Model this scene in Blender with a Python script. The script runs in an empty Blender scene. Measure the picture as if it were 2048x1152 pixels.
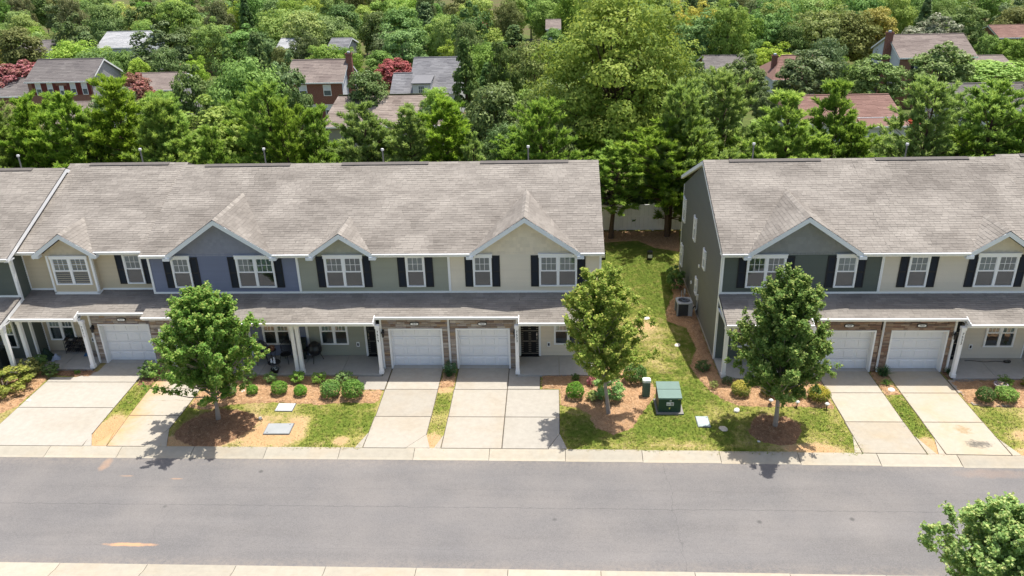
import bpy, bmesh, math, random
import numpy as np
from mathutils import Vector, Matrix, Quaternion
from mathutils.geometry import delaunay_2d_cdt

# ------------------------------------------------------------------ camera, sky, sun, exposure
S = bpy.context.scene
COL = S.collection
cam_d = bpy.data.cameras.new('camera'); cam = bpy.data.objects.new('camera', cam_d); COL.objects.link(cam)
S.camera = cam
PITCH, YAW, ROLL, FPX = math.radians(24.373), math.radians(3.19), math.radians(-1.539), 1603.96
cam_d.sensor_width = 36.0; cam_d.lens = FPX / 2048 * 36.0
cam_d.clip_start = 0.5; cam_d.clip_end = 2000
fwd = Vector((-math.sin(YAW) * math.cos(PITCH), math.cos(YAW) * math.cos(PITCH), -math.sin(PITCH)))
r0 = Vector((math.cos(YAW), math.sin(YAW), 0)); u0 = r0.cross(fwd)
rgt = math.cos(ROLL) * r0 + math.sin(ROLL) * u0; upv = -math.sin(ROLL) * r0 + math.cos(ROLL) * u0
cam.matrix_world = Matrix(((rgt.x, upv.x, -fwd.x, 0.0), (rgt.y, upv.y, -fwd.y, -33.232), (rgt.z, upv.z, -fwd.z, 19.293), (0, 0, 0, 1)))

SUN = Vector((0.19, 0.205, 1.0)).normalized()
SUN_STRENGTH, SKY_STRENGTH, EXPOSURE = 3.95, 0.115, 0.76
W_ = bpy.data.worlds.new("World"); S.world = W_; W_.use_nodes = True
wn = W_.node_tree; wn.nodes.clear()
sky = wn.nodes.new('ShaderNodeTexSky'); sky.sky_type = 'NISHITA'; sky.sun_disc = False
sky.sun_elevation = math.asin(SUN.z); sky.sun_rotation = math.atan2(SUN.x, SUN.y)
sky.air_density = 1.0; sky.dust_density = 3.0; sky.ozone_density = 0.4
bg = wn.nodes.new('ShaderNodeBackground'); bg.inputs['Strength'].default_value = SKY_STRENGTH
wo = wn.nodes.new('ShaderNodeOutputWorld')
wn.links.new(sky.outputs[0], bg.inputs[0]); wn.links.new(bg.outputs[0], wo.inputs[0])
sl = bpy.data.lights.new('sun', 'SUN'); sl.energy = SUN_STRENGTH; sl.angle = math.radians(0.53); sl.color = (1.0, 0.955, 0.88)
so = bpy.data.objects.new('sun', sl); COL.objects.link(so)
so.rotation_euler = SUN.to_track_quat('Z', 'Y').to_euler(); so.location = (30, 30, 120)
S.view_settings.view_transform = 'Standard'; S.view_settings.look = 'None'
S.view_settings.exposure = EXPOSURE; S.view_settings.gamma = 1.0; S.view_settings.use_curve_mapping = False
S.render.engine = 'CYCLES'
S.cycles.max_bounces = 6; S.cycles.diffuse_bounces = 4; S.cycles.glossy_bounces = 2
S.cycles.transmission_bounces = 4; S.cycles.transparent_max_bounces = 8
S.cycles.use_denoising = True
S.cycles.sample_clamp_indirect = 6.0

RNG = random.Random(11)
NR = np.random.default_rng(5)

# ------------------------------------------------------------------ mesh helpers
class MB:
    """collects faces with a per-face tone and material slot"""
    def __init__(s): s.v = []; s.f = []; s.t = []; s.m = []
    def face(s, pts, tone=1.0, mi=0):
        n = len(s.v); s.v.extend([tuple(p) for p in pts]); s.f.append(tuple(range(n, n + len(pts)))); s.t.append(tone); s.m.append(mi)
    def box(s, x0, x1, y0, y1, z0, z1, tone=1.0, mi=0):
        if x0 > x1: x0, x1 = x1, x0
        if y0 > y1: y0, y1 = y1, y0
        n = len(s.v)
        s.v += [(x0, y0, z0), (x1, y0, z0), (x1, y1, z0), (x0, y1, z0), (x0, y0, z1), (x1, y0, z1), (x1, y1, z1), (x0, y1, z1)]
        for f in ((0, 3, 2, 1), (4, 5, 6, 7), (0, 1, 5, 4), (1, 2, 6, 5), (2, 3, 7, 6), (3, 0, 4, 7)):
            s.f.append(tuple(n + i for i in f)); s.t.append(tone); s.m.append(mi)
    def cbox(s, x0, x1, y0, y1, z0, z1, c, tone=1.0, mi=0):
        """box with its front (-y) edges chamfered by c"""
        if x0 > x1: x0, x1 = x1, x0
        n = len(s.v); y0c = y0 + c
        s.v += [(x0, y0c, z0), (x1, y0c, z0), (x1, y0c, z1), (x0, y0c, z1), (x0 + c, y0, z0 + c), (x1 - c, y0, z0 + c), (x1 - c, y0, z1 - c), (x0 + c, y0, z1 - c),
                (x0, y1, z0), (x1, y1, z0), (x1, y1, z1), (x0, y1, z1)]
        for f in ((4, 5, 6, 7), (0, 1, 5, 4), (1, 2, 6, 5), (2, 3, 7, 6), (3, 0, 4, 7), (8, 9, 1, 0), (9, 10, 2, 1), (10, 11, 3, 2), (11, 8, 0, 3)):
            s.f.append(tuple(n + i for i in f)); s.t.append(tone); s.m.append(mi)
    def prism_x(s, poly, x0, x1, tone=1.0, mi=0):
        """polygon of (y, z) extruded along x"""
        n = len(s.v); k = len(poly)
        s.v += [(x0, y, z) for y, z in poly] + [(x1, y, z) for y, z in poly]
        s.f.append(tuple(range(n, n + k))); s.f.append(tuple(range(n + 2 * k - 1, n + k - 1, -1)))
        for i in range(k):
            j = (i + 1) % k; s.f.append((n + i, n + k + i, n + k + j, n + j))
        s.t += [tone] * (k + 2); s.m += [mi] * (k + 2)
    def prism_y(s, poly, y0, y1, tone=1.0, mi=0):
        n = len(s.v); k = len(poly)
        s.v += [(x, y0, z) for x, z in poly] + [(x, y1, z) for x, z in poly]
        s.f.append(tuple(range(n, n + k))); s.f.append(tuple(range(n + 2 * k - 1, n + k - 1, -1)))
        for i in range(k):
            j = (i + 1) % k; s.f.append((n + i, n + k + i, n + k + j, n + j))
        s.t += [tone] * (k + 2); s.m += [mi] * (k + 2)
    def prism_z(s, poly, z0, z1, tone=1.0, mi=0):
        n = len(s.v); k = len(poly)
        s.v += [(x, y, z0) for x, y in poly] + [(x, y, z1) for x, y in poly]
        s.f.append(tuple(range(n + k - 1, n - 1, -1))); s.f.append(tuple(range(n + k, n + 2 * k)))
        for i in range(k):
            j = (i + 1) % k; s.f.append((n + i, n + j, n + k + j, n + k + i))
        s.t += [tone] * (k + 2); s.m += [mi] * (k + 2)
    def tube(s, pts, rad, seg=6, tone=1.0, mi=0, cap=True):
        pts = [Vector(p) for p in pts]
        if not isinstance(rad, (list, tuple)): rad = [rad] * len(pts)
        rings = []; prev = None
        for i, p in enumerate(pts):
            d = (pts[min(i + 1, len(pts) - 1)] - pts[max(i - 1, 0)])
            d = d.normalized() if d.length > 1e-9 else Vector((0, 0, 1))
            a = d.cross(Vector((0, 0, 1)) if abs(d.z) < .9 else Vector((1, 0, 0))).normalized()
            if prev is not None:
                a = (prev - d * prev.dot(d)); a = a.normalized() if a.length > 1e-6 else d.orthogonal().normalized()
            prev = a; b = d.cross(a); base = len(s.v)
            for k in range(seg):
                t = 2 * math.pi * k / seg; q = p + (a * math.cos(t) + b * math.sin(t)) * rad[i]; s.v.append(tuple(q))
            rings.append(base)
        for i in range(len(pts) - 1):
            for k in range(seg):
                k2 = (k + 1) % seg; s.f.append((rings[i] + k, rings[i] + k2, rings[i + 1] + k2, rings[i + 1] + k)); s.t.append(tone); s.m.append(mi)
        if cap:
            s.f.append(tuple(rings[0] + k for k in range(seg))[::-1]); s.t.append(tone); s.m.append(mi)
            s.f.append(tuple(rings[-1] + k for k in range(seg))); s.t.append(tone); s.m.append(mi)
    def lathe(s, prof, seg=16, c=(0, 0), tone=1.0, mi=0):
        base = len(s.v); k = len(prof)
        for j in range(seg):
            t = 2 * math.pi * j / seg
            for r, z in prof: s.v.append((c[0] + r * math.cos(t), c[1] + r * math.sin(t), z))
        for j in range(seg):
            j2 = (j + 1) % seg
            for i in range(k - 1):
                s.f.append((base + j * k + i, base + j2 * k + i, base + j2 * k + i + 1, base + j * k + i + 1)); s.t.append(tone); s.m.append(mi)
    def mesh(s, name, mats):
        me = bpy.data.meshes.new(name); me.from_pydata(s.v, [], s.f)
        for m in (mats if isinstance(mats, (list, tuple)) else [mats]): me.materials.append(m)
        if s.f:
            a = me.attributes.new('tone', 'FLOAT', 'FACE'); a.data.foreach_set('value', np.asarray(s.t, np.float32))
            if any(s.m): me.polygons.foreach_set('material_index', np.asarray(s.m, np.int32))
        me.update(); return me
    def build(s, name, mats, parent=None, smooth=False):
        o = bpy.data.objects.new(name, s.mesh(name, mats)); COL.objects.link(o)
        if smooth: o.data.polygons.foreach_set('use_smooth', [True] * len(o.data.polygons))
        if parent is not None: o.parent = parent
        return o

def np_mesh(name, verts, quads, tone, mats):
    """fast mesh from numpy: verts (N,3), faces (M,k), tone (M)"""
    me = bpy.data.meshes.new(name); k = quads.shape[1]; M = len(quads)
    me.vertices.add(len(verts)); me.vertices.foreach_set('co', np.asarray(verts, np.float32).ravel())
    me.loops.add(M * k); me.loops.foreach_set('vertex_index', np.asarray(quads, np.int32).ravel())
    me.polygons.add(M); me.polygons.foreach_set('loop_start', np.arange(0, M * k, k, dtype=np.int32))
    me.update(calc_edges=True)
    a = me.attributes.new('tone', 'FLOAT', 'FACE'); a.data.foreach_set('value', np.asarray(tone, np.float32))
    for m in (mats if isinstance(mats, (list, tuple)) else [mats]): me.materials.append(m)
    return me

def tag(o, label=None, cat=None, group=None, kind=None):
    if label: o['label'] = label
    if cat: o['category'] = cat
    if group: o['group'] = group
    if kind: o['kind'] = kind
    return o
def empty(name, loc, label=None, cat=None, group=None, rz=0.0):
    o = bpy.data.objects.new(name, None); COL.objects.link(o); o.location = loc; o.rotation_euler = (0, 0, rz); o.empty_display_size = .2
    return tag(o, label, cat, group)
def obj(name, me, parent=None, loc=None):
    o = bpy.data.objects.new(name, me); COL.objects.link(o)
    if parent is not None: o.parent = parent
    if loc is not None: o.location = loc
    return o

def gz(y):
    pts = [(-500, 0), (20, 0), (50, -2), (80, -4.5), (110, -6.5), (150, -7.5), (400, -8), (4000, -8)]
    for (a, b), (c, e) in zip(pts, pts[1:]):
        if y <= c: return b + (e - b) * (y - a) / (c - a)
    return -8.0

# 2-D value noise used to lay out patches
_tab = np.random.default_rng(99).random((256, 256))
def vnoise(x, y, s=1.0):
    x = np.asarray(x, float) / s + 1000.0; y = np.asarray(y, float) / s + 1000.0
    xi = np.floor(x).astype(int); yi = np.floor(y).astype(int); fx = x - xi; fy = y - yi
    fx = fx * fx * (3 - 2 * fx); fy = fy * fy * (3 - 2 * fy)
    g = lambda i, j: _tab[i % 256, j % 256]
    return (g(xi, yi) * (1 - fx) + g(xi + 1, yi) * fx) * (1 - fy) + (g(xi, yi + 1) * (1 - fx) + g(xi + 1, yi + 1) * fx) * fy
def fbm(x, y, s): return vnoise(x, y, s) * .55 + vnoise(x + 37, y - 11, s / 2.1) * .3 + vnoise(x - 71, y + 53, s / 4.3) * .15
def inpoly(x, y, poly):
    x = np.asarray(x); y = np.asarray(y); r = np.zeros(x.shape, bool); n = len(poly)
    for i in range(n):
        x1, y1 = poly[i]; x2, y2 = poly[(i + 1) % n]
        c = ((y1 > y) != (y2 > y)); d = (y2 - y1) if abs(y2 - y1) > 1e-12 else 1e-12
        r ^= c & (x < (x2 - x1) * (y - y1) / d + x1)
    return r
def polydist(x, y, poly):
    x = np.asarray(x, float); y = np.asarray(y, float); D = np.full(x.shape, 1e9); n = len(poly)
    for i in range(n):
        ax, ay = poly[i]; bx, by = poly[(i + 1) % n]; dx, dy = bx - ax, by - ay; L = dx * dx + dy * dy + 1e-12
        t = np.clip(((x - ax) * dx + (y - ay) * dy) / L, 0, 1); D = np.minimum(D, np.hypot(x - ax - t * dx, y - ay - t * dy))
    return D

# ------------------------------------------------------------------ materials
MATS = {}
class NT:
    def __init__(s, name):
        s.m = bpy.data.materials.new(name); s.m.use_nodes = True; s.t = s.m.node_tree; s.t.nodes.clear()
        s.out = s.n('ShaderNodeOutputMaterial')
    def n(s, ty, **kw):
        nd = s.t.nodes.new(ty)
        for k, v in kw.items():
            if k in nd.inputs: nd.inputs[k].default_value = v
            else: setattr(nd, k, v)
        return nd
    def l(s, a, b): s.t.links.new(a, b)
    def math(s, op, a, b=None, clamp=False):
        nd = s.t.nodes.new('ShaderNodeMath'); nd.operation = op; nd.use_clamp = clamp
        for i, v in enumerate((a, b)):
            if v is None: continue
            if isinstance(v, (int, float)): nd.inputs[i].default_value = v
            else: s.l(v, nd.inputs[i])
        return nd.outputs[0]
    def mix(s, f, a, b, blend='MIX'):
        nd = s.t.nodes.new('ShaderNodeMix'); nd.data_type = 'RGBA'; nd.blend_type = blend; nd.clamp_factor = True
        for sock, v in ((nd.inputs[0], f), (nd.inputs[6], a), (nd.inputs[7], b)):
            if isinstance(v, (int, float)): sock.default_value = v
            elif isinstance(v, (tuple, list)): sock.default_value = (*v[:3], 1)
            else: s.l(v, sock)
        return nd.outputs[2]
    def coord(s, kind='Object'): return s.n('ShaderNodeTexCoord').outputs[kind]
    def noise(s, vec, scale, detail=4, rough=.55, dist=0.0):
        nd = s.n('ShaderNodeTexNoise'); nd.inputs['Scale'].default_value = scale; nd.inputs['Detail'].default_value = detail
        nd.inputs['Roughness'].default_value = rough; nd.inputs['Distortion'].default_value = dist
        if vec is not None: s.l(vec, nd.inputs['Vector'])
        return nd.outputs['Fac']
    def ramp(s, fac, stops):
        nd = s.t.nodes.new('ShaderNodeValToRGB'); cr = nd.color_ramp
        while len(cr.elements) < len(stops): cr.elements.new(.5)
        for e, (p, c) in zip(cr.elements, stops):
            e.position = p; e.color = (*c, 1) if len(c) == 3 else c
        s.l(fac, nd.inputs[0]); return nd.outputs[0]
    def mapr(s, v, a, b, c=0., d=1.):
        nd = s.t.nodes.new('ShaderNodeMapRange'); s.l(v, nd.inputs[0])
        for i, q in enumerate((a, b, c, d)): nd.inputs[i + 1].default_value = q
        return nd.outputs[0]
    def attr(s, name='tone'):
        nd = s.t.nodes.new('ShaderNodeAttribute'); nd.attribute_name = name; return nd.outputs['Fac']
    def bsdf(s, col, rough=.7, spec=.3, metal=0., bump=None):
        b = s.n('ShaderNodeBsdfPrincipled')
        if isinstance(col, (tuple, list)): b.inputs['Base Color'].default_value = (*col[:3], 1)
        else: s.l(col, b.inputs['Base Color'])
        if isinstance(rough, (int, float)): b.inputs['Roughness'].default_value = rough
        else: s.l(rough, b.inputs['Roughness'])
        b.inputs['Specular IOR Level'].default_value = spec; b.inputs['Metallic'].default_value = metal
        if bump is not None:
            h, st, dist = bump; bn = s.n('ShaderNodeBump'); bn.inputs['Strength'].default_value = st; bn.inputs['Distance'].default_value = dist
            s.l(h, bn.inputs['Height']); s.l(bn.outputs[0], b.inputs['Normal'])
        return b
    def done(s, sh): s.l(sh.outputs[0] if hasattr(sh, 'outputs') else sh, s.out.inputs[0]); return s.m
    def rnd(s): return s.n('ShaderNodeObjectInfo').outputs['Random']

def plain(name, col, rough=.65, spec=.3, ns=3.0, na=.25, fine=40., fa=.12, tone=True, bump=0.0, metal=0., objrnd=0.0):
    """a weathered plain material: base colour varied by two noises, the per-face tone and (optionally) per object"""
    if name in MATS: return MATS[name]
    t = NT(name); c = t.coord(); a = t.noise(c, ns, 5); b = t.noise(c, fine, 3)
    f = t.math('ADD', t.math('MULTIPLY', t.math('SUBTRACT', a, .5), na * 2), t.math('MULTIPLY', t.math('SUBTRACT', b, .5), fa * 2))
    f = t.math('ADD', f, 1.0)
    if tone: f = t.math('MULTIPLY', f, t.attr())
    if objrnd: f = t.math('MULTIPLY', f, t.mapr(t.rnd(), 0, 1, 1 - objrnd, 1 + objrnd))
    v = t.n('ShaderNodeVectorMath', operation='SCALE'); v.inputs[0].default_value = col; t.l(f, v.inputs['Scale'])
    sh = t.bsdf(v.outputs[0], rough, spec, metal, (b, bump, .02) if bump else None)
    MATS[name] = t.done(sh); return MATS[name]

def leafmat(name, dark, mid, light, trans=.28, hue=.035, rough=.5, soft=0.0):
    t = NT(name); tone = t.attr()
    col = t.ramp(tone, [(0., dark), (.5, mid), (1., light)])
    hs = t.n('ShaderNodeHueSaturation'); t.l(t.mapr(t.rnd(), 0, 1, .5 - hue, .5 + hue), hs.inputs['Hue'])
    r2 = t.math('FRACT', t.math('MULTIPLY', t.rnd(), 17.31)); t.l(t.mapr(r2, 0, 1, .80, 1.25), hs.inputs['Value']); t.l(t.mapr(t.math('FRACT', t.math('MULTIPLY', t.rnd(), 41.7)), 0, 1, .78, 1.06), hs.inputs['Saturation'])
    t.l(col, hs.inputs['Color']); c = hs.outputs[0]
    b = t.bsdf(c, rough + .1, .14); tr = t.n('ShaderNodeBsdfTranslucent')
    if soft:                                     # dense brushes of needles are shaded as a soft mass
        v = t.n('ShaderNodeVectorMath', operation='MULTIPLY_ADD'); t.l(t.n('ShaderNodeNewGeometry').outputs['Normal'], v.inputs[0]); v.inputs[1].default_value = (1 - soft,) * 3; v.inputs[2].default_value = (0, 0, soft); t.l(v.outputs[0], b.inputs['Normal'])
    hs2 = t.mix(.35, c, tuple(min(1, q * 1.6) for q in light)); t.l(hs2, tr.inputs[0])
    mx = t.n('ShaderNodeMixShader'); mx.inputs[0].default_value = trans; t.l(b.outputs[0], mx.inputs[1]); t.l(tr.outputs[0], mx.inputs[2])
    MATS[name] = t.done(mx); return MATS[name]

WHITE = plain('white_trim', (.87, .87, .86), .45, .35, 2, .05, 30, .03)
GUTTER = plain('white_gutter', (.78, .79, .80), .35, .4, 2, .08, 30, .04)
CONC = None
def concrete(name, col, dirt=(.30, .24, .17), amt=.5):
    if name in MATS: return MATS[name]
    t = NT(name); c = t.coord('Object'); g = t.n('ShaderNodeNewGeometry').outputs['Position']
    a = t.noise(g, .55, 5, .6, .4); b = t.noise(g, 60, 3); e = t.noise(g, 4.0, 6, .65)
    f = t.math('ADD', 1.0, t.math('ADD', t.math('MULTIPLY', t.math('SUBTRACT', e, .5), .36), t.math('MULTIPLY', t.math('SUBTRACT', b, .5), .22)))
    f = t.math('MULTIPLY', t.math('MULTIPLY', f, t.attr()), t.mapr(t.rnd(), 0, 1, .93, 1.05))
    cc = t.mix(t.math('MULTIPLY', t.mapr(a, .45, .8), amt), col, dirt)
    v = t.n('ShaderNodeVectorMath', operation='SCALE'); t.l(cc, v.inputs[0]); t.l(f, v.inputs['Scale'])
    sh = t.bsdf(v.outputs[0], .85, .2, 0, (b, .25, .01))
    MATS[name] = t.done(sh); return MATS[name]
# ------------------------------------------------------------------ ground, road, kerbs, drives
def kc(x): return -0.00041 * max(0.0, x + 8.0) ** 2 if x < 40 else -0.00041 * 48 ** 2   # the street bends very slightly
ROADZ = -0.10

def terrain():
    ys = [-260, -120, -60, -32, -20, -13.9] + [19 + 3 * i for i in range(50)] + [180, 220, 280, 350, 430, 520]
    xs = [-500, -350, -250] + list(range(-200, 201, 10)) + [250, 350, 500]
    V = []; F = []
    for y in ys:
        for x in xs:
            z = gz(y) + (0 if y < 22 else .9 * (fbm(x, y, 30.0) - .5) * min(1, (y - 22) / 30)) - .03
            V.append((x, y, float(z) - (.35 if y < 18.9 else 0)))
    n = len(xs)
    for j in range(len(ys) - 1):
        for i in range(n - 1): F.append((j * n + i, j * n + i + 1, (j + 1) * n + i + 1, (j + 1) * n + i))
    t = NT('woodland_ground'); g = t.n('ShaderNodeNewGeometry').outputs['Position']
    a = t.noise(g, .16, 5, .6); b = t.noise(g, 1.3, 5, .65); c = t.noise(g, 14, 3)
    col = t.mix(t.mapr(a, .42, .6), (.095, .13, .035), (.13, .095, .055))
    col = t.mix(t.mapr(b, .5, .75), col, (.16, .19, .05))
    col = t.mix(t.math('MULTIPLY', c, .5), col, (.05, .06, .02))
    m = t.done(t.bsdf(col, .95, .1, 0, (c, .6, .1)))
    me = bpy.data.meshes.new('ground'); me.from_pydata(V, [], F); me.materials.append(m)
    for p in me.polygons: p.use_smooth = True
    return tag(obj('ground', me), kind='structure')
terrain()

# ---- asphalt
def asphalt():
    t = NT('worn_asphalt'); g = t.n('ShaderNodeNewGeometry').outputs['Position']
    sx = t.n('ShaderNodeSeparateXYZ'); t.l(g, sx.inputs[0]); X, Y = sx.outputs[0], sx.outputs[1]
    fine = t.noise(g, 55, 2, .5); mid = t.noise(g, 7, 5, .6)
    mp = t.n('ShaderNodeMapping'); t.l(g, mp.inputs[0]); mp.inputs['Scale'].default_value = (.12, 1.1, 1)
    streak = t.noise(mp.outputs[0], 1.0, 6, .6, .3); big = t.noise(g, .35, 4, .55)
    f = t.math('ADD', .97, t.math('MULTIPLY', t.math('SUBTRACT', fine, .5), .55))
    f = t.math('ADD', f, t.math('MULTIPLY', t.math('SUBTRACT', mid, .5), .20))
    f = t.math('ADD', f, t.math('MULTIPLY', t.math('SUBTRACT', streak, .5), .34)); gr = t.noise(g, 20, 3, .7); f = t.math('ADD', f, t.math('MULTIPLY', t.math('SUBTRACT', gr, .5), .62))
    f = t.math('ADD', f, t.math('MULTIPLY', t.math('SUBTRACT', big, .5), .18))
    vor = t.n('ShaderNodeTexVoronoi'); vor.inputs['Scale'].default_value = 32; t.l(g, vor.inputs['Vector'])
    spk = t.math('LESS_THAN', vor.outputs['Distance'], .12)
    base = t.mix(t.mapr(big, .35, .7), (.158, .152, .150), (.182, .171, .163))
    base = t.mix(t.math('MULTIPLY', spk, .3), base, (.42, .41, .39))
    v = t.n('ShaderNodeVectorMath', operation='SCALE'); t.l(base, v.inputs[0]); t.l(f, v.inputs['Scale']); col = v.outputs[0]
    grit = t.math('MAXIMUM', t.mapr(Y, -7.75, -7.05), t.mapr(Y, -12.5, -13.0)); col = t.mix(t.math('MULTIPLY', t.math('MULTIPLY', grit, t.mapr(mid, .35, .7)), .35), col, (.30, .245, .19))
    # lane seam down the middle of the road and a fine wandering crack
    wob = t.math('MULTIPLY', t.math('SUBTRACT', t.noise(g, 2.2, 4), .5), .22)
    for y0, w, dk in ((-9.92, .022, .45), (-8.9, .012, .25), (-12.1, .012, .2)):
        d = t.math('ABSOLUTE', t.math('ADD', t.math('SUBTRACT', Y, y0), wob))
        col = t.mix(t.math('MULTIPLY', t.mapr(d, w, w * .3), dk), col, (.07, .068, .07))
    for x0, dk in ((4.35, .4), (-14.2, .2)):
        d = t.math('ABSOLUTE', t.math('ADD', t.math('SUBTRACT', X, x0), t.math('MULTIPLY', wob, 2.2)))
        col = t.mix(t.math('MULTIPLY', t.mapr(d, .016, .004), dk), col, (.07, .068, .07))
    # red clay stains tracked out of the drives
    n2 = t.noise(g, 3.0, 5, .6)
    for cx, cy, rx, ry, k in ((-14.75, -12.05, .95, .10, 1.0), (-16.8, -8.25, .30, .05, .5), (-14.7, -8.4, .26, .05, .4),
                              (-18.0, -7.5, .22, .45, .4), (16.6, -7.7, 1.6, .3, .14)):
        dx = t.math('DIVIDE', t.math('SUBTRACT', X, cx), rx); dy = t.math('DIVIDE', t.math('SUBTRACT', Y, cy), ry)
        d = t.math('ADD', t.math('ADD', t.math('MULTIPLY', dx, dx), t.math('MULTIPLY', dy, dy)), t.math('MULTIPLY', t.math('SUBTRACT', n2, .5), 2.2))
        col = t.mix(t.math('MULTIPLY', t.mapr(d, 1.15, .2), k * .8), col, (.52, .30, .16))
    # dark oil drops
    v2 = t.n('ShaderNodeTexVoronoi'); v2.inputs['Scale'].default_value = .45; t.l(g, v2.inputs['Vector'])
    col = t.mix(t.math('MULTIPLY', t.mapr(v2.outputs['Distance'], .055, .02), .6), col, (.05, .05, .05))
    return t.done(t.bsdf(col, .9, .2, 0, (fine, .35, .01)))
V = []; F = []
xs = [-60 + 2.0 * i for i in range(61)]
for x in xs: V += [(x, -13.02 + kc(x) * .3, ROADZ), (x, -7.02 + kc(x), ROADZ)]
for i in range(len(xs) - 1): F.append((2 * i, 2 * i + 2, 2 * i + 3, 2 * i + 1))
me = bpy.data.meshes.new('road'); me.from_pydata(V, [], F); me.materials.append(asphalt())
tag(obj('road', me), kind='structure')

KERB = concrete('kerb_concrete', (.355, .325, .265), (.42, .30, .17), .35)
def kerb(name, prof, starts, curve, length=3.05):
    base = empty(name, (0, 0, 0)); base['kind'] = 'structure'
    for x0 in starts:
        mb = MB(); x1 = x0 + length - .02; ton = RNG.uniform(.94, 1.04)
        poly = [(y + curve((x0 + x1) / 2), z) for y, z in prof]
        mb.prism_x(poly, x0, x1, ton); mb.build('kerb_segment', KERB, base)
    mb = MB(); poly = [(prof[0][0] + .015 + curve(0) - .02, -.16), (prof[-1][0] - .015, -.16), (prof[-1][0] - .015, prof[-1][1] - .02), (prof[1][0], prof[1][1] - .02), (prof[0][0] + .015, prof[0][1] - .02)]
    return base
# far kerb: rolled profile from the lawn edge down to the asphalt (y, z)
kerb('kerb', [(-7.10, -.2), (-7.10, -.094), (-6.95, -.090), (-6.72, -.03), (-6.55, .004), (-6.42, .008), (-6.42, -.2)], [-45.26 + 3.05 * i for i in range(30)], kc)
kerb('kerb', [(-13.85, -.2), (-13.85, .01), (-13.7, .006), (-13.5, -.03), (-13.3, -.088), (-12.98, -.094), (-12.98, -.2)], [-44.2 + 3.05 * i for i in range(28)], lambda x: kc(x) * .3)
# the soil seen in the joints
mb = MB(); mb.box(-60, 60, -7.0, -6.7, -.2, -.115, .35); mb.box(-60, 60, -13.8, -13.2, -.2, -.115, .35)
tag(mb.build('kerb_bedding', KERB), kind='structure')

# ---- near verge beyond the road
# ---- lawn sheet with a painted healthy / dry / bare cover
BEDS = {
 'mid': [(-16.3, -3.5), (-16.3, -2.1), (-15.9, -.79), (-9.2, -.79), (-9.18, -1.46), (-8.74, -2.0), (-7.8, -2.0), (-7.76, -3.1), (-9.26, -3.08), (-10.4, -3.3), (-11.46, -3.16), (-12.35, -3.1), (-13.46, -3.15), (-14.52, -3.3), (-15.3, -3.7)],
 'cream': [(-.55, -.66), (1.9, -.66), (2.35, .2), (3.61, .06), (4.26, -.82), (4.75, -2.0), (3.99, -3.56), (3.3, -5.0), (2.5, -5.45), (1.7, -4.9), (1.5, -3.9), (1.1, -3.4), (.32, -3.27), (.30, -1.9), (-.55, -1.9)],
 'corner': [(7.67, 10.6), (6.9, 10.2), (6.75, 8.0), (6.1, 6.2), (6.0, 4.9), (6.9, 4.2), (7.05, 2.0), (6.48, .15), (6.68, -1.04), (7.06, -2.07), (7.47, -2.74), (8.04, -3.22), (9.29, -3.3), (10.79, -3.28), (11.85, -3.42), (12.1, -3.5), (12.17, -1.9), (12.17, -1.2), (11.4, -1.05), (7.75, -1.02), (7.67, .8)],
 'ring_maple': [(9.17 + 1.1 * math.cos(a) + .1 * math.sin(3 * a), -5.02 + 1.12 * math.sin(a)) for a in [i * math.pi / 10 for i in range(20)]],
 'ring_street': [(-14.4 + 1.65 * math.cos(a) + .15 * math.sin(3 * a), -5.0 + 1.4 * math.sin(a) - .02) for a in [i * math.pi / 10 for i in range(20)]],
 'far_right': [(17.85, -1.05), (17.85, -2.95), (18.28, -3.2), (20.12, -3.3), (24.5, -3.3), (24.5, -1.05)],
 'far_left': [(-27.6, -.3), (-24.2, -.25), (-24.14, -.85), (-24.2, -3.6), (-24.9, -4.5), (-27.6, -3.9)],
 'sill': [(-24.05, -.24), (-22.2, -.24), (-22.2, -.9), (-24.05, -.75)],
 'strip_a': [(-5.22, -.02), (-4.55, -.02), (-4.55, -1.7), (-5.25, -1.8)],
 'strip_b': [(14.62, -.27), (15.33, -.27), (15.33, -2.3), (14.62, -2.3)],
 'strip_c': [(-19.62, .45), (-18.8, .02), (-18.82, -1.6), (-19.62, -1.7)],
 'strip_d': [(17.86, -.25), (18.6, -.25), (18.55, -.98), (17.86, -1.0)],
 'back': [(2.2, 18.55), (2.2, 17.0), (3.6, 16.5), (5.6, 16.8), (6.6, 15.4), (8.2, 14.8), (8.6, 18.55)],
}
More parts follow.
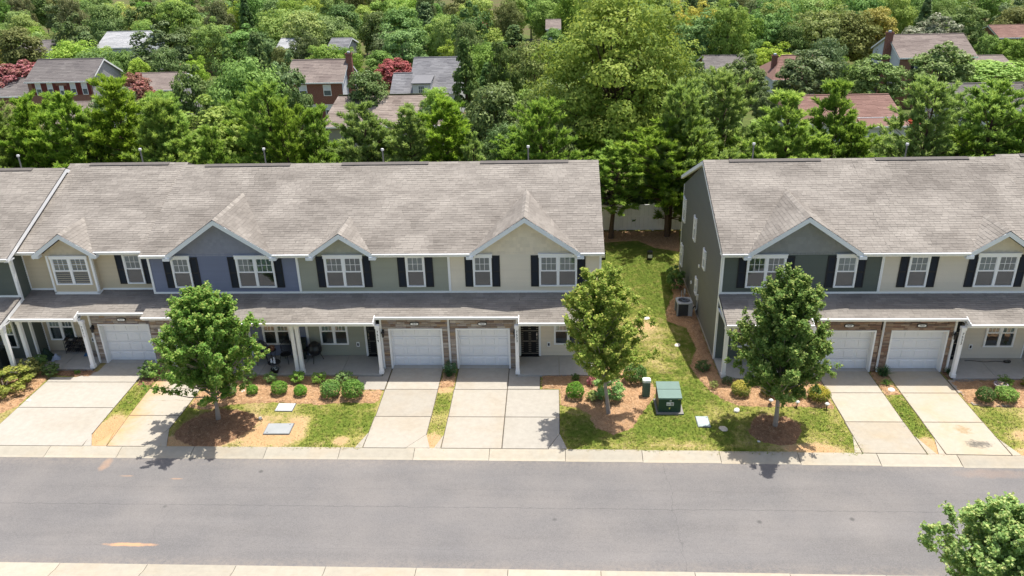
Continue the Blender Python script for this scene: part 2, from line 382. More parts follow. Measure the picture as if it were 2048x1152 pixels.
def healthy(x, y):
    x = np.asarray(x, float); y = np.asarray(y, float)
    n = fbm(x, y, 2.1); n2 = fbm(x + 50, y + 9, .8)
    g = .50 + .55 * (n - .5) + .65 * (n2 - .5)
    def blob(cx, cy, rx, ry, k):
        d = np.sqrt(((x - cx) / rx) ** 2 + ((y - cy) / ry) ** 2) + (fbm(x, y, .7) - .5) * .9
        return k * np.clip(1.25 - d, 0, 1)
    g += blob(-9.3, -4.8, 2.1, 1.7, .55)        # thick green patch by the drive
    g += blob(5.0, 12.0, 3.2, 4.6, .6) + blob(5.6, 7.5, 1.6, 3.0, .3) + blob(5.4, -2.6, 1.6, 1.2, .35) + blob(6.4, -5.2, 2.6, 1.2, .22) + blob(10.8, -4.6, 1.4, 1.0, .3)
    g += blob(15.0, -3.6, .5, 1.4, .5) + blob(-19.3, -2.8, .5, .9, .45) + blob(-4.9, -3.0, .5, 1.4, .25) + blob(1.2, -5.2, 1.1, 1.2, .55)
    g += .22 * np.clip((x - 2.3) / .6, 0, 1) * np.clip((7.7 - x) / .5, 0, 1) * (y > -6)
    g -= blob(-12.3, -5.6, 1.2, .9, 1.4) + blob(-10.9, -5.0, .7, 1.1, .9) + blob(-8.8, -5.9, .35, .3, 1.0) + blob(-13.0, -4.4, 1.1, .5, .5)
    g -= blob(4.9, 3.8, .8, 2.6, .42) + blob(5.2, .4, .7, 1.0, .35) + blob(4.6, 6.6, .6, .8, .3)
    g -= blob(-4.9, -6.0, .5, .7, 1.0) + blob(-19.0, -5.3, .5, 1.3, 1.5) + blob(15.1, -6.1, .4, .8, 1.3) + blob(19.9, -5.6, 1.6, .9, 1.0) + blob(18.6, -6.4, .9, .5, .8)
    g -= blob(-5, -1.9, .5, .3, .8) + blob(5.0, -5.9, 1.3, .35, .5) + blob(10.2, -6.2, 1.6, .35, .7) + blob(-15.4, -6.2, 1.8, .6, 1.6) + blob(-25.5, -5.5, 2, 1.0, .6) + blob(-13, -3.4, 1.6, .5, .2)
    return np.clip(g, 0, 1)
def lawn():
    x = np.arange(-42, 42.01, .2); y = np.arange(-6.45, 20.01, .2)
    X, Y = np.meshgrid(x, y); nx, ny = len(x), len(y)
    K = np.array([kc(q) for q in x]); Yk = Y + K[None, :] * np.clip((-3 - Y) / 3.4, 0, 1)
    Zv = (fbm(X, Y, 1.5) - .5) * .03 - .008
    Zv = Zv - .012 * (Y < -6.2)
    V = np.stack([X, Yk, Zv], -1).reshape(-1, 3)
    i = np.arange(nx * ny).reshape(ny, nx); Q = np.stack([i[:-1, :-1], i[:-1, 1:], i[1:, 1:], i[1:, :-1]], -1).reshape(-1, 4)
    t = NT('patchy_lawn'); g = t.n('ShaderNodeNewGeometry').outputs['Position']; h = t.attr('healthy')
    n1 = t.noise(g, 9, 6, .75); n2 = t.noise(g, 22, 4, .7); n3 = t.noise(g, 2.2, 4, .6)
    hh = t.math('ADD', h, t.math('MULTIPLY', t.math('SUBTRACT', n1, .5), 1.0), clamp=True)
    col = t.ramp(hh, [(0.0, (.45, .28, .145)), (.17, (.42, .30, .16)), (.30, (.34, .28, .115)), (.48, (.28, .265, .07)), (.70, (.20, .225, .043)), (1.0, (.14, .185, .03))])
    f = t.math('ADD', .98, t.math('ADD', t.math('MULTIPLY', t.math('SUBTRACT', n2, .5), 1.15), t.math('MULTIPLY', t.math('SUBTRACT', n3, .5), .25)))
    v = t.n('ShaderNodeVectorMath', operation='SCALE'); t.l(col, v.inputs[0]); t.l(f, v.inputs['Scale'])
    m = t.done(t.bsdf(v.outputs[0], .95, .1, 0, (n2, .8, .03)))
    me = np_mesh('lawn', V, Q, np.ones(len(Q)), m)
    a = me.attributes.new('healthy', 'FLOAT', 'POINT'); a.data.foreach_set('value', healthy(X, Y).ravel().astype(np.float32))
    return tag(obj('lawn', me), kind='structure')
lawn()
def verge():
    mb = MB(); xs = [-60 + 4 * i for i in range(31)]
    for a, b in zip(xs, xs[1:]):
        mb.face([(a, -40, -.02), (b, -40, -.02), (b, -13.8 + kc(b) * .3, -.004), (a, -13.8 + kc(a) * .3, -.004)])
    t = NT('verge_grass'); g = t.n('ShaderNodeNewGeometry').outputs['Position']; n1 = t.noise(g, 3, 6, .7); n2 = t.noise(g, 40, 3)
    col = t.ramp(n1, [(.3, (.33, .27, .13)), (.5, (.17, .20, .06)), (.7, (.11, .17, .035))])
    m = t.done(t.bsdf(col, .95, .1, 0, (n2, .8, .03))); return tag(mb.build('verge', m), kind='structure')
verge()

# ---- concrete drives, each cut into its own slabs
DRIVE_M = {
 'clean': concrete('drive_concrete', (.365, .336, .285), (.32, .25, .165), .5),
 'grey': concrete('new_concrete', (.378, .352, .305), (.30, .27, .22), .4),
 'pale': concrete('pale_concrete', (.375, .350, .305), (.31, .265, .20), .45),
 'warm': concrete('warm_concrete', (.370, .335, .275), (.38, .28, .15), .5),
}
def rust_concrete():
    t = NT('clay_stained_concrete'); g = t.n('ShaderNodeNewGeometry').outputs['Position']
    sx = t.n('ShaderNodeSeparateXYZ'); t.l(g, sx.inputs[0]); X, Y = sx.outputs[0], sx.outputs[1]
    a = t.noise(g, 1.1, 6, .65, .8); b = t.noise(g, 60, 3); e = t.noise(g, 5, 5)
    # clay washed along the edge beside the strip of red soil
    d = t.math('ADD', t.mapr(X, -18.75, -16.9, 1.0, -.25), t.math('MULTIPLY', t.math('SUBTRACT', a, .5), 1.5))
    d2 = t.math('MULTIPLY', t.mapr(a, .58, .72), .5)
    k = t.math('MULTIPLY', t.math('MAXIMUM', t.mapr(d, .2, 1.0), d2), .78)
    col = t.mix(k, (.38, .345, .285), (.46, .275, .11))
    dk = t.math('ABSOLUTE', t.math('ADD', t.math('SUBTRACT', Y, -2.95), t.math('MULTIPLY', t.math('SUBTRACT', t.noise(g, 1.6, 4), .5), .5)))
    col = t.mix(t.math('MULTIPLY', t.mapr(dk, .018, .006), .55), col, (.2, .15, .1))
    f = t.math('ADD', 1.0, t.math('ADD', t.math('MULTIPLY', t.math('SUBTRACT', e, .5), .25), t.math('MULTIPLY', t.math('SUBTRACT', b, .5), .2)))
    v = t.n('ShaderNodeVectorMath', operation='SCALE'); t.l(col, v.inputs[0]); t.l(f, v.inputs['Scale'])
    return t.done(t.bsdf(v.outputs[0], .88, .2, 0, (b, .25, .01)))
DRIVE_M['rust'] = rust_concrete()
def oil_concrete():
    t = NT('oil_stained_concrete'); g = t.n('ShaderNodeNewGeometry').outputs['Position']
    sx = t.n('ShaderNodeSeparateXYZ'); t.l(g, sx.inputs[0]); X, Y = sx.outputs[0], sx.outputs[1]
    a = t.noise(g, .7, 6, .65, .5); b = t.noise(g, 60, 3); e = t.noise(g, 5, 6, .7)
    col = t.mix(t.math('MULTIPLY', t.mapr(a, .42, .72), .5), (.385, .345, .28), (.39, .30, .17))
    for cx, cy, rx, ry, c, k in ((16.9, -5.95, .55, .30, (.10, .095, .085), .85), (16.75, -5.0, .35, .35, (.30, .21, .10), .7), (16.2, -4.8, .4, .5, (.40, .32, .2), .4), (13.9, -5.6, .8, .7, (.46, .33, .18), .5)):
        dx = t.math('DIVIDE', t.math('SUBTRACT', X, cx), rx); dy = t.math('DIVIDE', t.math('SUBTRACT', Y, cy), ry)
        d = t.math('ADD', t.math('ADD', t.math('MULTIPLY', dx, dx), t.math('MULTIPLY', dy, dy)), t.math('MULTIPLY', t.math('SUBTRACT', e, .5), 4.5))
        col = t.mix(t.math('MULTIPLY', t.mapr(d, 1.0, .0), k), col, c)
    f = t.math('ADD', 1.0, t.math('ADD', t.math('MULTIPLY', t.math('SUBTRACT', e, .5), .25), t.math('MULTIPLY', t.math('SUBTRACT', b, .5), .2)))
    v = t.n('ShaderNodeVectorMath', operation='SCALE'); t.l(col, v.inputs[0]); t.l(f, v.inputs['Scale'])
    return t.done(t.bsdf(v.outputs[0], .88, .2, 0, (b, .25, .01)))
DRIVE_M['oil'] = oil_concrete()

def slab_set(name, polys, m, zt=.022):
    base = empty(name, (0, 0, 0)); base['kind'] = 'structure'
    for p in polys:
        cx = sum(q[0] for q in p) / len(p); cy = sum(q[1] for q in p) / len(p); g = .011
        q = []
        for x, y in p:                      # pull every corner in a little so that the joints stay open
            q.append((x - math.copysign(g, x - cx), y - math.copysign(g, y - cy)))
        top = [(x - math.copysign(.008, x - cx), y - math.copysign(.008, y - cy)) for x, y in q]
        mb = MB(); n = len(q)
        mb.v = [(x, y, -.08) for x, y in q] + [(x, y, zt - .008) for x, y in q] + [(x, y, zt) for x, y in top]
        ton = RNG.uniform(.95, 1.04)
        for k in range(n):
            j = (k + 1) % n; mb.f += [(k, j, n + j, n + k), (n + k, n + j, 2 * n + j, 2 * n + k)]; mb.t += [ton, ton]; mb.m += [0, 0]
        mb.f.append(tuple(range(2 * n, 3 * n))); mb.t.append(ton); mb.m.append(0)
        mb.build('concrete_slab', m, base)
    mb = MB()                              # dark bedding seen down in the joints
    for k, p in enumerate(polys):
        if len(p) < 4: continue
        cx = sum(q[0] for q in p) / len(p); cy = sum(q[1] for q in p) / len(p)
        mb.face([(x + math.copysign(.016, x - cx), y + math.copysign(.016, y - cy), .007 + .0002 * ((k + BEDK[0]) % 50)) for x, y in p])
    BEDK[0] += len(polys); mb.build('joint_bedding', plain('joint_soil', (.10, .085, .065), .95, .1), base)
    return base
BEDK = [0]
def rect(x0, x1, y0, y1): return [(x0, y0), (x1, y0), (x1, y1), (x0, y1)]
YJ1, YJ2 = -1.93, -4.16
def yk(x): return -6.42 + kc(x)
# wide shared drive at the beige house
slab_set('driveway', [[(-24.1, -1.35), (-19.72, -1.35), (-19.64, .5), (-22.05, .5), (-22.05, -.35), (-22.9, -.95), (-24.1, -.95)],
    [(-24.1, -3.55), (-19.66, -3.55), (-19.72, -1.37), (-24.1, -1.37)], [(-26.4, yk(0)), (-19.55, yk(0)), (-19.66, -3.57), (-24.1, -3.57), (-24.1, -4.86)],
    [(-19.53, yk(0)), (-19.14, yk(0)), (-19.64, -5.5)]], DRIVE_M['pale'])
slab_set('driveway', [rect(-18.78, -16.35, -1.0, .0), rect(-18.76, -16.36, YJ1, -1.02), [(-18.66, YJ2), (-16.36, YJ2), (-16.36, YJ1 - .02), (-18.76, YJ1 - .02)],
    [(-18.5, yk(0)), (-16.9, yk(0)), (-16.4, -5.2), (-16.38, YJ2 - .02), (-18.66, YJ2 - .02)], [(-16.9, yk(0)), (-15.95, yk(0)), (-16.38, -5.2)], [(-19.05, yk(0)), (-18.52, yk(0)), (-18.68, -5.45)]], DRIVE_M['rust'])
slab_set('driveway', [rect(-7.68, -5.26, YJ1, .0), rect(-7.70, -5.26, YJ2, YJ1 - .02), [(-7.76, yk(0)), (-6.0, yk(0)), (-5.28, -5.5), (-5.27, YJ2 - .02), (-7.73, YJ2 - .02)],
    [(-6.0, yk(0)), (-5.0, yk(0)), (-5.27, -5.5)], [(-8.1, yk(0)), (-7.78, yk(0)), (-7.74, -5.4)]], DRIVE_M['clean'])
slab_set('driveway', [rect(-4.50, -2.09, YJ1, .0), rect(-4.52, -2.09, YJ2, YJ1 - .02), [(-4.55, yk(0)), (-2.09, yk(0)), (-2.09, YJ2 - .02), (-4.53, YJ2 - .02)], [(-4.86, yk(0)), (-4.57, yk(0)), (-4.55, -5.55)]], DRIVE_M['clean'])
slab_set('driveway', [rect(-2.07, .27, YJ2, YJ1), [(-2.07, yk(0)), (-.2, yk(0)), (.26, -5.4), (.27, YJ2 - .02), (-2.07, YJ2 - .02)], [(-.2, yk(0)), (.56, yk(0)), (.28, -5.4)]], DRIVE_M['grey'])
slab_set('driveway', [rect(12.2, 14.58, YJ1 - .2, -.25), rect(12.2, 14.58, YJ2 - .25, YJ1 - .22), [(12.17, yk(12.3)), (14.62, yk(14.6)), (14.59, YJ2 - .27), (12.18, YJ2 - .27)], [(11.85, yk(12)), (12.15, yk(12)), (12.17, -5.45)], [(14.64, yk(14.8)), (15.0, yk(15)), (14.62, -5.45)]], DRIVE_M['warm'])
slab_set('driveway', [rect(15.37, 17.8, YJ1 - .2, -.25), rect(15.37, 17.8, YJ2 - .25, YJ1 - .22), [(15.35, yk(15.4)), (17.82, yk(17.8)), (17.81, YJ2 - .27), (15.36, YJ2 - .27)], [(15.05, yk(15.2)), (15.33, yk(15.3)), (15.35, -5.6)], [(17.84, yk(18)), (18.2, yk(18.1)), (17.83, -5.6)]], DRIVE_M['oil'])
slab_set('walkway', [[(-9.2, -1.44), (-8.72, -1.99), (-7.72, -1.99), (-7.72, -.02), (-8.02, -.02), (-8.02, -.8), (-9.2, -.8)]], DRIVE_M['grey'], .03)
slab_set('walkway', [[(-2.07, -1.91), (-.6, -1.91), (-.6, -.68), (-1.72, -.68), (-1.72, -.02), (-2.07, -.02)]], DRIVE_M['grey'], .03)
slab_set('walkway', [[(17.84, -2.12), (19.12, -2.12), (19.25, -1.02), (17.84, -1.02)]], DRIVE_M['grey'], .03)
slab_set('walkway', [[(-16.33, -1.6), (-14.9, -1.6), (-14.9, -.8), (-16.33, -.8)]], DRIVE_M['grey'], .03)
slab_set('walkway', [[(11.2, -1.75), (12.16, -1.75), (12.16, -.3), (11.75, -.3), (11.75, -1.05), (11.2, -1.05)]], DRIVE_M['grey'], .03)
slab_set('paving', [rect(17.92, 18.5, -2.62, -2.2), [(18.02, -3.1), (18.75, -3.1), (18.6, -2.66), (17.95, -2.66)], [(18.55, -2.6), (18.95, -2.6), (19.05, -2.25), (18.6, -2.2)], [(18.9, -3.2), (19.5, -3.2), (19.4, -2.9), (18.85, -2.9)]], DRIVE_M['warm'], .03)

# ---- beds of pine straw and bark
def strawmat(name, a, b, c):
    t = NT(name); g = t.n('ShaderNodeNewGeometry').outputs['Position']
    mp = t.n('ShaderNodeMapping'); t.l(g, mp.inputs[0]); mp.inputs['Scale'].default_value = (1, 2.2, 1)
    n1 = t.noise(mp.outputs[0], 14, 6, .75, 1.5); n2 = t.noise(g, 55, 3, .7); n3 = t.noise(g, 1.4, 4)
    col = t.ramp(n1, [(.25, c), (.48, a), (.75, b)])
    f = t.math('MULTIPLY', t.math('ADD', .95, t.math('ADD', t.math('MULTIPLY', t.math('SUBTRACT', n2, .5), .7), t.math('MULTIPLY', t.math('SUBTRACT', n3, .5), .35))), t.attr())
    v = t.n('ShaderNodeVectorMath', operation='SCALE'); t.l(col, v.inputs[0]); t.l(f, v.inputs['Scale'])
    MATS[name] = t.done(t.bsdf(v.outputs[0], .95, .1, 0, (n1, .9, .05))); return MATS[name]
STRAW = strawmat('pine_straw', (.47, .285, .155), (.60, .40, .24), (.30, .165, .085))
DARKMULCH = strawmat('dark_mulch', (.29, .165, .095), (.42, .26, .15), (.16, .085, .048))
def upmat(name, stops):
    """thin blades lie in a mat: they are shaded with the mat's upward normal"""
    t = NT(name); col = t.ramp(t.attr(), stops); b = t.bsdf(col, .8, .1); n = t.n('ShaderNodeCombineXYZ'); n.inputs[2].default_value = 1.0
    g = t.n('ShaderNodeNewGeometry'); v = t.n('ShaderNodeVectorMath', operation='MULTIPLY_ADD'); t.l(g.outputs['Normal'], v.inputs[0]); v.inputs[1].default_value = (.25, .25, .25); t.l(n.outputs[0], v.inputs[2])
    t.l(v.outputs[0], b.inputs['Normal']); return t.done(b)
STRAND = upmat('straw_strands', [(0., (.30, .16, .08)), (.5, (.50, .31, .17)), (1., (.66, .47, .30))]); STRAND_D = upmat('mulch_strands', [(0., (.16, .085, .05)), (.5, (.32, .19, .11)), (1., (.50, .34, .21))])
def bed(name, poly, m, mound=.07, step=.16, strands=1.0, ragged=.06):
    P = []
    n = len(poly)
    for i in range(n):
        a, b = Vector(poly[i]), Vector(poly[(i + 1) % n]); L = (b - a).length; k = max(1, int(L / .12)); nd = Vector((b.y - a.y, a.x - b.x)).normalized()
        for j in range(k):
            q = a.lerp(b, j / k)
            P.append(q + nd * RNG.uniform(-ragged, ragged) * .7)
    nb = len(P); xs = [p[0] for p in P]; ys = [p[1] for p in P]
    gx, gy = np.meshgrid(np.arange(min(xs), max(xs), step), np.arange(min(ys), max(ys), step))
    gx = gx + NR.uniform(-.05, .05, gx.shape); gy = gy + NR.uniform(-.05, .05, gy.shape)
    pl = [tuple(p) for p in P]; ok = inpoly(gx, gy, pl) & (polydist(gx, gy, pl) > .06)
    pts = P + [Vector((float(a), float(b))) for a, b in zip(gx[ok], gy[ok])]
    co, _, fa, _, _, _ = delaunay_2d_cdt(pts, [(i, (i + 1) % nb) for i in range(nb)], [list(range(nb))], 1, 1e-5)
    ca = np.array([(c.x, c.y) for c in co]); d = polydist(ca[:, 0], ca[:, 1], pl)
    z = np.minimum(mound, d * .45) + (NR.random(len(ca)) - .3) * .035 * (d > .02) + np.where(d > .02, .012, -.03)
    me = bpy.data.meshes.new('mulch_bed'); me.from_pydata([(a, b, float(c)) for (a, b), c in zip(ca, z)], [], [tuple(f) for f in fa]); me.materials.append(m)
    at = me.attributes.new('tone', 'FLOAT', 'FACE'); at.data.foreach_set('value', np.asarray(NR.uniform(.85, 1.12, len(fa)), np.float32))
    for p in me.polygons: p.use_smooth = True
    o = tag(obj('mulch_bed', me), kind='structure')
    # loose strands lying on it
    area = (max(xs) - min(xs)) * (max(ys) - min(ys)); N = int(area * 420 * strands)
    sx = NR.uniform(min(xs) - .05, max(xs) + .05, N); sy = NR.uniform(min(ys) - .05, max(ys) + .05, N)
    dd = polydist(sx, sy, pl); ok = inpoly(sx, sy, pl); sx, sy, dd = sx[ok], sy[ok], dd[ok]
    sz = np.minimum(mound, dd * .45) + .03; M = len(sx)
    an = NR.uniform(0, math.pi, M); L = NR.uniform(.035, .09, M); w = NR.uniform(.006, .012, M); ti = NR.uniform(-.02, .06, M)
    dx, dy = np.cos(an) * L, np.sin(an) * L; px, py = -np.sin(an) * w, np.cos(an) * w
    V = np.stack([np.stack([sx - dx, sy - dy, sz], -1), np.stack([sx + px, sy + py, sz + .012], -1), np.stack([sx + dx, sy + dy, sz + ti], -1)], 1).reshape(-1, 3)
    so_ = obj('straw', np_mesh('straw', V, np.arange(M * 3).reshape(-1, 3), NR.uniform(0, 1, M), STRAND_D if m is DARKMULCH else STRAND), o); so_['kind'] = 'stuff'
    return o
for k, p in BEDS.items():
    dk = k in ('ring_maple', 'ring_street', 'sill', 'strip_c', 'strip_d')
    bed(k, p, DARKMULCH if dk else STRAW, .10 if k == 'ring_maple' else .08 if k in ('corner', 'ring_street') else .05, ragged=.05 if k.startswith('strip') or k == 'sill' else .07)

# ---- grass blades standing in the lawn
HARD = [rect(-24.1, -19.6, -4.9, .6), rect(-26.4, -19.5, -6.5, -4.8), rect(-18.8, -16.3, -6.5, 0), rect(-7.78, -5.25, -6.5, 0), rect(-4.6, .3, -6.5, 0), rect(12.15, 14.6, -7, 0), rect(15.33, 17.84, -7, 0),
        rect(-33, 2.3, -.8, 13.2), rect(7.6, 32, -1.1, 13), rect(-9.25, -7.6, -2.02, 0), rect(17.8, 19.3, -3.2, -.9), rect(4.4, 5.6, -3.95, -2.7), rect(-12.3, -11.4, -3.85, -3.1), rect(-12.3, -11.0, -5.6, -4.7), rect(6.0, 6.6, -4.9, -4.05)]
def grass():
    n = 1000000
    n1 = int(n * .72)
    x = np.concatenate([NR.uniform(-27, 21.5, n1), NR.uniform(2.25, 7.6, n - n1)]); y = np.concatenate([NR.uniform(-6.5, -.3, n1), NR.uniform(-.5, 16.5, n - n1)])
    h = healthy(x, y) + (NR.random(n) - .5) * .35; ok = NR.random(n) < np.clip((h - .15) * 1.5, .05, 1); x, y, h = x[ok], y[ok], h[ok]
    bad = np.zeros(len(x), bool)
    for p in HARD: bad |= inpoly(x, y, p)
    for p in BEDS.values(): bad |= inpoly(x, y, p)
    x, y, h = x[~bad], y[~bad], h[~bad]
    y = y + np.array([kc(q) for q in x]) * np.clip((-3 - y) / 3.4, 0, 1)
    k = NR.random(len(x)) < .28; tx = np.round(x / .19) * .19; ty = np.round(y / .19) * .19; jx = vnoise(tx * 7.3, ty * 5.1, .11); jy = vnoise(tx * 4.7 + 9, ty * 8.3, .11)
    x = np.where(k, tx + (jx - .5) * .25 + NR.normal(0, .03, len(x)), x); y = np.where(k, ty + (jy - .5) * .25 + NR.normal(0, .03, len(y)), y)
    M = len(x); an = NR.uniform(0, 2 * math.pi, M); w = NR.uniform(.009, .017, M); H = NR.uniform(.02, .05, M) * np.where(k, 1.45, 1); le = NR.uniform(.02, .08, M); a2 = NR.uniform(0, 2 * math.pi, M)
    z = (fbm(x, y, 1.5) - .5) * .03 - .012
    V = np.stack([np.stack([x - np.cos(an) * w, y - np.sin(an) * w, z], -1), np.stack([x + np.cos(an) * w, y + np.sin(an) * w, z], -1),
                  np.stack([x + np.cos(a2) * le, y + np.sin(a2) * le, z + H], -1)], 1).reshape(-1, 3)
    m = upmat('grass_blades', [(0., (.50, .40, .20)), (.25, (.38, .33, .13)), (.5, (.285, .28, .072)), (.75, (.205, .25, .045)), (1., (.145, .21, .032))])
    return tag(obj('grass', np_mesh('grass', V, np.arange(M * 3).reshape(-1, 3), np.clip(h + NR.normal(0, .13, M) + 0.8 * (vnoise(x, y, .22) - .5) + .5 * (vnoise(x + 9, y, .09) - .5), 0, 1), m)), 'patchy short green and straw coloured grass growing in the front yards', 'grass', None, 'stuff')
grass()
# ------------------------------------------------------------------ townhouses
SHINGLE = None
def shinglemat(name, a, b, c, rough=.9):
    t = NT(name); g = t.n('ShaderNodeNewGeometry').outputs['Position']; n1 = t.noise(g, 30, 3, .6); tone = t.attr()
    mp = t.n('ShaderNodeMapping'); t.l(g, mp.inputs[0]); mp.inputs['Scale'].default_value = (.5, .35, .35); n2 = t.noise(mp.outputs[0], 1, 5, .6)
    k = t.math('ADD', tone, t.math('MULTIPLY', t.math('SUBTRACT', n2, .5), .3), clamp=True)
    col = t.ramp(k, [(0., a), (.5, b), (1., c)])
    f = t.math('ADD', .9, t.math('MULTIPLY', n1, .22))
    v = t.n('ShaderNodeVectorMath', operation='SCALE'); t.l(col, v.inputs[0]); t.l(f, v.inputs['Scale'])
    MATS[name] = t.done(t.bsdf(v.outputs[0], rough, .15, 0, (n1, .3, .01))); return MATS[name]
SHINGLE = shinglemat('asphalt_shingle', (.142, .127, .112), (.225, .204, .181), (.315, .288, .256))
DECK = plain('roof_edge', (.16, .145, .135), .9, .1)
BLACK = plain('black_paint', (.012, .012, .013), .35, .5, 3, .1, 30, .05)
SHUT = plain('shutter_navy', (.016, .018, .024), .5, .3, 3, .15, 30, .05)
DARKIN = plain('dark_room', (.02, .022, .024), .8, .1)
SCREEN = plain('insect_screen', (.070, .082, .084), .55, .2, 2.5, .3, 60, .15, objrnd=.25)
BLIND = plain('window_blind', (.36, .40, .39), .7, .2, 1.3, .3, 30, .05, objrnd=.35)
DOORPAINT = plain('garage_door_white', (.82, .825, .83), .45, .3, 1.0, .06, 20, .03)
STONES = []
def stonemat(name, cols):
    t = NT(name); c = t.coord(); r = t.rnd(); g = t.n('ShaderNodeNewGeometry').outputs['Position']
    n1 = t.noise(g, 7, 5, .65); n2 = t.noise(g, 38, 4, .7)
    stops = [(i / (len(cols) - 1), q) for i, q in enumerate(cols)]
    col = t.ramp(r, stops)
    f = t.math('ADD', .62, t.math('ADD', t.math('MULTIPLY', n1, .45), t.math('MULTIPLY', n2, .35)))
    v = t.n('ShaderNodeVectorMath', operation='SCALE'); t.l(col, v.inputs[0]); t.l(f, v.inputs['Scale'])
    MATS[name] = t.done(t.bsdf(v.outputs[0], .9, .15, 0, (n2, .9, .03))); return MATS[name]
STONE_G = stonemat('grey_ledgestone', [(0.360, 0.300, 0.240), (0.240, 0.186, 0.150), (0.480, 0.420, 0.360), (0.312, 0.252, 0.204), (0.432, 0.312, 0.204), (0.204, 0.144, 0.120), (0.552, 0.492, 0.420), (0.288, 0.240, 0.228), (0.396, 0.348, 0.312)])
STONE_R = stonemat('brown_ledgestone', [(0.324, 0.228, 0.162), (0.204, 0.132, 0.102), (0.432, 0.312, 0.222), (0.264, 0.162, 0.120), (0.360, 0.246, 0.168), (0.156, 0.108, 0.090), (0.456, 0.360, 0.276), (0.300, 0.192, 0.144)])
MORTAR = plain('dark_mortar', (.075, .06, .05), .95, .1)
def glass():
    t = NT('window_glass'); tr = t.n('ShaderNodeBsdfTransparent'); tr.inputs[0].default_value = (.80, .86, .85, 1)
    gl = t.n('ShaderNodeBsdfGlossy'); gl.inputs[0].default_value = (.9, .95, 1, 1); gl.inputs['Roughness'].default_value = .04
    fr = t.n('ShaderNodeFresnel'); fr.inputs[0].default_value = 1.7
    mx = t.n('ShaderNodeMixShader'); t.l(t.math('ADD', fr.outputs[0], .09), mx.inputs[0]); t.l(tr.outputs[0], mx.inputs[1]); t.l(gl.outputs[0], mx.inputs[2])
    MATS['window_glass'] = t.done(mx); return MATS['window_glass']
GLASS = glass()

def siding(mb, x0, x1, z0, z1, y, course=.112, lap=.022, tone=1.0):
    z = z0
    while z < z1 - 1e-4:
        zt = min(z + course, z1); j = tone * RNG.uniform(.975, 1.02)
        mb.face([(x0, y - lap, z), (x1, y - lap, z), (x1, y, zt), (x0, y, zt)], j)
        mb.face([(x0, y, z), (x1, y, z), (x1, y - lap, z), (x0, y - lap, z)], j)
        z += course
def siding_x(mb, x, sgn, yfun, z0, z1, course=.112, lap=.022):
    """side wall facing sgn*x; yfun(z) gives the y range of the wall at height z"""
    z = z0
    while z < z1 - 1e-4:
        zt = min(z + course, z1); a, b = yfun(z); c, d = yfun(zt); j = RNG.uniform(.975, 1.02)
        if b - a > .05:
            mb.face([(x + sgn * lap, a, z), (x + sgn * lap, b, z), (x, d, zt), (x, c, zt)], j)
            mb.face([(x, a, z), (x, b, z), (x + sgn * lap, b, z), (x + sgn * lap, a, z)], j)
        z += course

CURX = [0.0]
def shingle_rows(mb, org, U, V, N, length, xr, expo=.160, wmin=.17, wmax=.38, seed=0, thick=.010):
    """rows of separate tabs. org: lower corner, U along the eave, V up the slope, N normal; xr(s) = (u0, u1) available at slope distance s"""
    org, U, V, N = Vector(org), Vector(U), Vector(V), Vector(N); s = 0.0; row = 0; r = random.Random(seed)
    while s < length - .01:
        s1 = min(s + expo * 1.12, length); a0, b0 = xr(s); a1, b1 = xr(min(s + expo, length))
        u = min(a0, a1) - r.random() * .3; umax = max(b0, b1); run = r.random()
        while u < umax:
            w = r.uniform(wmin, wmax); run = .35 * run + .65 * r.random()
            l0, l1 = max(u, a0), min(u + w - .006, b0); h0, h1 = max(u, a1), min(u + w - .006, b1)
            u += w
            if l1 - l0 < .02 and h1 - h0 < .02: continue
            if l1 < l0: l0 = l1 = (h0 + h1) / 2
            if h1 < h0: h0 = h1 = (l0 + l1) / 2
            pn = float(fbm((l0 + CURX[0]) * .75, s * 1.0 + org.z * 1.5, 1.0)); t = min(1, max(0, .20 + .38 * run + .95 * (pn - .42))); th = thick * r.uniform(.6, 1.7)
            P = lambda uu, ss, nn: org + U * uu + V * ss + N * nn
            A, B = P(l0, s, th), P(l1, s, th); C, D = P(h1, s1, .003), P(h0, s1, .003)
            mb.face([A, B, C, D], t); mb.face([P(l0, s, -.004), P(l1, s, -.004), B, A], t * .7)
        s += expo; row += 1

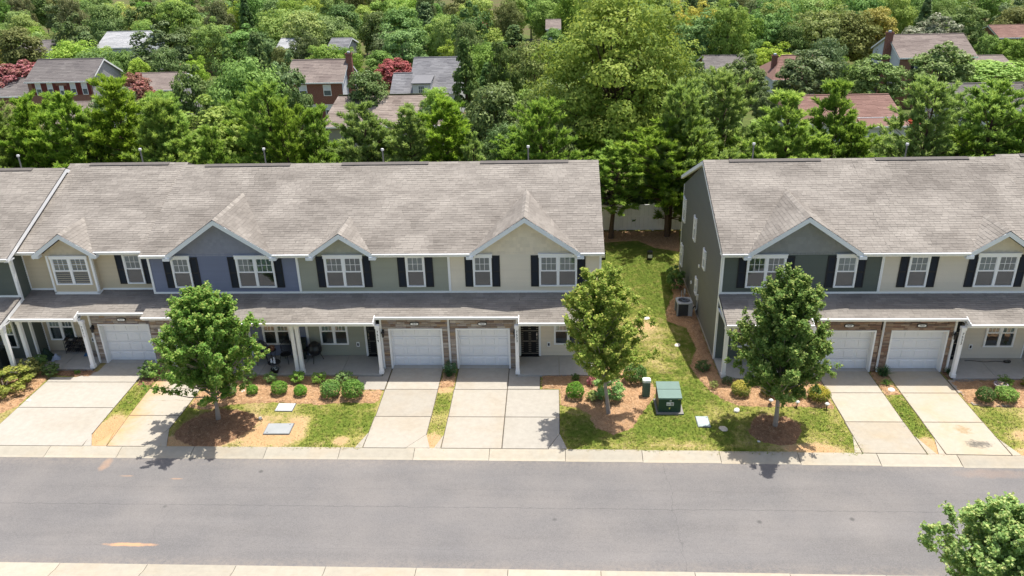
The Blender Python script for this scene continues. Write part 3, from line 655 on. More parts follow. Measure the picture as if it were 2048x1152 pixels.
def window(parent, xa, xb, z0, z1, y, double=False, head=.13, lites=(3, 2), name='window', blind=True, sill=True, screen=True):
    """white vinyl window proud of a wall that faces -y at y: frame, per sash two panes, muntins, blind and screen"""
    root = bpy.data.objects.new(name, None); COL.objects.link(root); root.parent = parent
    T = .085; F = MB(); yb = y + .01; yf = y - .075
    F.box(xa, xa + T, yf, yb, z0, z1); F.box(xb - T, xb, yf, yb, z0, z1)
    F.box(xa + T, xb - T, yf, yb, z0, z0 + T * .8)
    F.box(xa - .03 if head > .1 else xa, xb + .03 if head > .1 else xb, yf - .012, yb, z1 - T, z1 + head - T)
    if head > .1: F.box(xa - .05, xb + .05, yf - .035, yb, z1 + head - T, z1 + head - T + .03)
    spans = [(xa + T, xb - T)]
    if double:
        m = (xa + xb) / 2; F.box(m - .065, m + .065, yf, yb, z0 + T * .8, z1 - T); spans = [(xa + T, m - .065), (m + .065, xb - T)]
    zm = (z0 + z1) / 2 + .02
    for a, b in spans:
        F.box(a, b, yf + .018, yb, zm - .03, zm + .03)
        F.box(a, a + .03, yf + .03, yb, zm + .03, z1 - T); F.box(b - .03, b, yf + .03, yb, zm + .03, z1 - T)
    F.build('frame', WHITE, root)
    for a, b in spans:
        p = MB(); p.face([(a + .03, y - .034, zm + .03), (b - .03, y - .034, zm + .03), (b - .03, y - .034, z1 - T), (a + .03, y - .034, z1 - T)]); p.build('pane', GLASS, root)
        p = MB(); p.face([(a, y - .030, z0 + T * .8), (b, y - .030, z0 + T * .8), (b, y - .030, zm - .03), (a, y - .030, zm - .03)]); p.build('pane', GLASS, root)
        if lites:
            mu = MB(); nx, nz = lites; zt0, zt1 = zm + .03, z1 - T
            for i in range(1, nx):
                xx = a + .03 + (b - a - .06) * i / nx; mu.box(xx - .010, xx + .010, y - .048, y - .036, zt0, zt1)
            for i in range(1, nz):
                zz = zt0 + (zt1 - zt0) * i / nz; mu.box(a + .03, b - .03, y - .046, y - .036, zz - .010, zz + .010)
            mu.build('muntins', WHITE, root)
        bl = MB()
        if blind: zb_ = zm + (RNG.choice((0, 0, 0, .18, .32)) if blind == 'vary' else 0); siding(bl, a + .02, b - .02, zb_, z1 - T, y - .006, .05, .012, RNG.uniform(.8, 1.25))
        else: bl.face([(a, y - .004, zm), (b, y - .004, zm), (b, y - .004, z1 - T), (a, y - .004, z1 - T)])
        bl.build('blind' if blind else 'dark_room', BLIND if blind else DARKIN, root)
        sc = MB(); sc.face([(a, y - .012, z0 + T * .8), (b, y - .012, z0 + T * .8), (b, y - .012, zm), (a, y - .012, zm)]); sc.build('insect_screen' if screen else 'dark_room', SCREEN if screen else DARKIN, root)
    return root

def shutter(parent, xa, xb, z0, z1, y):
    m = MB(); w = .055; yo = y - .04
    m.box(xa, xa + w, yo, y, z0, z1); m.box(xb - w, xb, yo, y, z0, z1)
    zz = [z0, z0 + (z1 - z0) * .47, z1 - .07]
    for z in zz: m.box(xa + w, xb - w, yo, y, z, z + .07)
    n = 14
    for a, b in ((z0 + .07, zz[1]), (zz[1] + .07, zz[2])):
        for i in range(n):
            q = a + (b - a) * i / n; h = (b - a) / n
            m.face([(xa + w, yo + .008, q), (xb - w, yo + .008, q), (xb - w, yo + .028, q + h), (xa + w, yo + .028, q + h)], .95)
            m.face([(xa + w, yo + .028, q), (xb - w, yo + .028, q), (xb - w, yo + .008, q), (xa + w, yo + .008, q)], .8)
    return m.build('shutter', SHUT, parent)

WU = 1.08           # upper wall plane
EY, EZ, SL, RY = .62, 5.70, .418, 6.75
RZ = EZ + SL * (RY - EY)
LS = .27            # slope of the low porch roof
def lowz(y): return 3.50 - LS * (WU - y)
FONT_CACHE = {}
def text(body, size, loc, parent, m, vertical=False, ext=.004, name='house_number'):
    cu = bpy.data.curves.new(name, 'FONT'); cu.body = '\n'.join(body) if vertical else body; cu.size = size; cu.extrude = ext
    cu.align_x = 'CENTER'; cu.align_y = 'TOP' if vertical else 'CENTER'; cu.space_line = .95; cu.materials.append(m)
    tmp = bpy.data.objects.new(name, cu); me = bpy.data.meshes.new_from_object(tmp); me.name = name; bpy.data.objects.remove(tmp); bpy.data.curves.remove(cu)
    o = bpy.data.objects.new(name, me); COL.objects.link(o); o.rotation_euler = (math.pi / 2, 0, 0); o.location = loc; o.parent = parent
    return o

def townhouse(x0, W, dy, mirror, wallc, gable, wins, pwin, number, label, stone=STONE_G, shake=None, bay=None, gg=(4.31, 6.75), sx=3.93, seed=1,
              side_left=False, side_right=False, full_left=0, detail=True, trimcol=1.0, ends=(0, 0)):
    root = empty('townhouse', (x0, dy, 0), label, 'townhouse', 'townhouses along the street')
    CURX[0] = x0
    mx = (lambda x: W - x) if mirror else (lambda x: x)
    def span(a, b): a, b = mx(a), mx(b); return (a, b) if a < b else (b, a)
    WALL = wallc; SHK = shake or wallc
    e = .003
    # --- body: end walls, back wall, party walls
    mb = MB(); mb.prism_x([(WU + .004, -.05), (12.35, -.05), (12.35, 5.35), (RY, RZ - .16), (WU + .004, 5.5)], e, W - e); body = mb.build('wall', WALL, root)
    # garage box in front and its side wall on the porch
    g0, g1 = gg; a, b = span(sx, W); ga, gb = span(g0, g1)
    mb = MB()
    mb.box(a + e, ga - .04, .05, WU, -.05, 2.96); mb.box(gb + .04, b - e, .05, WU, -.05, 2.96); mb.box(ga - .04, gb + .04, .05, WU, 2.17, 2.96); mb.box(ga - .04, gb + .04, .62, WU, -.05, 2.17)
    mb.build('garage_wall', WALL, root)
    # --- upper front: lap siding, band, corner boards
    mb = MB(); siding(mb, .0, W, 3.60, 5.52, WU); mb.build('upper_siding', WALL, root)
    T = MB(); T.box(.0, W, WU - .035, WU, 3.49, 3.60)
    T.box(.0, .10 if side_left else .055, WU - .045, WU, 3.60, 5.52)
    T.box(W - (.10 if side_right else .055), W, WU - .045, WU, 3.60, 5.52)
    T.build('trim_board', WHITE, root)
    # --- windows upstairs with shutters
    for (wa, wb, z0, z1, sh, kw) in wins:
        yy = WU - .012 if not bay or not kw.get('bay') else bay[2]
        window(root, wa, wb, z0, z1, yy, (wb - wa) > 1.3, head=kw.get('head', .02))
        sw = .37
        if sh[0]: shutter(root, wa - sw - .01, wa - .01, z0 - .01, z1 + .0, WU - .012)
        if sh[1]: shutter(root, wb + .01, wb + sw + .01, z0 - .01, z1 + .0, WU - .012)
    # --- main roof
    xl, xr = -ends[0], W + ends[1]
    gc, hw = gable if gable else (None, 0); ga_, gb_ = (gc - hw, gc + hw) if gable else (W * 2, W * 2)
    eaves = [(xl, ga_ + .44), (gb_ - .44, xr)] if gable else [(xl, xr)]
    eaves = [(p, min(q, xr)) for p, q in eaves if min(q, xr) - p > .05]
    mb = MB(); th = .11; YC = WU + .03; ZC = EZ + SL * (YC - EY)
    mb.prism_x([(YC, ZC), (RY, RZ), (12.88, EZ), (12.88, EZ - th), (RY, RZ - th), (YC, ZC - th)], xl, xr, .9)
    for p, q in eaves: mb.prism_x([(EY, EZ), (YC, ZC), (YC, ZC - th), (EY, EZ - th)], p, q, .9)
    roof = mb.build('roof', DECK, root)
    c = 1 / math.hypot(1, SL)
    mb = MB(); L = (RY - EY) / c; EX = .160; so0 = .56
    for p, q in eaves: shingle_rows(mb, (0, EY - .03, EZ - .012 + .01), (1, 0, 0), (0, c, SL * c), (0, -SL * c, c), so0, lambda s, p=p, q=q: (p, q), seed=seed)
    shingle_rows(mb, (0, EY - .03 + c * so0, EZ - .002 + SL * c * so0), (1, 0, 0), (0, c, SL * c), (0, -SL * c, c), L + .03 - so0, lambda s: (xl, xr), seed=seed + 33)
    shingle_rows(mb, (0, 12.91, EZ - .002), (1, 0, 0), (0, -c, SL * c), (0, SL * c, c), L + .03, lambda s: (xl, xr), seed=seed + 50, expo=.3, wmin=.5, wmax=1.1)
    o = mb.build('shingles', SHINGLE, roof); o['kind'] = 'stuff'
    mb = MB()
    x = xl
    while x < xr - .05:                                            # ridge caps
        w = min(.3, xr - x); t = RNG.uniform(.3, .8)
        mb.face([(x, RY - .15, RZ - .045), (x + w, RY - .15, RZ - .045), (x + w, RY, RZ + .03), (x, RY, RZ + .03)], t); mb.face([(x, RY, RZ + .03), (x + w, RY, RZ + .03), (x + w, RY + .15, RZ - .045), (x, RY + .15, RZ - .045)], t); x += w
    mb.build('ridge_cap', SHINGLE, roof)
    mb = MB(); va, vb = 1.15, min(W - 1.0, 5.65)
    mb.prism_x([(RY - .22, RZ - .06), (RY - .22, RZ - .02), (RY, RZ + .05), (RY + .22, RZ - .005), (RY + .22, RZ - .035)], va, vb, .8); mb.build('ridge_vent', DECK, roof)
    mb = MB(); px = vb - 2.1 if seed % 2 else va + 1.7; zb = RZ - SL * 2.2
    mb.lathe([(.001, zb - .2), (.038, zb - .2), (.038, RZ + .10 + .06 * (seed % 3)), (.001, RZ + .10 + .06 * (seed % 3))], 10, (px, RY + 2.1)); vp = mb.build('vent_pipe', plain('galvanised_pipe', (.17, .175, .175), .5, .4, metal=.3), root)
    zc = RZ + .10 + .06 * (seed % 3); mb = MB(); mb.lathe([(.001, zc), (.075, zc), (.085, zc + .04), (.075, zc + .11), (.001, zc + .125)], 10, (px, RY + 2.1)); mb.build('vent_cap', plain('vent_cap_metal', (.62, .62, .60), .4, .4), vp)
    # --- eaves: gutter broken by the gable, soffit
    for p, q in eaves:
        mb = MB(); p1 = p if p < (gc or 99) else p + .34; q1 = q - .34 if gable and p < gc else q
        mb.prism_x([(EY - .115, EZ - .03), (EY - .125, EZ - .015), (EY - .03, EZ - .015), (EY, EZ - .03), (EY, EZ - .135), (EY - .07, EZ - .135), (EY - .10, EZ - .10)], p1, q1); mb.build('gutter', GUTTER, root)
        mb = MB(); mb.box(p1, q1, EY + .002, WU + .02, EZ - .20, EZ - .155); mb.box(p1, q1, EY + .0, EY + .03, EZ - .19, EZ - .112); mb.build('soffit', WHITE, root)
    # --- gable over the window
    if gable:
        gs = .68; zb = EZ - .10; pk = zb + gs * hw; yg = .60 if not bay else .45; ywall = WU if not bay else bay[2]
        mb = MB(); ww = hw - .16; zw = 5.44
        mb.prism_y([(gc - ww, zw), (gc + ww, zw), (gc, zw + gs * ww)], ywall + .005, ywall + 1.6)
        z = zw; j = 0
        while z < zw + gs * ww - .06:                              # courses of shakes
            h = .17; a_ = gc - ww + (z - zw) / gs; b_ = gc + ww - (z - zw) / gs; x = a_
            while x < b_ - .01:
                w = RNG.uniform(.11, .22); x1 = min(x + w, b_); zt = min(z + h, zw + gs * ww); 
                sl_ = lambda q: min(max(q, gc - ww + (zt - zw) / gs), gc + ww - (zt - zw) / gs)
                lp = RNG.uniform(.012, .022); t = RNG.uniform(.93, 1.05)
                mb.face([(x, ywall - lp, z), (x1 - .006, ywall - lp, z), (sl_(x1 - .006), ywall - .002, zt), (sl_(x), ywall - .002, zt)], t)
                x = x1
            z += h
        mb.build('gable_wall', SHK, root)
        groof = MB(); zt = .09
        yv = lambda zz: EY + (zz - EZ) / SL
        for sg in (-1, 1):
            A = Vector((gc + sg * (hw + .05), yg, zb - .034)); Bp = Vector((gc, yg, pk)); Cb = Vector((gc, yv(pk) + .1, pk)); Db = Vector((gc + sg * (hw + .05), yg + .1, zb - .034))
            groof.face([A, Bp, Cb, Db], .9)
            dn = Vector((0, 0, -zt)); groof.face([A + dn, Db + dn, Cb + dn, Bp + dn], .9)
        gr = groof.build('gable_roof', DECK, root)
        mb = MB(); cs = 1 / math.hypot(1, gs); SLn = hw / cs
        for sg in (-1, 1):
            shingle_rows(mb, (gc + sg * (hw + .06), yg - .02, zb - .03), (0, 1, 0), (-sg * cs, 0, gs * cs), (sg * gs * cs, 0, cs), SLn + .06,
                         lambda s: (0, max(.02, yv(zb + s * gs * cs) - yg + .06)), seed=seed + 7 + sg, expo=.165, wmin=.17, wmax=.34)
        o = mb.build('shingles', SHINGLE, gr); o['kind'] = 'stuff'
        mb = MB(); y = yg - .02
        while y < yv(pk):
            t = RNG.uniform(.4, .95); y1 = min(y + .2, yv(pk) + .05)
            for sg in (-1, 1): mb.face([(gc, y, pk + .035), (gc, y1, pk + .03), (gc + sg * .15, y1, pk - .075), (gc + sg * .15, y, pk - .07)], t)
            y += .2
        mb.build('ridge_cap', SHINGLE, gr)
        mb = MB(); rw = .19
        for sg in (-1, 1):
            p = [(gc, pk - .01), (gc, pk - .01 - rw * 1.2), (gc + sg * (hw + .0), zb - .035 - rw * 1.05), (gc + sg * (hw + .06), zb - .035)]
            mb.prism_y(p, yg - .03, yg + .015)
            q = [(gc, pk - .10), (gc, pk - .13), (gc + sg * hw, zb - .15), (gc + sg * hw, zb - .12)]
            mb.prism_y(q, yg + .015, ywall + .01)
            xa_ = gc + sg * (hw - .26); xb_ = gc + sg * (hw + .07); mb.box(xa_, xb_, (EY - .10) if not bay else yg - .02, ywall + .01, zb - .20, zb - .06)
        mb.build('rake_board', plain('rake_white', (.74, .77, .80), .45, .35, 2, .05, 30, .03), root)
    if bay:
        bx0, bx1, by = bay; mb = MB()
        mb.box(bx0 + .01, bx1 - .01, by + .002, WU, 3.45, 5.45); siding(mb, bx0, bx1, 3.56, 5.44, by); siding_x(mb, bx0, -1, lambda z: (by, WU), 3.56, 5.44); siding_x(mb, bx1, 1, lambda z: (by, WU), 3.56, 5.44)
        mb.build('bay_wall', WALL, root)
        mb = MB()
        for xx in (bx0 - .02, bx1 - .08): mb.box(xx, xx + .10, by - .03, by + .10, 3.50, 5.44)
        mb.box(bx0 - .02, bx1 + .02, by - .03, by + .02, 3.42, 3.555); mb.box(bx1, bx1 + .03, by + .02, WU, 3.44, 3.555)
        mb.build('bay_trim', WHITE, root)
    # --- low roof over porch and garage
    pa, pb = span(0, sx - .12); qa, qb = span(sx - .12, W); GE, PE = -.55, -.95
    lr = MB(); cl = 1 / math.hypot(1, LS)
    for (u0_, u1_, ye, t) in ((pa, pb, PE, .9), (qa, qb, GE, .9)):
        lr.prism_x([(ye, lowz(ye)), (WU + .1, lowz(WU + .1)), (WU + .1, lowz(WU + .1) - .09), (ye, lowz(ye) - .09)], u0_, u1_, t)
    low = lr.build('porch_roof', DECK, root)
    mb = MB()
    for i, (u0_, u1_, ye) in enumerate(((pa, pb, PE), (qa, qb, GE))):
        shingle_rows(mb, (0, ye - .03, lowz(ye) - .004), (1, 0, 0), (0, cl, LS * cl), (0, -LS * cl, cl), (WU - ye) / cl + .03, lambda s, u0_=u0_, u1_=u1_: (u0_, u1_), seed=seed + 20 + i, expo=.1381)
    o = mb.build('shingles', SHINGLE, low); o['kind'] = 'stuff'
    for (u0_, u1_, ye) in ((pa, pb, PE), (qa, qb, GE)):
        z = lowz(ye); mb = MB(); mb.prism_x([(ye - .115, z - .03), (ye - .125, z - .012), (ye - .03, z - .012), (ye, z - .02), (ye, z - .13), (ye - .07, z - .13), (ye - .10, z - .10)], u0_, u1_); mb.build('gutter', GUTTER, root)
    mb = MB()                                                     # soffits and the boxed return where the porch eave steps out
    mb.box(pa + e, pb - e, PE + .005, WU - .02, lowz(PE) - .20, lowz(PE) - .165); mb.box(pa, pb, PE + .004, PE + .03, lowz(PE) - .19, lowz(PE) - .095)
    mb.box(qa + e, qb - e, GE + .005, .06, lowz(GE) - .19, lowz(GE) - .155); mb.box(qa, qb, GE + .004, GE + .03, lowz(GE) - .18, lowz(GE) - .095)
    s0, s1 = span(sx - .15, sx - .115); mb.prism_x([(PE - .02, lowz(PE) - .19), (GE + .05, lowz(GE) - .17), (GE + .05, lowz(GE) + .03), (PE - .02, lowz(PE) + .01)], s0, s1)
    mb.build('soffit', WHITE, root)
    mb = MB(); mb.box(pa + .02, pb + .0, -.76, -.50, lowz(PE) - .30, lowz(PE) - .202); mb.build('porch_beam', WHITE, root)
    # --- porch: wall, slab, columns, window, door
    zc = 2.78
    mb = MB(); w0, w1 = span(.0, sx); siding(mb, w0, w1, .12, zc, WU); mb.build('porch_siding', WALL, root)
    sxp = mx(sx); sg = -1 if not mirror else 1
    mb = MB(); siding_x(mb, sxp, sg, lambda z: (.03, WU), .12, zc); mb.build('garage_side_siding', WALL, root)
    mb = MB(); q0, q1 = span(sx - .05, sx + .035); mb.box(q0, q1, -.075, .05, .02, 2.86); mb.build('corner_board', WHITE, root); mb = MB(); q0, q1 = span(.0, .055); mb.box(q0, q1, WU - .04, WU, .12, zc); mb.build('corner_board', WHITE, root)
    ps0, ps1 = span(.012, sx - .02); cut = (ps0 + ps1) / 2
    mb = MB(); mb.box(ps0, cut - .008, -.78, WU, -.1, .105); mb.box(cut + .008, ps1, -.78, WU, -.1, .105); mb.build('porch_slab', concrete('porch_concrete', (.40, .385, .355), (.28, .24, .2), .3), root)
    for cxp in (.12, sx - .03):
        mb = MB(); xc = mx(cxp); h = lowz(PE) - .30
        mb.cbox(xc - .085, xc + .085, -.715, -.545, .10, h, .012); mb.box(xc - .105, xc + .105, -.735, -.525, .102, .28); mb.box(xc - .105, xc + .105, -.735, -.525, h - .14, h - .002)
        col = mb.build('porch_column', WHITE, root)
        if number and cxp > 1:
            text(number, .165, (xc, -.722, h - .24), col, BLACK, True)
    if pwin:
        wa, wb = span(*pwin); window(root, wa, wb, .74, 2.18, WU - .012, True, head=.02, lites=(3, 2))
    if detail:
        d0, d1 = span(2.93, 3.80)
        mb = MB(); T_ = .10
        mb.box(d0 - T_, d0, WU - .06, WU, .105, 2.24); mb.box(d1, d1 + T_, WU - .06, WU, .105, 2.24); mb.box(d0 - T_, d1 + T_, WU - .06, WU, 2.24, 2.36); df = mb.build('front_door', WHITE, root)
        mb = MB(); mb.box(d0, d1, WU - .02, WU + .03, .13, 2.24)
        for r0_, r1_ in ((.3, .85), (.95, 1.45), (1.55, 2.1)):
            for k in range(2):
                a_ = d0 + .12 + k * (d1 - d0 - .12) / 2; b_ = a_ + (d1 - d0) / 2 - .18; mb.cbox(a_, b_, WU - .032, WU - .018, r0_, r1_, .012)
        mb.box(d0 - .02, d1 + .02, WU - .14, WU - .02, .107, .13); mb.build('door_leaf', plain('door_black', (.014, .014, .016), .65, .25, 3, .1, 30, .05), df)
        mb = MB(); hx = d0 + .09 if mirror is False else d1 - .09
        mb.lathe([(.001, 0), (.03, 0), (.03, .05), (.001, .05)], 8); 
        mb.v = [(hx + x, WU - .03 - z, 1.1 + y) for x, y, z in mb.v]; mb.build('handle', plain('nickel', (.6, .58, .55), .25, .5, metal=.9), df); mb = MB(); mb.box(hx - .02, hx + .02, WU - .05, WU - .02, 1.2, 1.34); mb.build('deadbolt', plain('nickel', (.6, .58, .55)), df)
        oc = mx(2.45); mb = MB(); mb.box(oc - .075, oc + .075, WU - .05, WU, .62, .86); q = mb.build('outlet_cover', WHITE, root)
        mb = MB(); mb.box(oc - .04, oc + .04, WU - .06, WU - .05, .67, .81); mb.build('outlet', BLACK, q)
    # --- stone veneer around the garage door
    mb = MB(); top = lowz(GE) - .19
    for p, q, z0, z1 in ((a + .004, ga - .05, 0., top), (gb + .05, b - .004, 0., top), (ga - .05, gb + .05, 2.16, top)): mb.box(p, q, .012, .05, z0, z1)
    ven = mb.build('stone_veneer', MORTAR, root)
    if detail:
        r = random.Random(seed * 13); z = .0
        while z < top - .02:
            h = r.choice((.062, .075, .09, .105, .13)); h = min(h, top - z)
            if top - z - h < .04: h = top - z
            ivs = [(a + .04 if not mirror else a, ga - .055), (gb + .055, b if not mirror else b - .04)] if z < 2.155 else [(a + .03, b - .03)]
            if z < 2.155 and z + h > 2.17: h = 2.17 - z
            for p, q in ivs:
                if q - p < .03: continue
                x = p
                while x < q - .01:
                    w = r.uniform(.16, .55); w = q - x if q - x - w < .12 else w
                    hh = h
                    d = r.uniform(.002, .03)
                    m2 = MB(); m2.cbox(x + .004, x + w - .004, -d - .016, .014, z + .004, z + hh - .004, .009); m2.build('stone', stone, ven)
                    x += w
            z += h
    # --- garage door
    mb = MB(); T_ = .07
    mb.box(ga - .055, ga + .02, -.045, .30, 0, 2.16); mb.box(gb - .02, gb + .055, -.045, .30, 0, 2.16); mb.box(ga + .02, gb - .02, -.045, .30, 2.09, 2.16); gd = mb.build('garage_door', WHITE, root)
    n, rows = 4, 4; zh = 2.09 / rows
    for rr in range(rows):
        m2 = MB(); z0 = rr * zh; m2.box(ga + .02, gb - .02, .30, .34, z0 + .009, z0 + zh - .006); sec = m2.build('door_section', DOORPAINT, gd)
    if detail:
        for rr in range(rows):
            z0 = rr * zh
            for k in range(n):
                wv = (gb - ga - .04) / n; x = ga + .02 + k * wv
                m2 = MB(); m2.cbox(x + .07, x + wv - .07, .272, .301, z0 + .09, z0 + zh - .08, .03); m2.build('door_panel', DOORPAINT, gd)
        mb = MB(); mb.box(ga - .04, gb + .04, .0, .62, -.04, .018); mb.build('garage_sill', concrete('porch_concrete', (.4, .38, .35)), root)
        gc_ = (ga + gb) / 2; mb = MB()                               # oval number plaque
        k = 20; ov = lambda rx, rz: [(gc_ + math.copysign(abs(math.cos(2 * math.pi * i / k)) ** .55, math.cos(2 * math.pi * i / k)) * rx, 2.42 + math.copysign(abs(math.sin(2 * math.pi * i / k)) ** .7, math.sin(2 * math.pi * i / k)) * rz) for i in range(k)]
        mb.prism_y(ov(.225, .088), -.075, -.02, 1, 0); mb.prism_y(ov(.185, .06), -.083, -.07, 1, 1)
        pl = mb.build('number_plaque', [BLACK, WHITE], root)
        text(number, .105, (gc_, -.086, 2.42), pl, BLACK)
        lx = (ga - .29) if not mirror else (gb + .29); mb = MB(); yl = -.17  # carriage lantern
        mb.box(lx - .05, lx + .05, -.07, -.035, 1.88, 2.12); mb.tube([(lx, -.06, 2.02), (lx, -.13, 2.13), (lx, yl, 2.08)], .014, 6)
        mb.lathe([(.001, 2.10), (.035, 2.09), (.085, 2.03), (.09, 2.0)], 8, (lx, yl)); mb.lathe([(.07, 2.0), (.05, 1.80), (.055, 1.78), (.001, 1.76)], 8, (lx, yl)); mb.build('wall_lantern', BLACK, root)
    return root
# ------------------------------------------------------------------ the two rows
def side_mat(name, col): return plain(name, col, .6, .25, 1.2, .07, 25, .04)
BLUE = side_mat('slate_blue_siding', (.19, .21, .29)); SAGE = side_mat('sage_siding', (.345, .345, .275)); CREAM = side_mat('cream_siding', (.76, .675, .54))
TAN = side_mat('tan_siding', (.58, .49, .35)); DGREEN = side_mat('dark_green_siding', (.112, .128, .110)); BEIGE = side_mat('beige_siding', (.66, .595, .49))
OLIVE = side_mat('olive_siding', (.140, .142, .125)); BLUESHK = side_mat('blue_shakes', (.265, .275, .335)); SAGESHK = side_mat('sage_shakes', (.42, .41, .335)); CREAMSHK = side_mat('cream_shakes', (.78, .68, .53))
GREYSHK = side_mat('grey_shakes', (.27, .275, .27)); BEIGESHK = side_mat('beige_shakes', (.65, .58, .465)); TANSHK = side_mat('tan_shakes', (.57, .485, .36))
B2 = (True, True)
Z0, Z1 = 3.83, 5.38
townhouse(-32.78, 7.165, -.33, True, DGREEN, None, [(1.1, 2.0, Z0, Z1, B2, {}), (3.6, 5.4, Z0, Z1, B2, {})], (.85, 2.2), '7507', 'dark green townhouse cut by the edge of the photo beside the tan bay window house',
          seed=3, side_right=True, ends=(0, .22))
u = townhouse(-25.61, 6.43, .5, False, TAN, (2.50, 1.5), [(1.62, 3.42, 3.93, 5.36, (False, False), dict(bay=True, head=.14)), (4.98, 5.88, Z0, Z1, B2, {})], (.3, 1.66), '7511',
              'tan townhouse with a boxed bay window upstairs, set back from the slate blue house', bay=(1.42, 3.62, .74), gg=(3.62, 6.06), sx=3.25, seed=4, shake=TANSHK)
townhouse(-19.18, 7.19, 0, True, BLUE, (3.72, 2.62), [(1.14, 2.05, Z0, Z1, B2, dict(head=.16)), (4.27, 6.08, Z0, Z1, B2, dict(head=.16))], (.83, 2.2), '7515', 'slate blue townhouse with a wide blue gable and bistro chairs on its porch',
          seed=5, shake=BLUESHK, side_left=True, ends=(.06, 0))
townhouse(-11.99, 7.16, 0, False, SAGE, (2.24, 1.57), [(1.29, 3.10, Z0, Z1, B2, dict(head=.16)), (5.13, 6.03, Z0, Z1 + .02, B2, dict(head=.05))], (.64, 2.02), '7519', 'sage green townhouse with a small gable between the blue and cream houses', seed=6, shake=SAGESHK)
townhouse(-4.83, 7.08, 0, True, CREAM, (3.57, 2.62), [(1.12, 2.0, Z0, Z1, B2, dict(head=.16)), (4.2, 5.96, Z0, Z1, B2, dict(head=.16))], (.82, 2.2), '7523', 'cream townhouse with a wide gable at the end of the row beside the side lawn',
          seed=7, shake=CREAMSHK, side_right=True, ends=(0, .1))
e5 = townhouse(7.69, 7.155, -.25, False, DGREEN, (3.52, 2.62), [(1.12, 2.86, Z0, Z1, B2, dict(head=.16)), (5.09, 6.04, Z0, Z1, B2, dict(head=.16))], (.75, 2.1), '7529', 'dark green end townhouse with a grey gable and windows on its olive side wall',
               stone=STONE_R, seed=8, shake=GREYSHK, side_left=True, ends=(.12, 0), gg=(4.47, 6.90))
townhouse(14.85, 7.155, -.25, True, BEIGE, (4.97, 1.57), [(1.14, 2.05, Z0, Z1, B2, dict(head=.05)), (4.13, 5.9, Z0, Z1, B2, dict(head=.16))], (.55, 1.92), '7533', 'beige townhouse with a small gable and a doormat before its porch', stone=STONE_R, seed=9, shake=BEIGESHK, gg=(4.21, 6.64))
townhouse(22.01, 7.155, .15, False, SAGE, None, [(1.2, 3.0, Z0, Z1, B2, {}), (5.1, 6.0, Z0, Z1, B2, {})], (.7, 2.1), '7537', 'sage townhouse just past the beige one, only its roof corner and porch edge in view', stone=STONE_R, seed=10)

# side wall of the dark green end house: olive siding, windows, vents, corner boards
def gable_side(root, x, sgn, m, wins=(), bo=.14):
    yr = lambda z: (WU + .0 if z < 5.5 else WU + (z - 5.45) / SL * .985, 12.35 if z < 5.3 else 12.35 - (z - 5.3) / SL * .985)
    mb = MB(); siding_x(mb, x, sgn, yr, .18, 7.75); mb.build('side_siding', m, root)
    mb = MB(); mb.box(min(x, x + sgn * .02), max(x, x + sgn * .02), WU + .02, 12.35, -.05, .18); mb.build('foundation', concrete('porch_concrete', (.4, .385, .355)), root)
    mb = MB(); o = sgn * .03
    mb.box(min(x - sgn * .004, x + o), max(x - sgn * .004, x + o), WU - .045, WU + .10, .06, 5.5); mb.build('corner_board', WHITE, root); mb = MB(); mb.box(min(x, x + o), max(x, x + o), 12.26, 12.37, .06, 5.32)
    mb.build('corner_board', WHITE, root)
    of = sgn * bo                                        # barge boards
    for (y0, z0, y1, z1) in ((EY - .02, EZ - .02, RY, RZ - .02), (RY, RZ - .02, 12.9, EZ - .02)):
        mb = MB(); mb.face([(x + of, y0, z0), (x + of, y1, z1), (x + of, y1, z1 - .2), (x + of, y0, z0 - .2)]); mb.face([(x + of - sgn * .03, y0, z0 - .2), (x + of - sgn * .03, y1, z1 - .2), (x + of - sgn * .03, y1, z1), (x + of - sgn * .03, y0, z0)])
        mb.face([(x + of, y0, z0 - .2), (x + of, y1, z1 - .2), (x - sgn * .0, y1, z1 - .2), (x - sgn * .0, y0, z0 - .2)]); mb.build('barge_board', WHITE, root)
    # low roof barge and the small triangle of wall under it
    mb = MB(); mb.face([(x + sgn * .045, -.95, lowz(-.95) - .01), (x + sgn * .045, WU, lowz(WU) - .01), (x + sgn * .045, WU, lowz(WU) - .2), (x + sgn * .045, -.95, lowz(-.95) - .2)])
    mb.build('barge_board', WHITE, root)
    for (ya, yb, z0, z1) in wins:
        w = window(root, -(yb - ya) / 2, (yb - ya) / 2, z0, z1, 0, False, head=.02, lites=(2, 2))
        w.location = (x + sgn * .012, (ya + yb) / 2, 0); w.rotation_euler = (0, 0, -math.pi / 2 if sgn < 0 else math.pi / 2)
for ch in list(e5.children):
    if ch.name.split('.')[0] == 'wall': ch.data.materials[0] = OLIVE
gable_side(e5, 0.0, -1, OLIVE, [(11.2, 11.95, 3.3, 4.75), (7.65, 8.3, 3.5, 4.85), (11.2, 11.85, .55, 1.9), (4.55, 5.15, 3.15, 4.2), (6.2, 6.75, 1.0, 1.95)])
mb = MB()
for (y, z, r) in ((6.15, 2.75, .10), (8.0, 1.0, .11)):
    k = 10; n = len(mb.v)
    mb.prism_x([(y + r * math.cos(2 * math.pi * i / k), z + r * .9 * math.sin(2 * math.pi * i / k)) for i in range(k)], -.06, .0)
mb.build('dryer_vent', WHITE, e5)
mb = MB(); mb.box(-.10, .0, 5.75, 5.90, .95, 1.25); mb.tube([(-.04, 5.83, .96), (-.04, 5.83, .42), (-.10, 5.80, .36)], .025, 6); mb.build('conduit', plain('conduit_white', (.62, .62, .58), .5), e5)
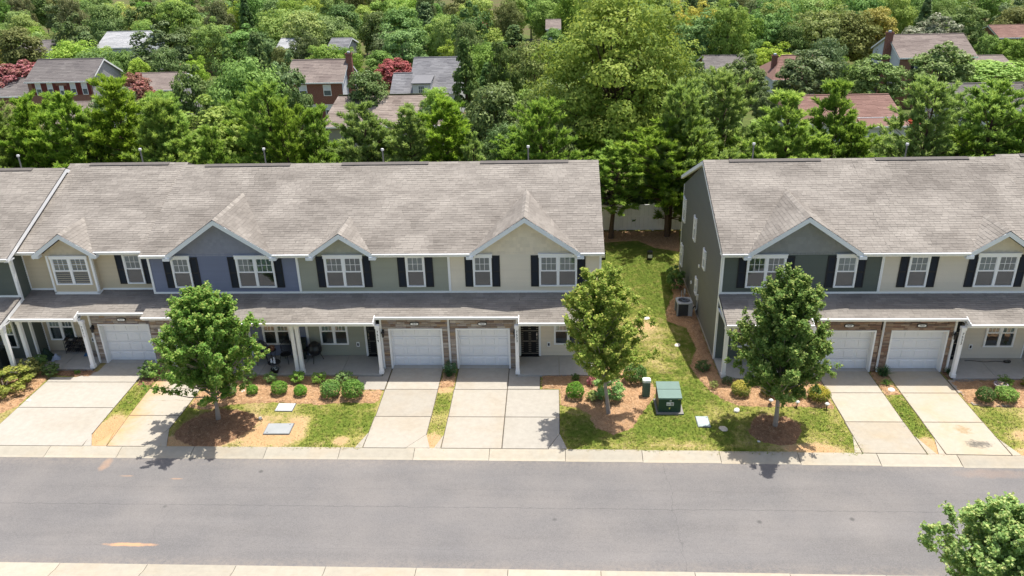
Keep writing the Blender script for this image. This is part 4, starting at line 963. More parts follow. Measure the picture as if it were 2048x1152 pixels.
# the dark green neighbour's exposed flank
g0 = [o for o in bpy.data.objects if o.get('label', '').startswith('dark green townhouse cut')][0]
gable_side(g0, 7.165, 1, DGREEN, (), .235)
b2 = [o for o in bpy.data.objects if o.get('label', '').startswith('slate blue')][0]
mb = MB(); siding_x(mb, 0.0, -1, lambda z: (WU, 2.4), 3.2, 5.5); mb.build('side_siding', BLUE, b2)

# downspouts, shared by neighbouring houses and fixed to one of them
def downspout(root, x, y0, z1, off=.0, kick=True):
    mb = MB(); w = .04
    pts = [(x + off, -.62, lowz(-.55) - .11), (x + off * .6, -.5, lowz(-.55) - .16), (x, y0, lowz(-.55) - .38), (x, y0, .25), (x, y0 - .10, .08)]
    for a, b in zip(pts, pts[1:]): mb.tube([a, b], .048, 4)
    mb.build('downspout', GUTTER, root)
by_num = {}
for o in bpy.data.objects:
    if o.get('category') == 'townhouse': by_num[o['label'].split()[0] + o['label'].split()[1]] = o
def dsp(key, worldx, off=0.):
    o = by_num[key]; downspout(o, worldx - o.location.x, -.07, 0, off)
dsp('sagegreen', -4.87); dsp('beigetownhouse', 14.92, .16)
dsp('tantownhouse', -19.33)

# ------------------------------------------------------------------ white fence behind the lawn
fence = empty('fence', (5.6, 18.72, 0), 'tall white vinyl privacy fence standing behind the pines and lawn', 'fence')
VINYL = plain('white_vinyl', (.88, .88, .87), .5, .3, .8, .10, 25, .04)
fx = [-3.8, -1.4, 1.0, 3.4 + 1.0 - .0, 6.75, 9.15, 11.55]
fx = [-2.9, -.45, 2.0, 4.45, 6.85, 9.25, 11.65]
for x in fx:
    mb = MB(); xx = x - 5.6; mb.box(xx - .065, xx + .065, -.065, .065, -.1, 1.9); mb.lathe([(.001, 1.99), (.10, 1.93), (.10, 1.9), (.001, 1.9)], 4, (xx, 0)); mb.build('fence_post', VINYL, fence)
for a, b in zip(fx, fx[1:]):
    mb = MB(); x0, x1 = a - 5.6 + .07, b - 5.6 - .07
    for z in (.06, .98, 1.74): mb.box(x0, x1, -.03, .03, z, z + .12)
    mb.build('fence_rail', VINYL, fence)
    n = 8
    for i in range(n):
        p = x0 + (x1 - x0) * i / n; q = x0 + (x1 - x0) * (i + 1) / n
        mb = MB(); mb.box(p + .004, q - .004, -.014, .014, .18, .98, RNG.uniform(.96, 1.02)); mb.box(p + .004, q - .004, -.014, .014, 1.10, 1.74, RNG.uniform(.96, 1.02)); mb.build('fence_board', VINYL, fence)
# ------------------------------------------------------------------ houses of the next neighbourhood, down the slope
def brickmat(name, a, b, mortar=(.36, .32, .28)):
    t = NT(name); c = t.coord(); br = t.n('ShaderNodeTexBrick'); sp = t.n('ShaderNodeSeparateXYZ'); t.l(c, sp.inputs[0]); cb = t.n('ShaderNodeCombineXYZ')
    t.l(t.math('ADD', sp.outputs[0], sp.outputs[1]), cb.inputs[0]); t.l(sp.outputs[2], cb.inputs[1]); t.l(cb.outputs[0], br.inputs['Vector'])
    br.inputs['Scale'].default_value = 4.5; br.inputs['Color1'].default_value = (*a, 1); br.inputs['Color2'].default_value = (*b, 1); br.inputs['Mortar'].default_value = (*mortar, 1); br.inputs['Mortar Size'].default_value = .018
    col = t.mix(.35, br.outputs[0], t.mix(t.noise(c, .8, 4), a, b)); MATS[name] = t.done(t.bsdf(col, .9, .15)); return MATS[name]
BRICK = brickmat('red_brown_brick', (.24, .105, .075), (.30, .145, .10)); BRICK2 = brickmat('dark_red_brick', (.20, .075, .055), (.25, .10, .07))
RG = shinglemat('grey_roof', (.105, .095, .095), (.145, .132, .128), (.19, .175, .168)); RB = shinglemat('brown_grey_roof', (.145, .115, .105), (.20, .165, .148), (.26, .215, .19))
RR = shinglemat('red_brown_roof', (.150, .088, .073), (.200, .120, .100), (.255, .160, .135)); RM = shinglemat('weathered_brown_roof', (.15, .12, .105), (.25, .205, .18), (.35, .30, .26)); RS = shinglemat('slate_roof', (.11, .11, .12), (.17, .17, .18), (.23, .23, .24)); RL = shinglemat('pale_grey_roof', (.27, .275, .285), (.34, .345, .355), (.42, .42, .425))
WSID = plain('white_siding', (.62, .64, .66), .6, .2, 1, .06, 20, .03); BSID = plain('bright_blue_siding', (.13, .34, .58), .6, .2, 1, .06, 20, .03); GSID = plain('grey_siding', (.36, .35, .34), .6, .2, 1, .06, 20, .03)
REDSH = plain('red_shutter', (.15, .03, .03), .5, .3); BARKM = plain('roof_moss', (.10, .11, .05), .95, .1)
WBL = plain('white_blind', (.70, .72, .74), .7, .2); PANE = plain('far_pane', (.10, .13, .16), .15, .6)
def far_house(label, x0, x1, y0, y1, eave, ridge, wall, roof, wins=(), shut=None, side=None, chim=None, grp='houses of the neighbourhood behind', over=.25, hip=0.0, moss=False, expo=.32, blindfrac=.5):
    """ridge along x; front eave at y0, rear eave at y1"""
    xc = (x0 + x1) / 2; yc = (y0 + y1) / 2; g = gz(yc); t = empty('house', (xc, yc, g), label, 'house', grp); X0, X1 = x0 - xc, x1 - xc; D = (y1 - y0) / 2; E_, R_ = eave - g, ridge - g
    mb = MB(); sl = (R_ - E_) / D
    if wall in (WSID, BSID, GSID): siding(mb, X0 + .002, X1 - .002, -.2, E_ - .1, -D + .0, .16, .018); 
    mb.prism_x([(-D, -.4), (D, -.4), (D, E_ - .1), (-D, E_ - .1)] if hip else [(-D, -.4), (D, -.4), (D, E_ - .1), (0, R_ - .12), (-D, E_ - .1)], X0, X1); mb.build('wall', wall, t)
    if side:
        for s_, xx in ((-1, X0), (1, X1)):
            mb = MB(); siding_x(mb, xx + s_ * .012, s_, lambda z: (-D + .02 + max(0, z - E_ + .1) / sl, D - .02 - max(0, z - E_ + .1) / sl), 0, R_ - .15, .18, .02); mb.build('side_siding', side, t)
    o_ = over; h_ = hip
    mb = MB(); ez = E_ - sl * o_
    if hip:
        a, b, c_, d = (X0 - o_, -D - o_, ez), (X1 + o_, -D - o_, ez), (X1 + o_, D + o_, ez), (X0 - o_, D + o_, ez); r1, r2 = (X0 + h_, 0, R_), (X1 - h_ * .2, 0, R_)
        mb.face([a, b, r2, r1], .4); mb.face([c_, d, r1, r2], .5); mb.face([d, a, r1], .5); mb.face([b, c_, r2], .5); mb.face([a, d, c_, b], .2)
    else:
        mb.prism_x([(-D - o_, ez), (0, R_), (D + o_, ez), (D + o_, ez - .14), (0, R_ - .14), (-D - o_, ez - .14)], X0 - o_, X1 + o_, .45)
    rf = mb.build('roof', roof, t)
    c = 1 / math.hypot(1, sl); mb = MB(); L = (D + o_) / c
    shingle_rows(mb, (0, -D - o_ - .02, ez + .01), (1, 0, 0), (0, c, sl * c), (0, -sl * c, c), L, lambda s: (X0 - o_ + h_ * s / L, X1 + o_ - h_ * .2 * s / L), expo=expo, wmin=.35, wmax=1.0, seed=int(abs(x0) * 7), thick=.02)
    sh = mb.build('shingles', roof, rf); sh['kind'] = 'stuff'
    mb = MB(); mb.box(X0 - o_ + h_, X1 + o_ - h_ * .2, -.16, .16, R_ - .06, R_ + .05, .3); mb.build('ridge_cap', BARKM if moss else roof, rf)
    mb = MB(); mb.box(X0 - o_, X1 + o_, -D - o_ - .1, -D - o_, ez - .16, ez - .0); mb.box(X0, X1, -D - o_, -D + .0, ez - .17, ez - .14)
    if not hip:
        for s_, xx in ((-1, X0 - o_), (1, X1 + o_)):
            for q in (-1, 1):
                mb.face([(xx + s_ * .012, q * (D + o_), ez - .02), (xx + s_ * .012, 0, R_ - .02), (xx + s_ * .012, 0, R_ - .26), (xx + s_ * .012, q * (D + o_), ez - .26)])
    mb.build('fascia', WHITE, t)
    for (wx, wz, ww, wh) in wins:
        wx -= xc; wz -= g; w = bpy.data.objects.new('window', None); COL.objects.link(w); w.parent = t
        mb = MB(); f = .07
        for q in ((wx - ww / 2 - f, wx - ww / 2, wz - f, wz + wh + f), (wx + ww / 2, wx + ww / 2 + f, wz - f, wz + wh + f), (wx - ww / 2, wx + ww / 2, wz - f, wz), (wx - ww / 2, wx + ww / 2, wz + wh, wz + wh + f), (wx - ww / 2, wx + ww / 2, wz + wh * .48, wz + wh * .52)): mb.box(q[0], q[1], -D - .07, -D + .01, q[2], q[3])
        mb.build('frame', WHITE, w)
        mb = MB(); mb.box(wx - ww / 2, wx + ww / 2, -D - .03, -D, wz, wz + wh * .48); mb.build('pane', PANE, w)
        mb = MB(); mb.box(wx - ww / 2, wx + ww / 2, -D - .03, -D, wz + wh * .52, wz + wh); mb.build('blind', WBL if blindfrac else PANE, w)
        if shut:
            for s_ in (-1, 1):
                a_ = wx + s_ * (ww / 2 + f + .02); b_ = a_ + s_ * .40; mb = MB(); mb.box(a_, b_, -D - .06, -D, wz - .05, wz + wh + .05); mb.build('shutter', shut, t)
    if chim:
        cx, cy, w_, zt = chim; cx -= xc; cy -= yc; zt -= g; mb = MB(); mb.box(cx - w_ / 2, cx + w_ / 2, cy - .35, cy + .35, 0, zt); mb.box(cx - w_ / 2 - .06, cx + w_ / 2 + .06, cy - .41, cy + .41, zt - .22, zt); ch_ = mb.build('chimney', BRICK2, t)
        mb = MB(); mb.box(cx - .16, cx + .16, cy - .16, cy + .16, zt, zt + .22); mb.build('flue', WSID, ch_)
    return t
far_house('brick house with dark red shutters and a grey roof on the slope behind', -69.6, -60.9, 72.0, 80.0, 2.0, 4.15, BRICK, RG, [(-68.2, .15, .62, 1.45), (-66.6, .15, .62, 1.45), (-65.05, .15, .45, 1.05), (-63.45, .15, .62, 1.45), (-61.9, .15, .62, 1.45)], REDSH, GSID)
far_house('low grey roofed wing standing against the red shuttered brick house', -75.2, -69.9, 72.2, 79.6, .1, 1.75, BRICK, RG)
far_house('bright blue house cut by the edge of the photo', -86.0, -77.4, 72.0, 80, 2.4, 4.2, BSID, RG, side=BSID)
far_house('one storey house with a faded pink brown roof below the red shuttered house', -60.9, -53.6, 57.0, 67.0, -.5, 1.05, WSID, RB)
far_house('grey brown garage roof beside the round pear tree', -57.6, -50.8, 74.5, 82, .2, 1.75, GSID, RB)
far_house('brick house with a brown roof and a tall chimney at its gable', -34.6, -27.4, 72.0, 80.0, 1.3, 3.45, BRICK2, RB, [(-32.6, -.55, .9, 1.3), (-29.4, -.55, .9, 1.3), (-29.4, -3.1, .9, 1.3), (-31.6, -3.1, 1.2, 1.3)], None, WSID, (-26.95, 75.5, .75, 4.3))
far_house('grey roofed house with a white dormer among the trees', -18.6, -12.4, 72.5, 85.5, -.4, 3.05, WSID, RS, side=WSID)
far_house('lower grey roofed wing of the dormer house', -21.0, -18.9, 72.4, 79.6, -.45, 1.5, WSID, RS)
d_ = empty('dormer', (-16.95, 71.75, -.45), 'white roof dormer with one square window on the grey roofed house', 'dormer')
mb = MB(); mb.box(-1.15, 1.15, 0, 3.5, -.6, 1.35); siding(mb, -1.15, 1.15, -.5, 1.3, 0, .16, .02); mb.build('wall', WSID, d_)
mb = MB(); mb.prism_x([(-.2, 1.34), (3.6, 1.75), (3.6, 1.6), (-.2, 1.2)], -1.3, 1.3, .5); mb.build('roof', RS, d_)
mb = MB(); mb.box(-.42, .42, -.06, -.021, .0, 1.0); w_ = mb.build('window', WHITE, d_); mb = MB(); mb.box(-.35, .35, -.075, -.061, .07, .93); mb.build('pane', PANE, w_)
mb = MB()
for k in (-.12, .12): mb.box(k - .015, k + .015, -.09, -.076, .07, .93)
mb.box(-.35, .35, -.09, -.076, .48, .51); mb.build('muntins', WHITE, w_)
far_house('long house with a weathered brown roof and a mossy ridge behind the pines', -23.6, -10.9, 48.0, 56.0, .95, 3.2, GSID, RM, hip=1.2, moss=True, expo=.26)
far_house('house with a red brown roof close behind the pines', 25.2, 35.0, 48.2, 58.0, .55, 2.2, WSID, RR, expo=.26, hip=.6)
# lean-to along the back of the red brown house
t_ = [o for o in bpy.data.objects if o.get('label', '').startswith('house with a red brown roof')][0]
mb = MB(); g_ = t_.location.z; mb.prism_x([(-6.4, .35 - g_), (-4.8, .80 - g_), (-4.8, .68 - g_), (-6.4, .23 - g_)], .4, 5.1, .45); mb.build('porch_roof', RR, t_)
mb = MB(); mb.box(.4, 5.1, -6.46, -6.38, .18 - g_, .34 - g_); mb.box(.4, 5.1, -4.83, -4.78, .79 - g_, .88 - g_); mb.build('porch_fascia', WHITE, t_); mb = MB(); mb.box(.6, 4.9, -6.1, -4.9, 0, .2 - g_); mb.build('porch_wall', WSID, t_)
far_house('white gabled brick house with a tall brick chimney and a brown roof', 45.2, 54.6, 76.0, 85.6, 2.45, 4.6, BRICK, RB, [(47.6, .5, .8, 1.4), (50.5, .5, .8, 1.4)], SHUT, WSID, (44.75, 79.6, .8, 5.1))
far_house('low brown wing of the white gabled brick house', 56.2, 61.0, 78, 86, .4, 1.5, BRICK, RB)
far_house('white house with a dark grey roof at the edge of the photo', 42.6, 54.0, 54.0, 62.0, .35, 2.25, WSID, RG, side=WSID, expo=.26)
far_house('house with a pale pink roof between two round pear trees', 27.8, 34.5, 70.5, 79.0, .9, 3.1, WSID, RR, hip=2.0, chim=(28.6, 74.2, .6, 3.2))
far_house('grey roofed house glimpsed behind a round pear tree', 21.6, 27.0, 81.5, 90, .2, 1.6, BRICK, RG)
far_house('far pale roofed white house among the trees', -74.6, -67.5, 100, 109, 2.6, 4.5, WSID, RL)
far_house('far grey roof showing above the crape myrtle', -85.5, -80.2, 95, 103, 2.7, 4.0, WSID, RG)
far_house('far pale roof between two dark trees', -45.2, -42.4, 101, 109, 1.5, 2.8, WSID, RL)
far_house('far grey roof in a gap of the wood', -36.6, -33.6, 101, 109, 1.6, 2.7, GSID, RS)
far_house('far brown roof beside the tall oak', -.9, 1.5, 121, 129, 1.7, 2.9, WSID, RB)
far_house('far red roof at the corner of the photo', 72.4, 79.0, 105, 113, .8, 2.2, BRICK, RR)
# ------------------------------------------------------------------ things in the yards
def grp_copy(o, loc, label=None, rz=None):
    c = o.copy(); COL.objects.link(c); c.location = loc
    if rz is not None: c.rotation_euler = (0, 0, rz)
    if label: c['label'] = label
    for ch in o.children:
        d = ch.copy(); COL.objects.link(d); d.parent = c
        for g in ch.children:
            k = g.copy(); COL.objects.link(k); k.parent = d
    return c
UG = plain('utility_green', (.025, .062, .040), .5, .35, 1.5, .15, 30, .06); UGT = plain('utility_green_pale', (.13, .20, .175), .55, .3, 2.5, .15, 30, .06)  # hood and lid take a paler green than the cabinet body
# pad mounted transformer
t = empty('transformer', (4.98, -3.30, 0), 'dark green transformer cabinet with a sloping lid on the side lawn', 'utility box')
mb = MB(); mb.box(-.56, .60, -.64, .58, -.1, .06, .6); mb.build('concrete_pad', concrete('porch_concrete', (.4, .385, .355)), t)
mb = MB(); mb.prism_x([(-.50, .06), (.50, .06), (.50, .86), (-.50, .74)], -.48, .48); mb.build('cabinet', UG, t)
mb = MB(); mb.prism_x([(-.57, .735), (-.57, .80), (.0, .885), (.0, .83)], -.50, .50); mb.build('front_hood', UGT, t)
mb = MB(); mb.prism_x([(.012, .83), (.012, .895), (.54, .96), (.54, .88)], -.50, .50); mb.build('rear_lid', UGT, t)
mb = MB(); mb.box(-.14, .17, -.506, -.50, .38, .55); sg_ = mb.build('warning_sticker', plain('sticker_white', (.72, .70, .68), .5), t)
mb = MB(); mb.box(-.12, .0, -.509, -.506, .42, .46); mb.box(.04, .15, -.509, -.506, .40, .53); mb.build('sticker_print', plain('sticker_grey', (.35, .30, .30), .5), sg_)
mb = MB(); mb.box(-.01, .07, -.508, -.50, .60, .65); mb.box(.34, .47, -.508, -.50, .68, .72, 1, 1); mb.build('small_label', [plain('sticker_white', (.7, .7, .7)), plain('sticker_yellow', (.65, .48, .05), .5)], t)
mb = MB(); mb.box(-.03, .03, -.53, -.50, .22, .32); mb.build('latch', plain('nickel', (.6, .58, .55)), t)
# telecom pedestal
t = empty('telecom_pedestal', (4.12, -2.50, 0), 'slim green telecom pedestal with a pale cap standing in the mulch', 'utility box')
mb = MB()
def rr(w, d, k=4, r=.07):
    out = []
    for cx, cy, a in ((w - r, d - r, 0), (-w + r, d - r, 1), (-w + r, -d + r, 2), (w - r, -d + r, 3)):
        for i in range(k + 1): out.append((cx + r * math.cos((a + i / k) * math.pi / 2), cy + r * math.sin((a + i / k) * math.pi / 2)))
    return out
mb.prism_z(rr(.165, .14), -.05, .80); 
for i in range(7):
    z = .12 + i * .09; mb.prism_z(rr(.172, .147), z, z + .035)
mb.build('body', plain('pedestal_green', (.10, .165, .115), .55, .3, 2, .1), t)
mb = MB(); mb.prism_z(rr(.18, .155), .80, .90); mb.prism_z(rr(.165, .14), .90, .925); mb.build('cap', plain('pedestal_cap', (.62, .70, .63), .6), t)
# flat box lids in the lawn
def lid(x, y, w, d, skew, m, label, holes=True, group='flat utility lids in the lawn'):
    t = empty('utility_lid', (x, y, 0), label, 'utility lid', group)
    mb = MB(); mb.prism_z([(-w / 2, -d / 2), (w / 2, -d / 2), (w / 2, d / 2), (-w / 2, d / 2)], -.05, .035); mb.build('rim', plain('lid_rim', (.16, .17, .17), .8), t)
    mb = MB(); g = .03; mb.prism_z([(-w / 2 + g, -d / 2 + g), (w / 2 - g, -d / 2 + g), (w / 2 - g, d / 2 - g), (-w / 2 + g, d / 2 - g)], -.02, .045); ll = mb.build('lid', m, t)
    mb = MB()
    for sx_, sy_ in ((-.36, -.36), (.36, .36)): mb.box(sx_ * w - .03, sx_ * w + .03, sy_ * d - .012, sy_ * d + .012, .045, .049)
    mb.build('lift_slot', BLACK, ll); t.rotation_euler = (0, 0, skew); return t
lid(-11.87, -3.49, .80, .64, 0, plain('lid_white', (.47, .48, .50), .6, .2, 3, .08), 'white utility lid at the edge of the mulch before the sage house')
lid(-11.65, -5.15, 1.13, .80, .02, plain('lid_grey', (.30, .315, .32), .75, .2, 2, .15), 'large grey utility lid lying in bare soil near the kerb')
lid(6.30, -4.47, .54, .80, .0, plain('lid_pale_green', (.36, .43, .41), .7, .2, 6, .25), 'pale green grey utility lid in the grass beside the transformer')
# pale round covers and rocks
def rock(x, y, r, label, col=(.62, .60, .55), flat=.45, grp='pale stones in the yards', name='rock', cat='rock'):
    bm = bmesh.new(); bmesh.ops.create_icosphere(bm, subdivisions=2, radius=r)
    for v in bm.verts:
        k = 1 + .35 * (fbm(v.co.x * 9 + x * 7, v.co.y * 9 + v.co.z * 5 + y * 3, 1.0) - .5); v.co = Vector((v.co.x * k * 1.2, v.co.y * k, v.co.z * k * flat))
    me = bpy.data.meshes.new(name); bm.to_mesh(me); bm.free(); me.materials.append(plain('stone_%d' % int(col[0] * 100), col, .85, .2, 6, .25, tone=False)); o = obj(name, me, None, (x, y, r * flat * .35)); o.rotation_euler = (0, 0, RNG.uniform(0, 6))
    return tag(o, label, cat, grp)
rock(7.88, -3.61, .13, 'round white stone in the grass near the straw bed', flat=.7)
rock(7.05, -4.97, .17, 'low pale stone sunk in the lawn beside the green lid', (.50, .45, .36), .3)
rock(9.35, -5.32, .17, 'white stone lying on the mulch ring at the foot of the maple', flat=.4)
rock(-13.27, -4.47, .12, 'small white stone in bare soil beside the grey lid', flat=.5)
rock(-12.72, -4.36, .085, 'white pointed stone between the two flat lids', flat=.8)
rock(-14.26, -2.18, .16, 'pale stone on the mulch under the street tree', (.55, .50, .45), .4)
rock(8.3, -5.85, .06, 'tiny white pebble in the lawn by the kerb', flat=.5)
rock(6.2, 2.3, .15, 'pale broken stone in the dry side lawn', (.60, .55, .47), .25)
rock(5.0, 5.3, .16, 'flat white stone in the upper side lawn', (.62, .6, .56), .2)
rock(15.0, -1.95, .17, 'white stone beside the daylily between two drives', flat=.6)
rock(-23.95, -3.0, .10, 'pale stone at the edge of the yellow shrub bed', flat=.6)
# path lights
for i, (x, y, lab) in enumerate(((9.42, -3.18, 'solar path light at the straw edge beside the maple trunk'), (10.51, -3.3, 'solar path light in front of the half hidden yellow shrub'), (11.72, -3.46, 'solar path light at the drive end before the round golden shrub'))):
    t = empty('path_light', (x, y, 0), lab, 'path light', 'solar path lights along the straw bed')
    mb = MB(); mb.tube([(0, 0, -.05), (0, 0, .26)], .018, 6); mb.build('stake', BLACK, t)
    mb = MB(); mb.lathe([(.001, .34), (.06, .33), (.10, .29), (.10, .275), (.03, .26)], 12); mb.build('lamp_head', plain('light_cap', (.58, .58, .56), .4, .4), t)
    mb = MB(); mb.lathe([(.045, .26), (.045, .20), (.02, .19)], 10); mb.build('lens', plain('frosted', (.5, .5, .48), .3), t)
# air conditioner
t = empty('air_conditioner', (6.98, 5.72, 0), 'grey air conditioner unit beside the olive side wall', 'air conditioner')
mb = MB(); mb.box(-.48, .48, -.48, .48, -.05, .09); mb.build('pad', concrete('porch_concrete', (.4, .385, .355)), t)
mb = MB(); w = .40
for i in range(11):
    z = .14 + i * .065
    for q in ((-w, w, -w - .012, -w, 0), (-w, w, w, w + .012, 0), (-w - .012, -w, -w, w, 0), (w, w + .012, -w, w, 0)): mb.box(q[0], q[1], q[2], q[3], z, z + .03)
mb.build('louvres', plain('ac_dark', (.075, .08, .085), .6), t)
mb = MB(); mb.box(-w + .01, w - .01, -w + .01, w - .01, .09, .86); mb.build('coil', plain('ac_core', (.03, .03, .03), .8), t)
mb = MB()
for sx_ in (-1, 1):
    for sy_ in (-1, 1): mb.box(sx_ * w - .04 + (0 if sx_ > 0 else .0), sx_ * w + .04, sy_ * w - .04, sy_ * w + .04, .09, .87)
mb.box(.20, .43, -.43, -.41, .12, .87); mb.build('cabinet', plain('ac_grey', (.36, .38, .39), .5, .3, 2, .08), t)
mb = MB(); n = 24; outer = [(.45 * max(-1, min(1, 1.25 * math.cos(2 * math.pi * i / n))), .45 * max(-1, min(1, 1.25 * math.sin(2 * math.pi * i / n)))) for i in range(n)]
for i in range(n):
    j = (i + 1) % n; a, b = 2 * math.pi * i / n, 2 * math.pi * j / n; p, q = (.34 * math.cos(a), .34 * math.sin(a)), (.34 * math.cos(b), .34 * math.sin(b))
    mb.face([(*outer[i], .93), (*outer[j], .93), (*q, .945), (*p, .945)]); mb.face([(*outer[i], .86), (*outer[j], .86), (*outer[j], .93), (*outer[i], .93)]); mb.face([(*p, .945), (*q, .945), (*q, .88), (*p, .88)])
mb.build('top_panel', plain('ac_grey', (.36, .38, .39)), t)
mb = MB()
for i in range(4):
    a = i * math.pi / 2 + .4; mb.face([(.05 * math.cos(a), .05 * math.sin(a), .89), (.31 * math.cos(a - .3), .31 * math.sin(a - .3), .87), (.31 * math.cos(a + .3), .31 * math.sin(a + .3), .90)])
mb.lathe([(.001, .92), (.10, .91), (.10, .89)], 10); mb.build('fan', plain('ac_fan', (.12, .14, .17), .5), t)
mb = MB()
for r in (.12, .18, .24, .30):
    mb.tube([(r * math.cos(2 * math.pi * i / 20), r * math.sin(2 * math.pi * i / 20), .945) for i in range(21)], .006, 4, cap=False)
mb.build('fan_guard', plain('ac_guard', (.2, .22, .25), .5), t)
mb = MB(); mb.tube([(.4, .1, .3), (.52, .1, .28), (.60, .12, .45), (.70, .14, .5)], .03, 6); mb.build('line_set', BLACK, t); t.scale = (.93, .93, .93)
# bistro set on the blue house's porch
WIRE = plain('black_wire', (.018, .018, .02), .45, .4)
def chair(x, y, rz, label):
    t = empty('bistro_chair', (x, y, .105), label, 'chair', 'round backed black wire chairs', rz)
    mb = MB(); 
    n = 22; cz, tilt = .74, .28
    rim = [(.33 * math.cos(2 * math.pi * i / n), .18 + .10 * math.sin(2 * math.pi * i / n) + .06 * math.cos(2 * math.pi * i / n) ** 2 * -1, cz + .34 * math.sin(2 * math.pi * i / n)) for i in range(n + 1)]
    mb.tube(rim, .014, 6, cap=False)
    mb.build('back_rim', WIRE, t)
    mb = MB()
    for i in range(-10, 11):                                        # woven strands of the back
        u_ = i / 10.5; h = .34 * math.sqrt(max(0, 1 - u_ * u_)); xx = .33 * u_
        mb.tube([(xx, .18 - .10 * h / .34 - .06 * u_ * u_, cz - h), (xx * .9, .23 - .03 * u_ * u_, cz), (xx, .18 + .10 * h / .34 - .06 * u_ * u_, cz + h)], .009, 4)
    for i in range(-5, 6):
        w_ = i / 5.5; h = .33 * math.sqrt(1 - w_ * w_); zz = cz + .34 * w_
        mb.tube([(-h, .14 + .10 * w_, zz), (0, .235 + .09 * w_, zz), (h, .14 + .10 * w_, zz)], .007, 4)
    mb.build('woven_back', WIRE, t)
    mb = MB(); mb.lathe([(.001, .415), (.25, .425), (.27, .44), (.25, .45), (.001, .435)], 20, (0, -.02)); mb.build('seat', WIRE, t)
    for sx_, sy_ in ((-.22, -.20), (.22, -.20), (-.20, .18), (.20, .18)):
        mb = MB(); mb.tube([(sx_ * .85, sy_ * .85, .43), (sx_ * 1.15, sy_ * 1.25, 0)], .013, 6); mb.build('leg', WIRE, t)
    mb = MB(); mb.tube([(-.25, -.02, .44), (-.30, .10, .60), (-.31, .14, .72)], .012, 5); mb.tube([(.25, -.02, .44), (.30, .10, .60), (.31, .14, .72)], .012, 5); mb.build('arm', WIRE, t)
    return t
chair(-12.98, .45, -.25, 'black woven chair under the window of the blue house')
chair(-14.15, .35, .35, 'black woven chair half hidden behind the street tree leaves')
def stand(x, y, label, h, r, legs_spread):
    t = empty('plant_stand', (x, y, .105), label, 'plant stand', 'black metal stands on the blue house porch')
    mb = MB(); mb.lathe([(.001, h - .01), (r, h - .01), (r, h + .01), (.001, h + .01)], 18); mb.tube([(r * math.cos(2 * math.pi * i / 18), r * math.sin(2 * math.pi * i / 18), h) for i in range(19)], .012, 5, cap=False); mb.build('top', WIRE, t)
    for k in range(3):
        a = k * 2.094 + .6; mb = MB(); mb.tube([(r * .9 * math.cos(a), r * .9 * math.sin(a), h), (r * .55 * math.cos(a), r * .55 * math.sin(a), h * .5), (legs_spread * math.cos(a), legs_spread * math.sin(a), 0)], .011, 5); mb.build('leg', WIRE, t)
    return t
stand(-13.62, .38, 'tall thin legged stand carrying a dried flower pot between the chairs', .68, .20, .20)
stand(-13.35, -.25, 'low round black table near the porch edge of the blue house', .36, .30, .26)
CLAY = plain('terracotta', (.26, .12, .075), .8); DRIED = plain('dried_blooms', (.36, .20, .13), .8)
def pot(x, y, z, r, h, m, label, cat='flower pot', fill=None, grp=None):
    t = empty('flower_pot', (x, y, z), label, cat, grp)
    mb = MB(); mb.lathe([(.001, 0), (r * .68, 0), (r * .95, h * .85), (r * 1.08, h * .86), (r * 1.08, h), (r * .92, h), (r * .88, h * .82), (.001, h * .8)], 16); mb.build('pot', m, t)
    if fill:
        mb = MB(); rg = random.Random(3)
        for i in range(40):
            a = rg.uniform(0, 6.28); q = r * .9 * math.sqrt(rg.random()); s_ = rg.uniform(.02, .05); zz = h * .85 + rg.uniform(0, .10)
            c = Vector((q * math.cos(a), q * math.sin(a), zz)); n_ = Vector((rg.uniform(-1, 1), rg.uniform(-1, 1), 1)).normalized(); o1 = n_.orthogonal().normalized() * s_; o2 = n_.cross(o1)
            mb.face([c + o1, c + o2, c - o1, c - o2], rg.uniform(.6, 1.5))
        mb.build('filling', fill, t)
    return t
pot(-13.62, .38, .795, .16, .16, CLAY, 'terracotta pot of dried flowers on the tall stand', fill=DRIED)
pot(19.72, -1.88, .03, .27, .30, plain('glazed_mauve', (.30, .26, .29), .4, .5), 'mauve glazed flower pot of dry soil beside the beige house porch', fill=plain('dry_soil', (.34, .25, .18), .95))
pot(-13.22, -.62, .105, .19, .22, BLACK, 'black plant pot at the porch edge under the low table', fill=plain('grey_leaf', (.30, .33, .32), .7))
pot(-12.0, -.72, .105, .20, .16, plain('dark_blue_pot', (.02, .03, .06), .4), 'dark blue pot at the foot of the paired porch columns')
# white figurine of three geese shapes on the low table
t = empty('figurine', (-13.36, -.27, .475), 'white ceramic figurine standing on the low black table', 'figurine')
PORC = plain('white_ceramic', (.75, .76, .80), .25, .5)
for k, (dx, dy, h) in enumerate(((-.09, -.03, .22), (.02, .05, .26), (.07, -.08, .18))):
    mb = MB(); mb.lathe([(.001, 0), (.05, .0), (.06, h * .3), (.03, h * .62), (.035, h * .8), (.02, h), (.001, h + .005)], 10, (dx, dy)); mb.build('figure', PORC, t)
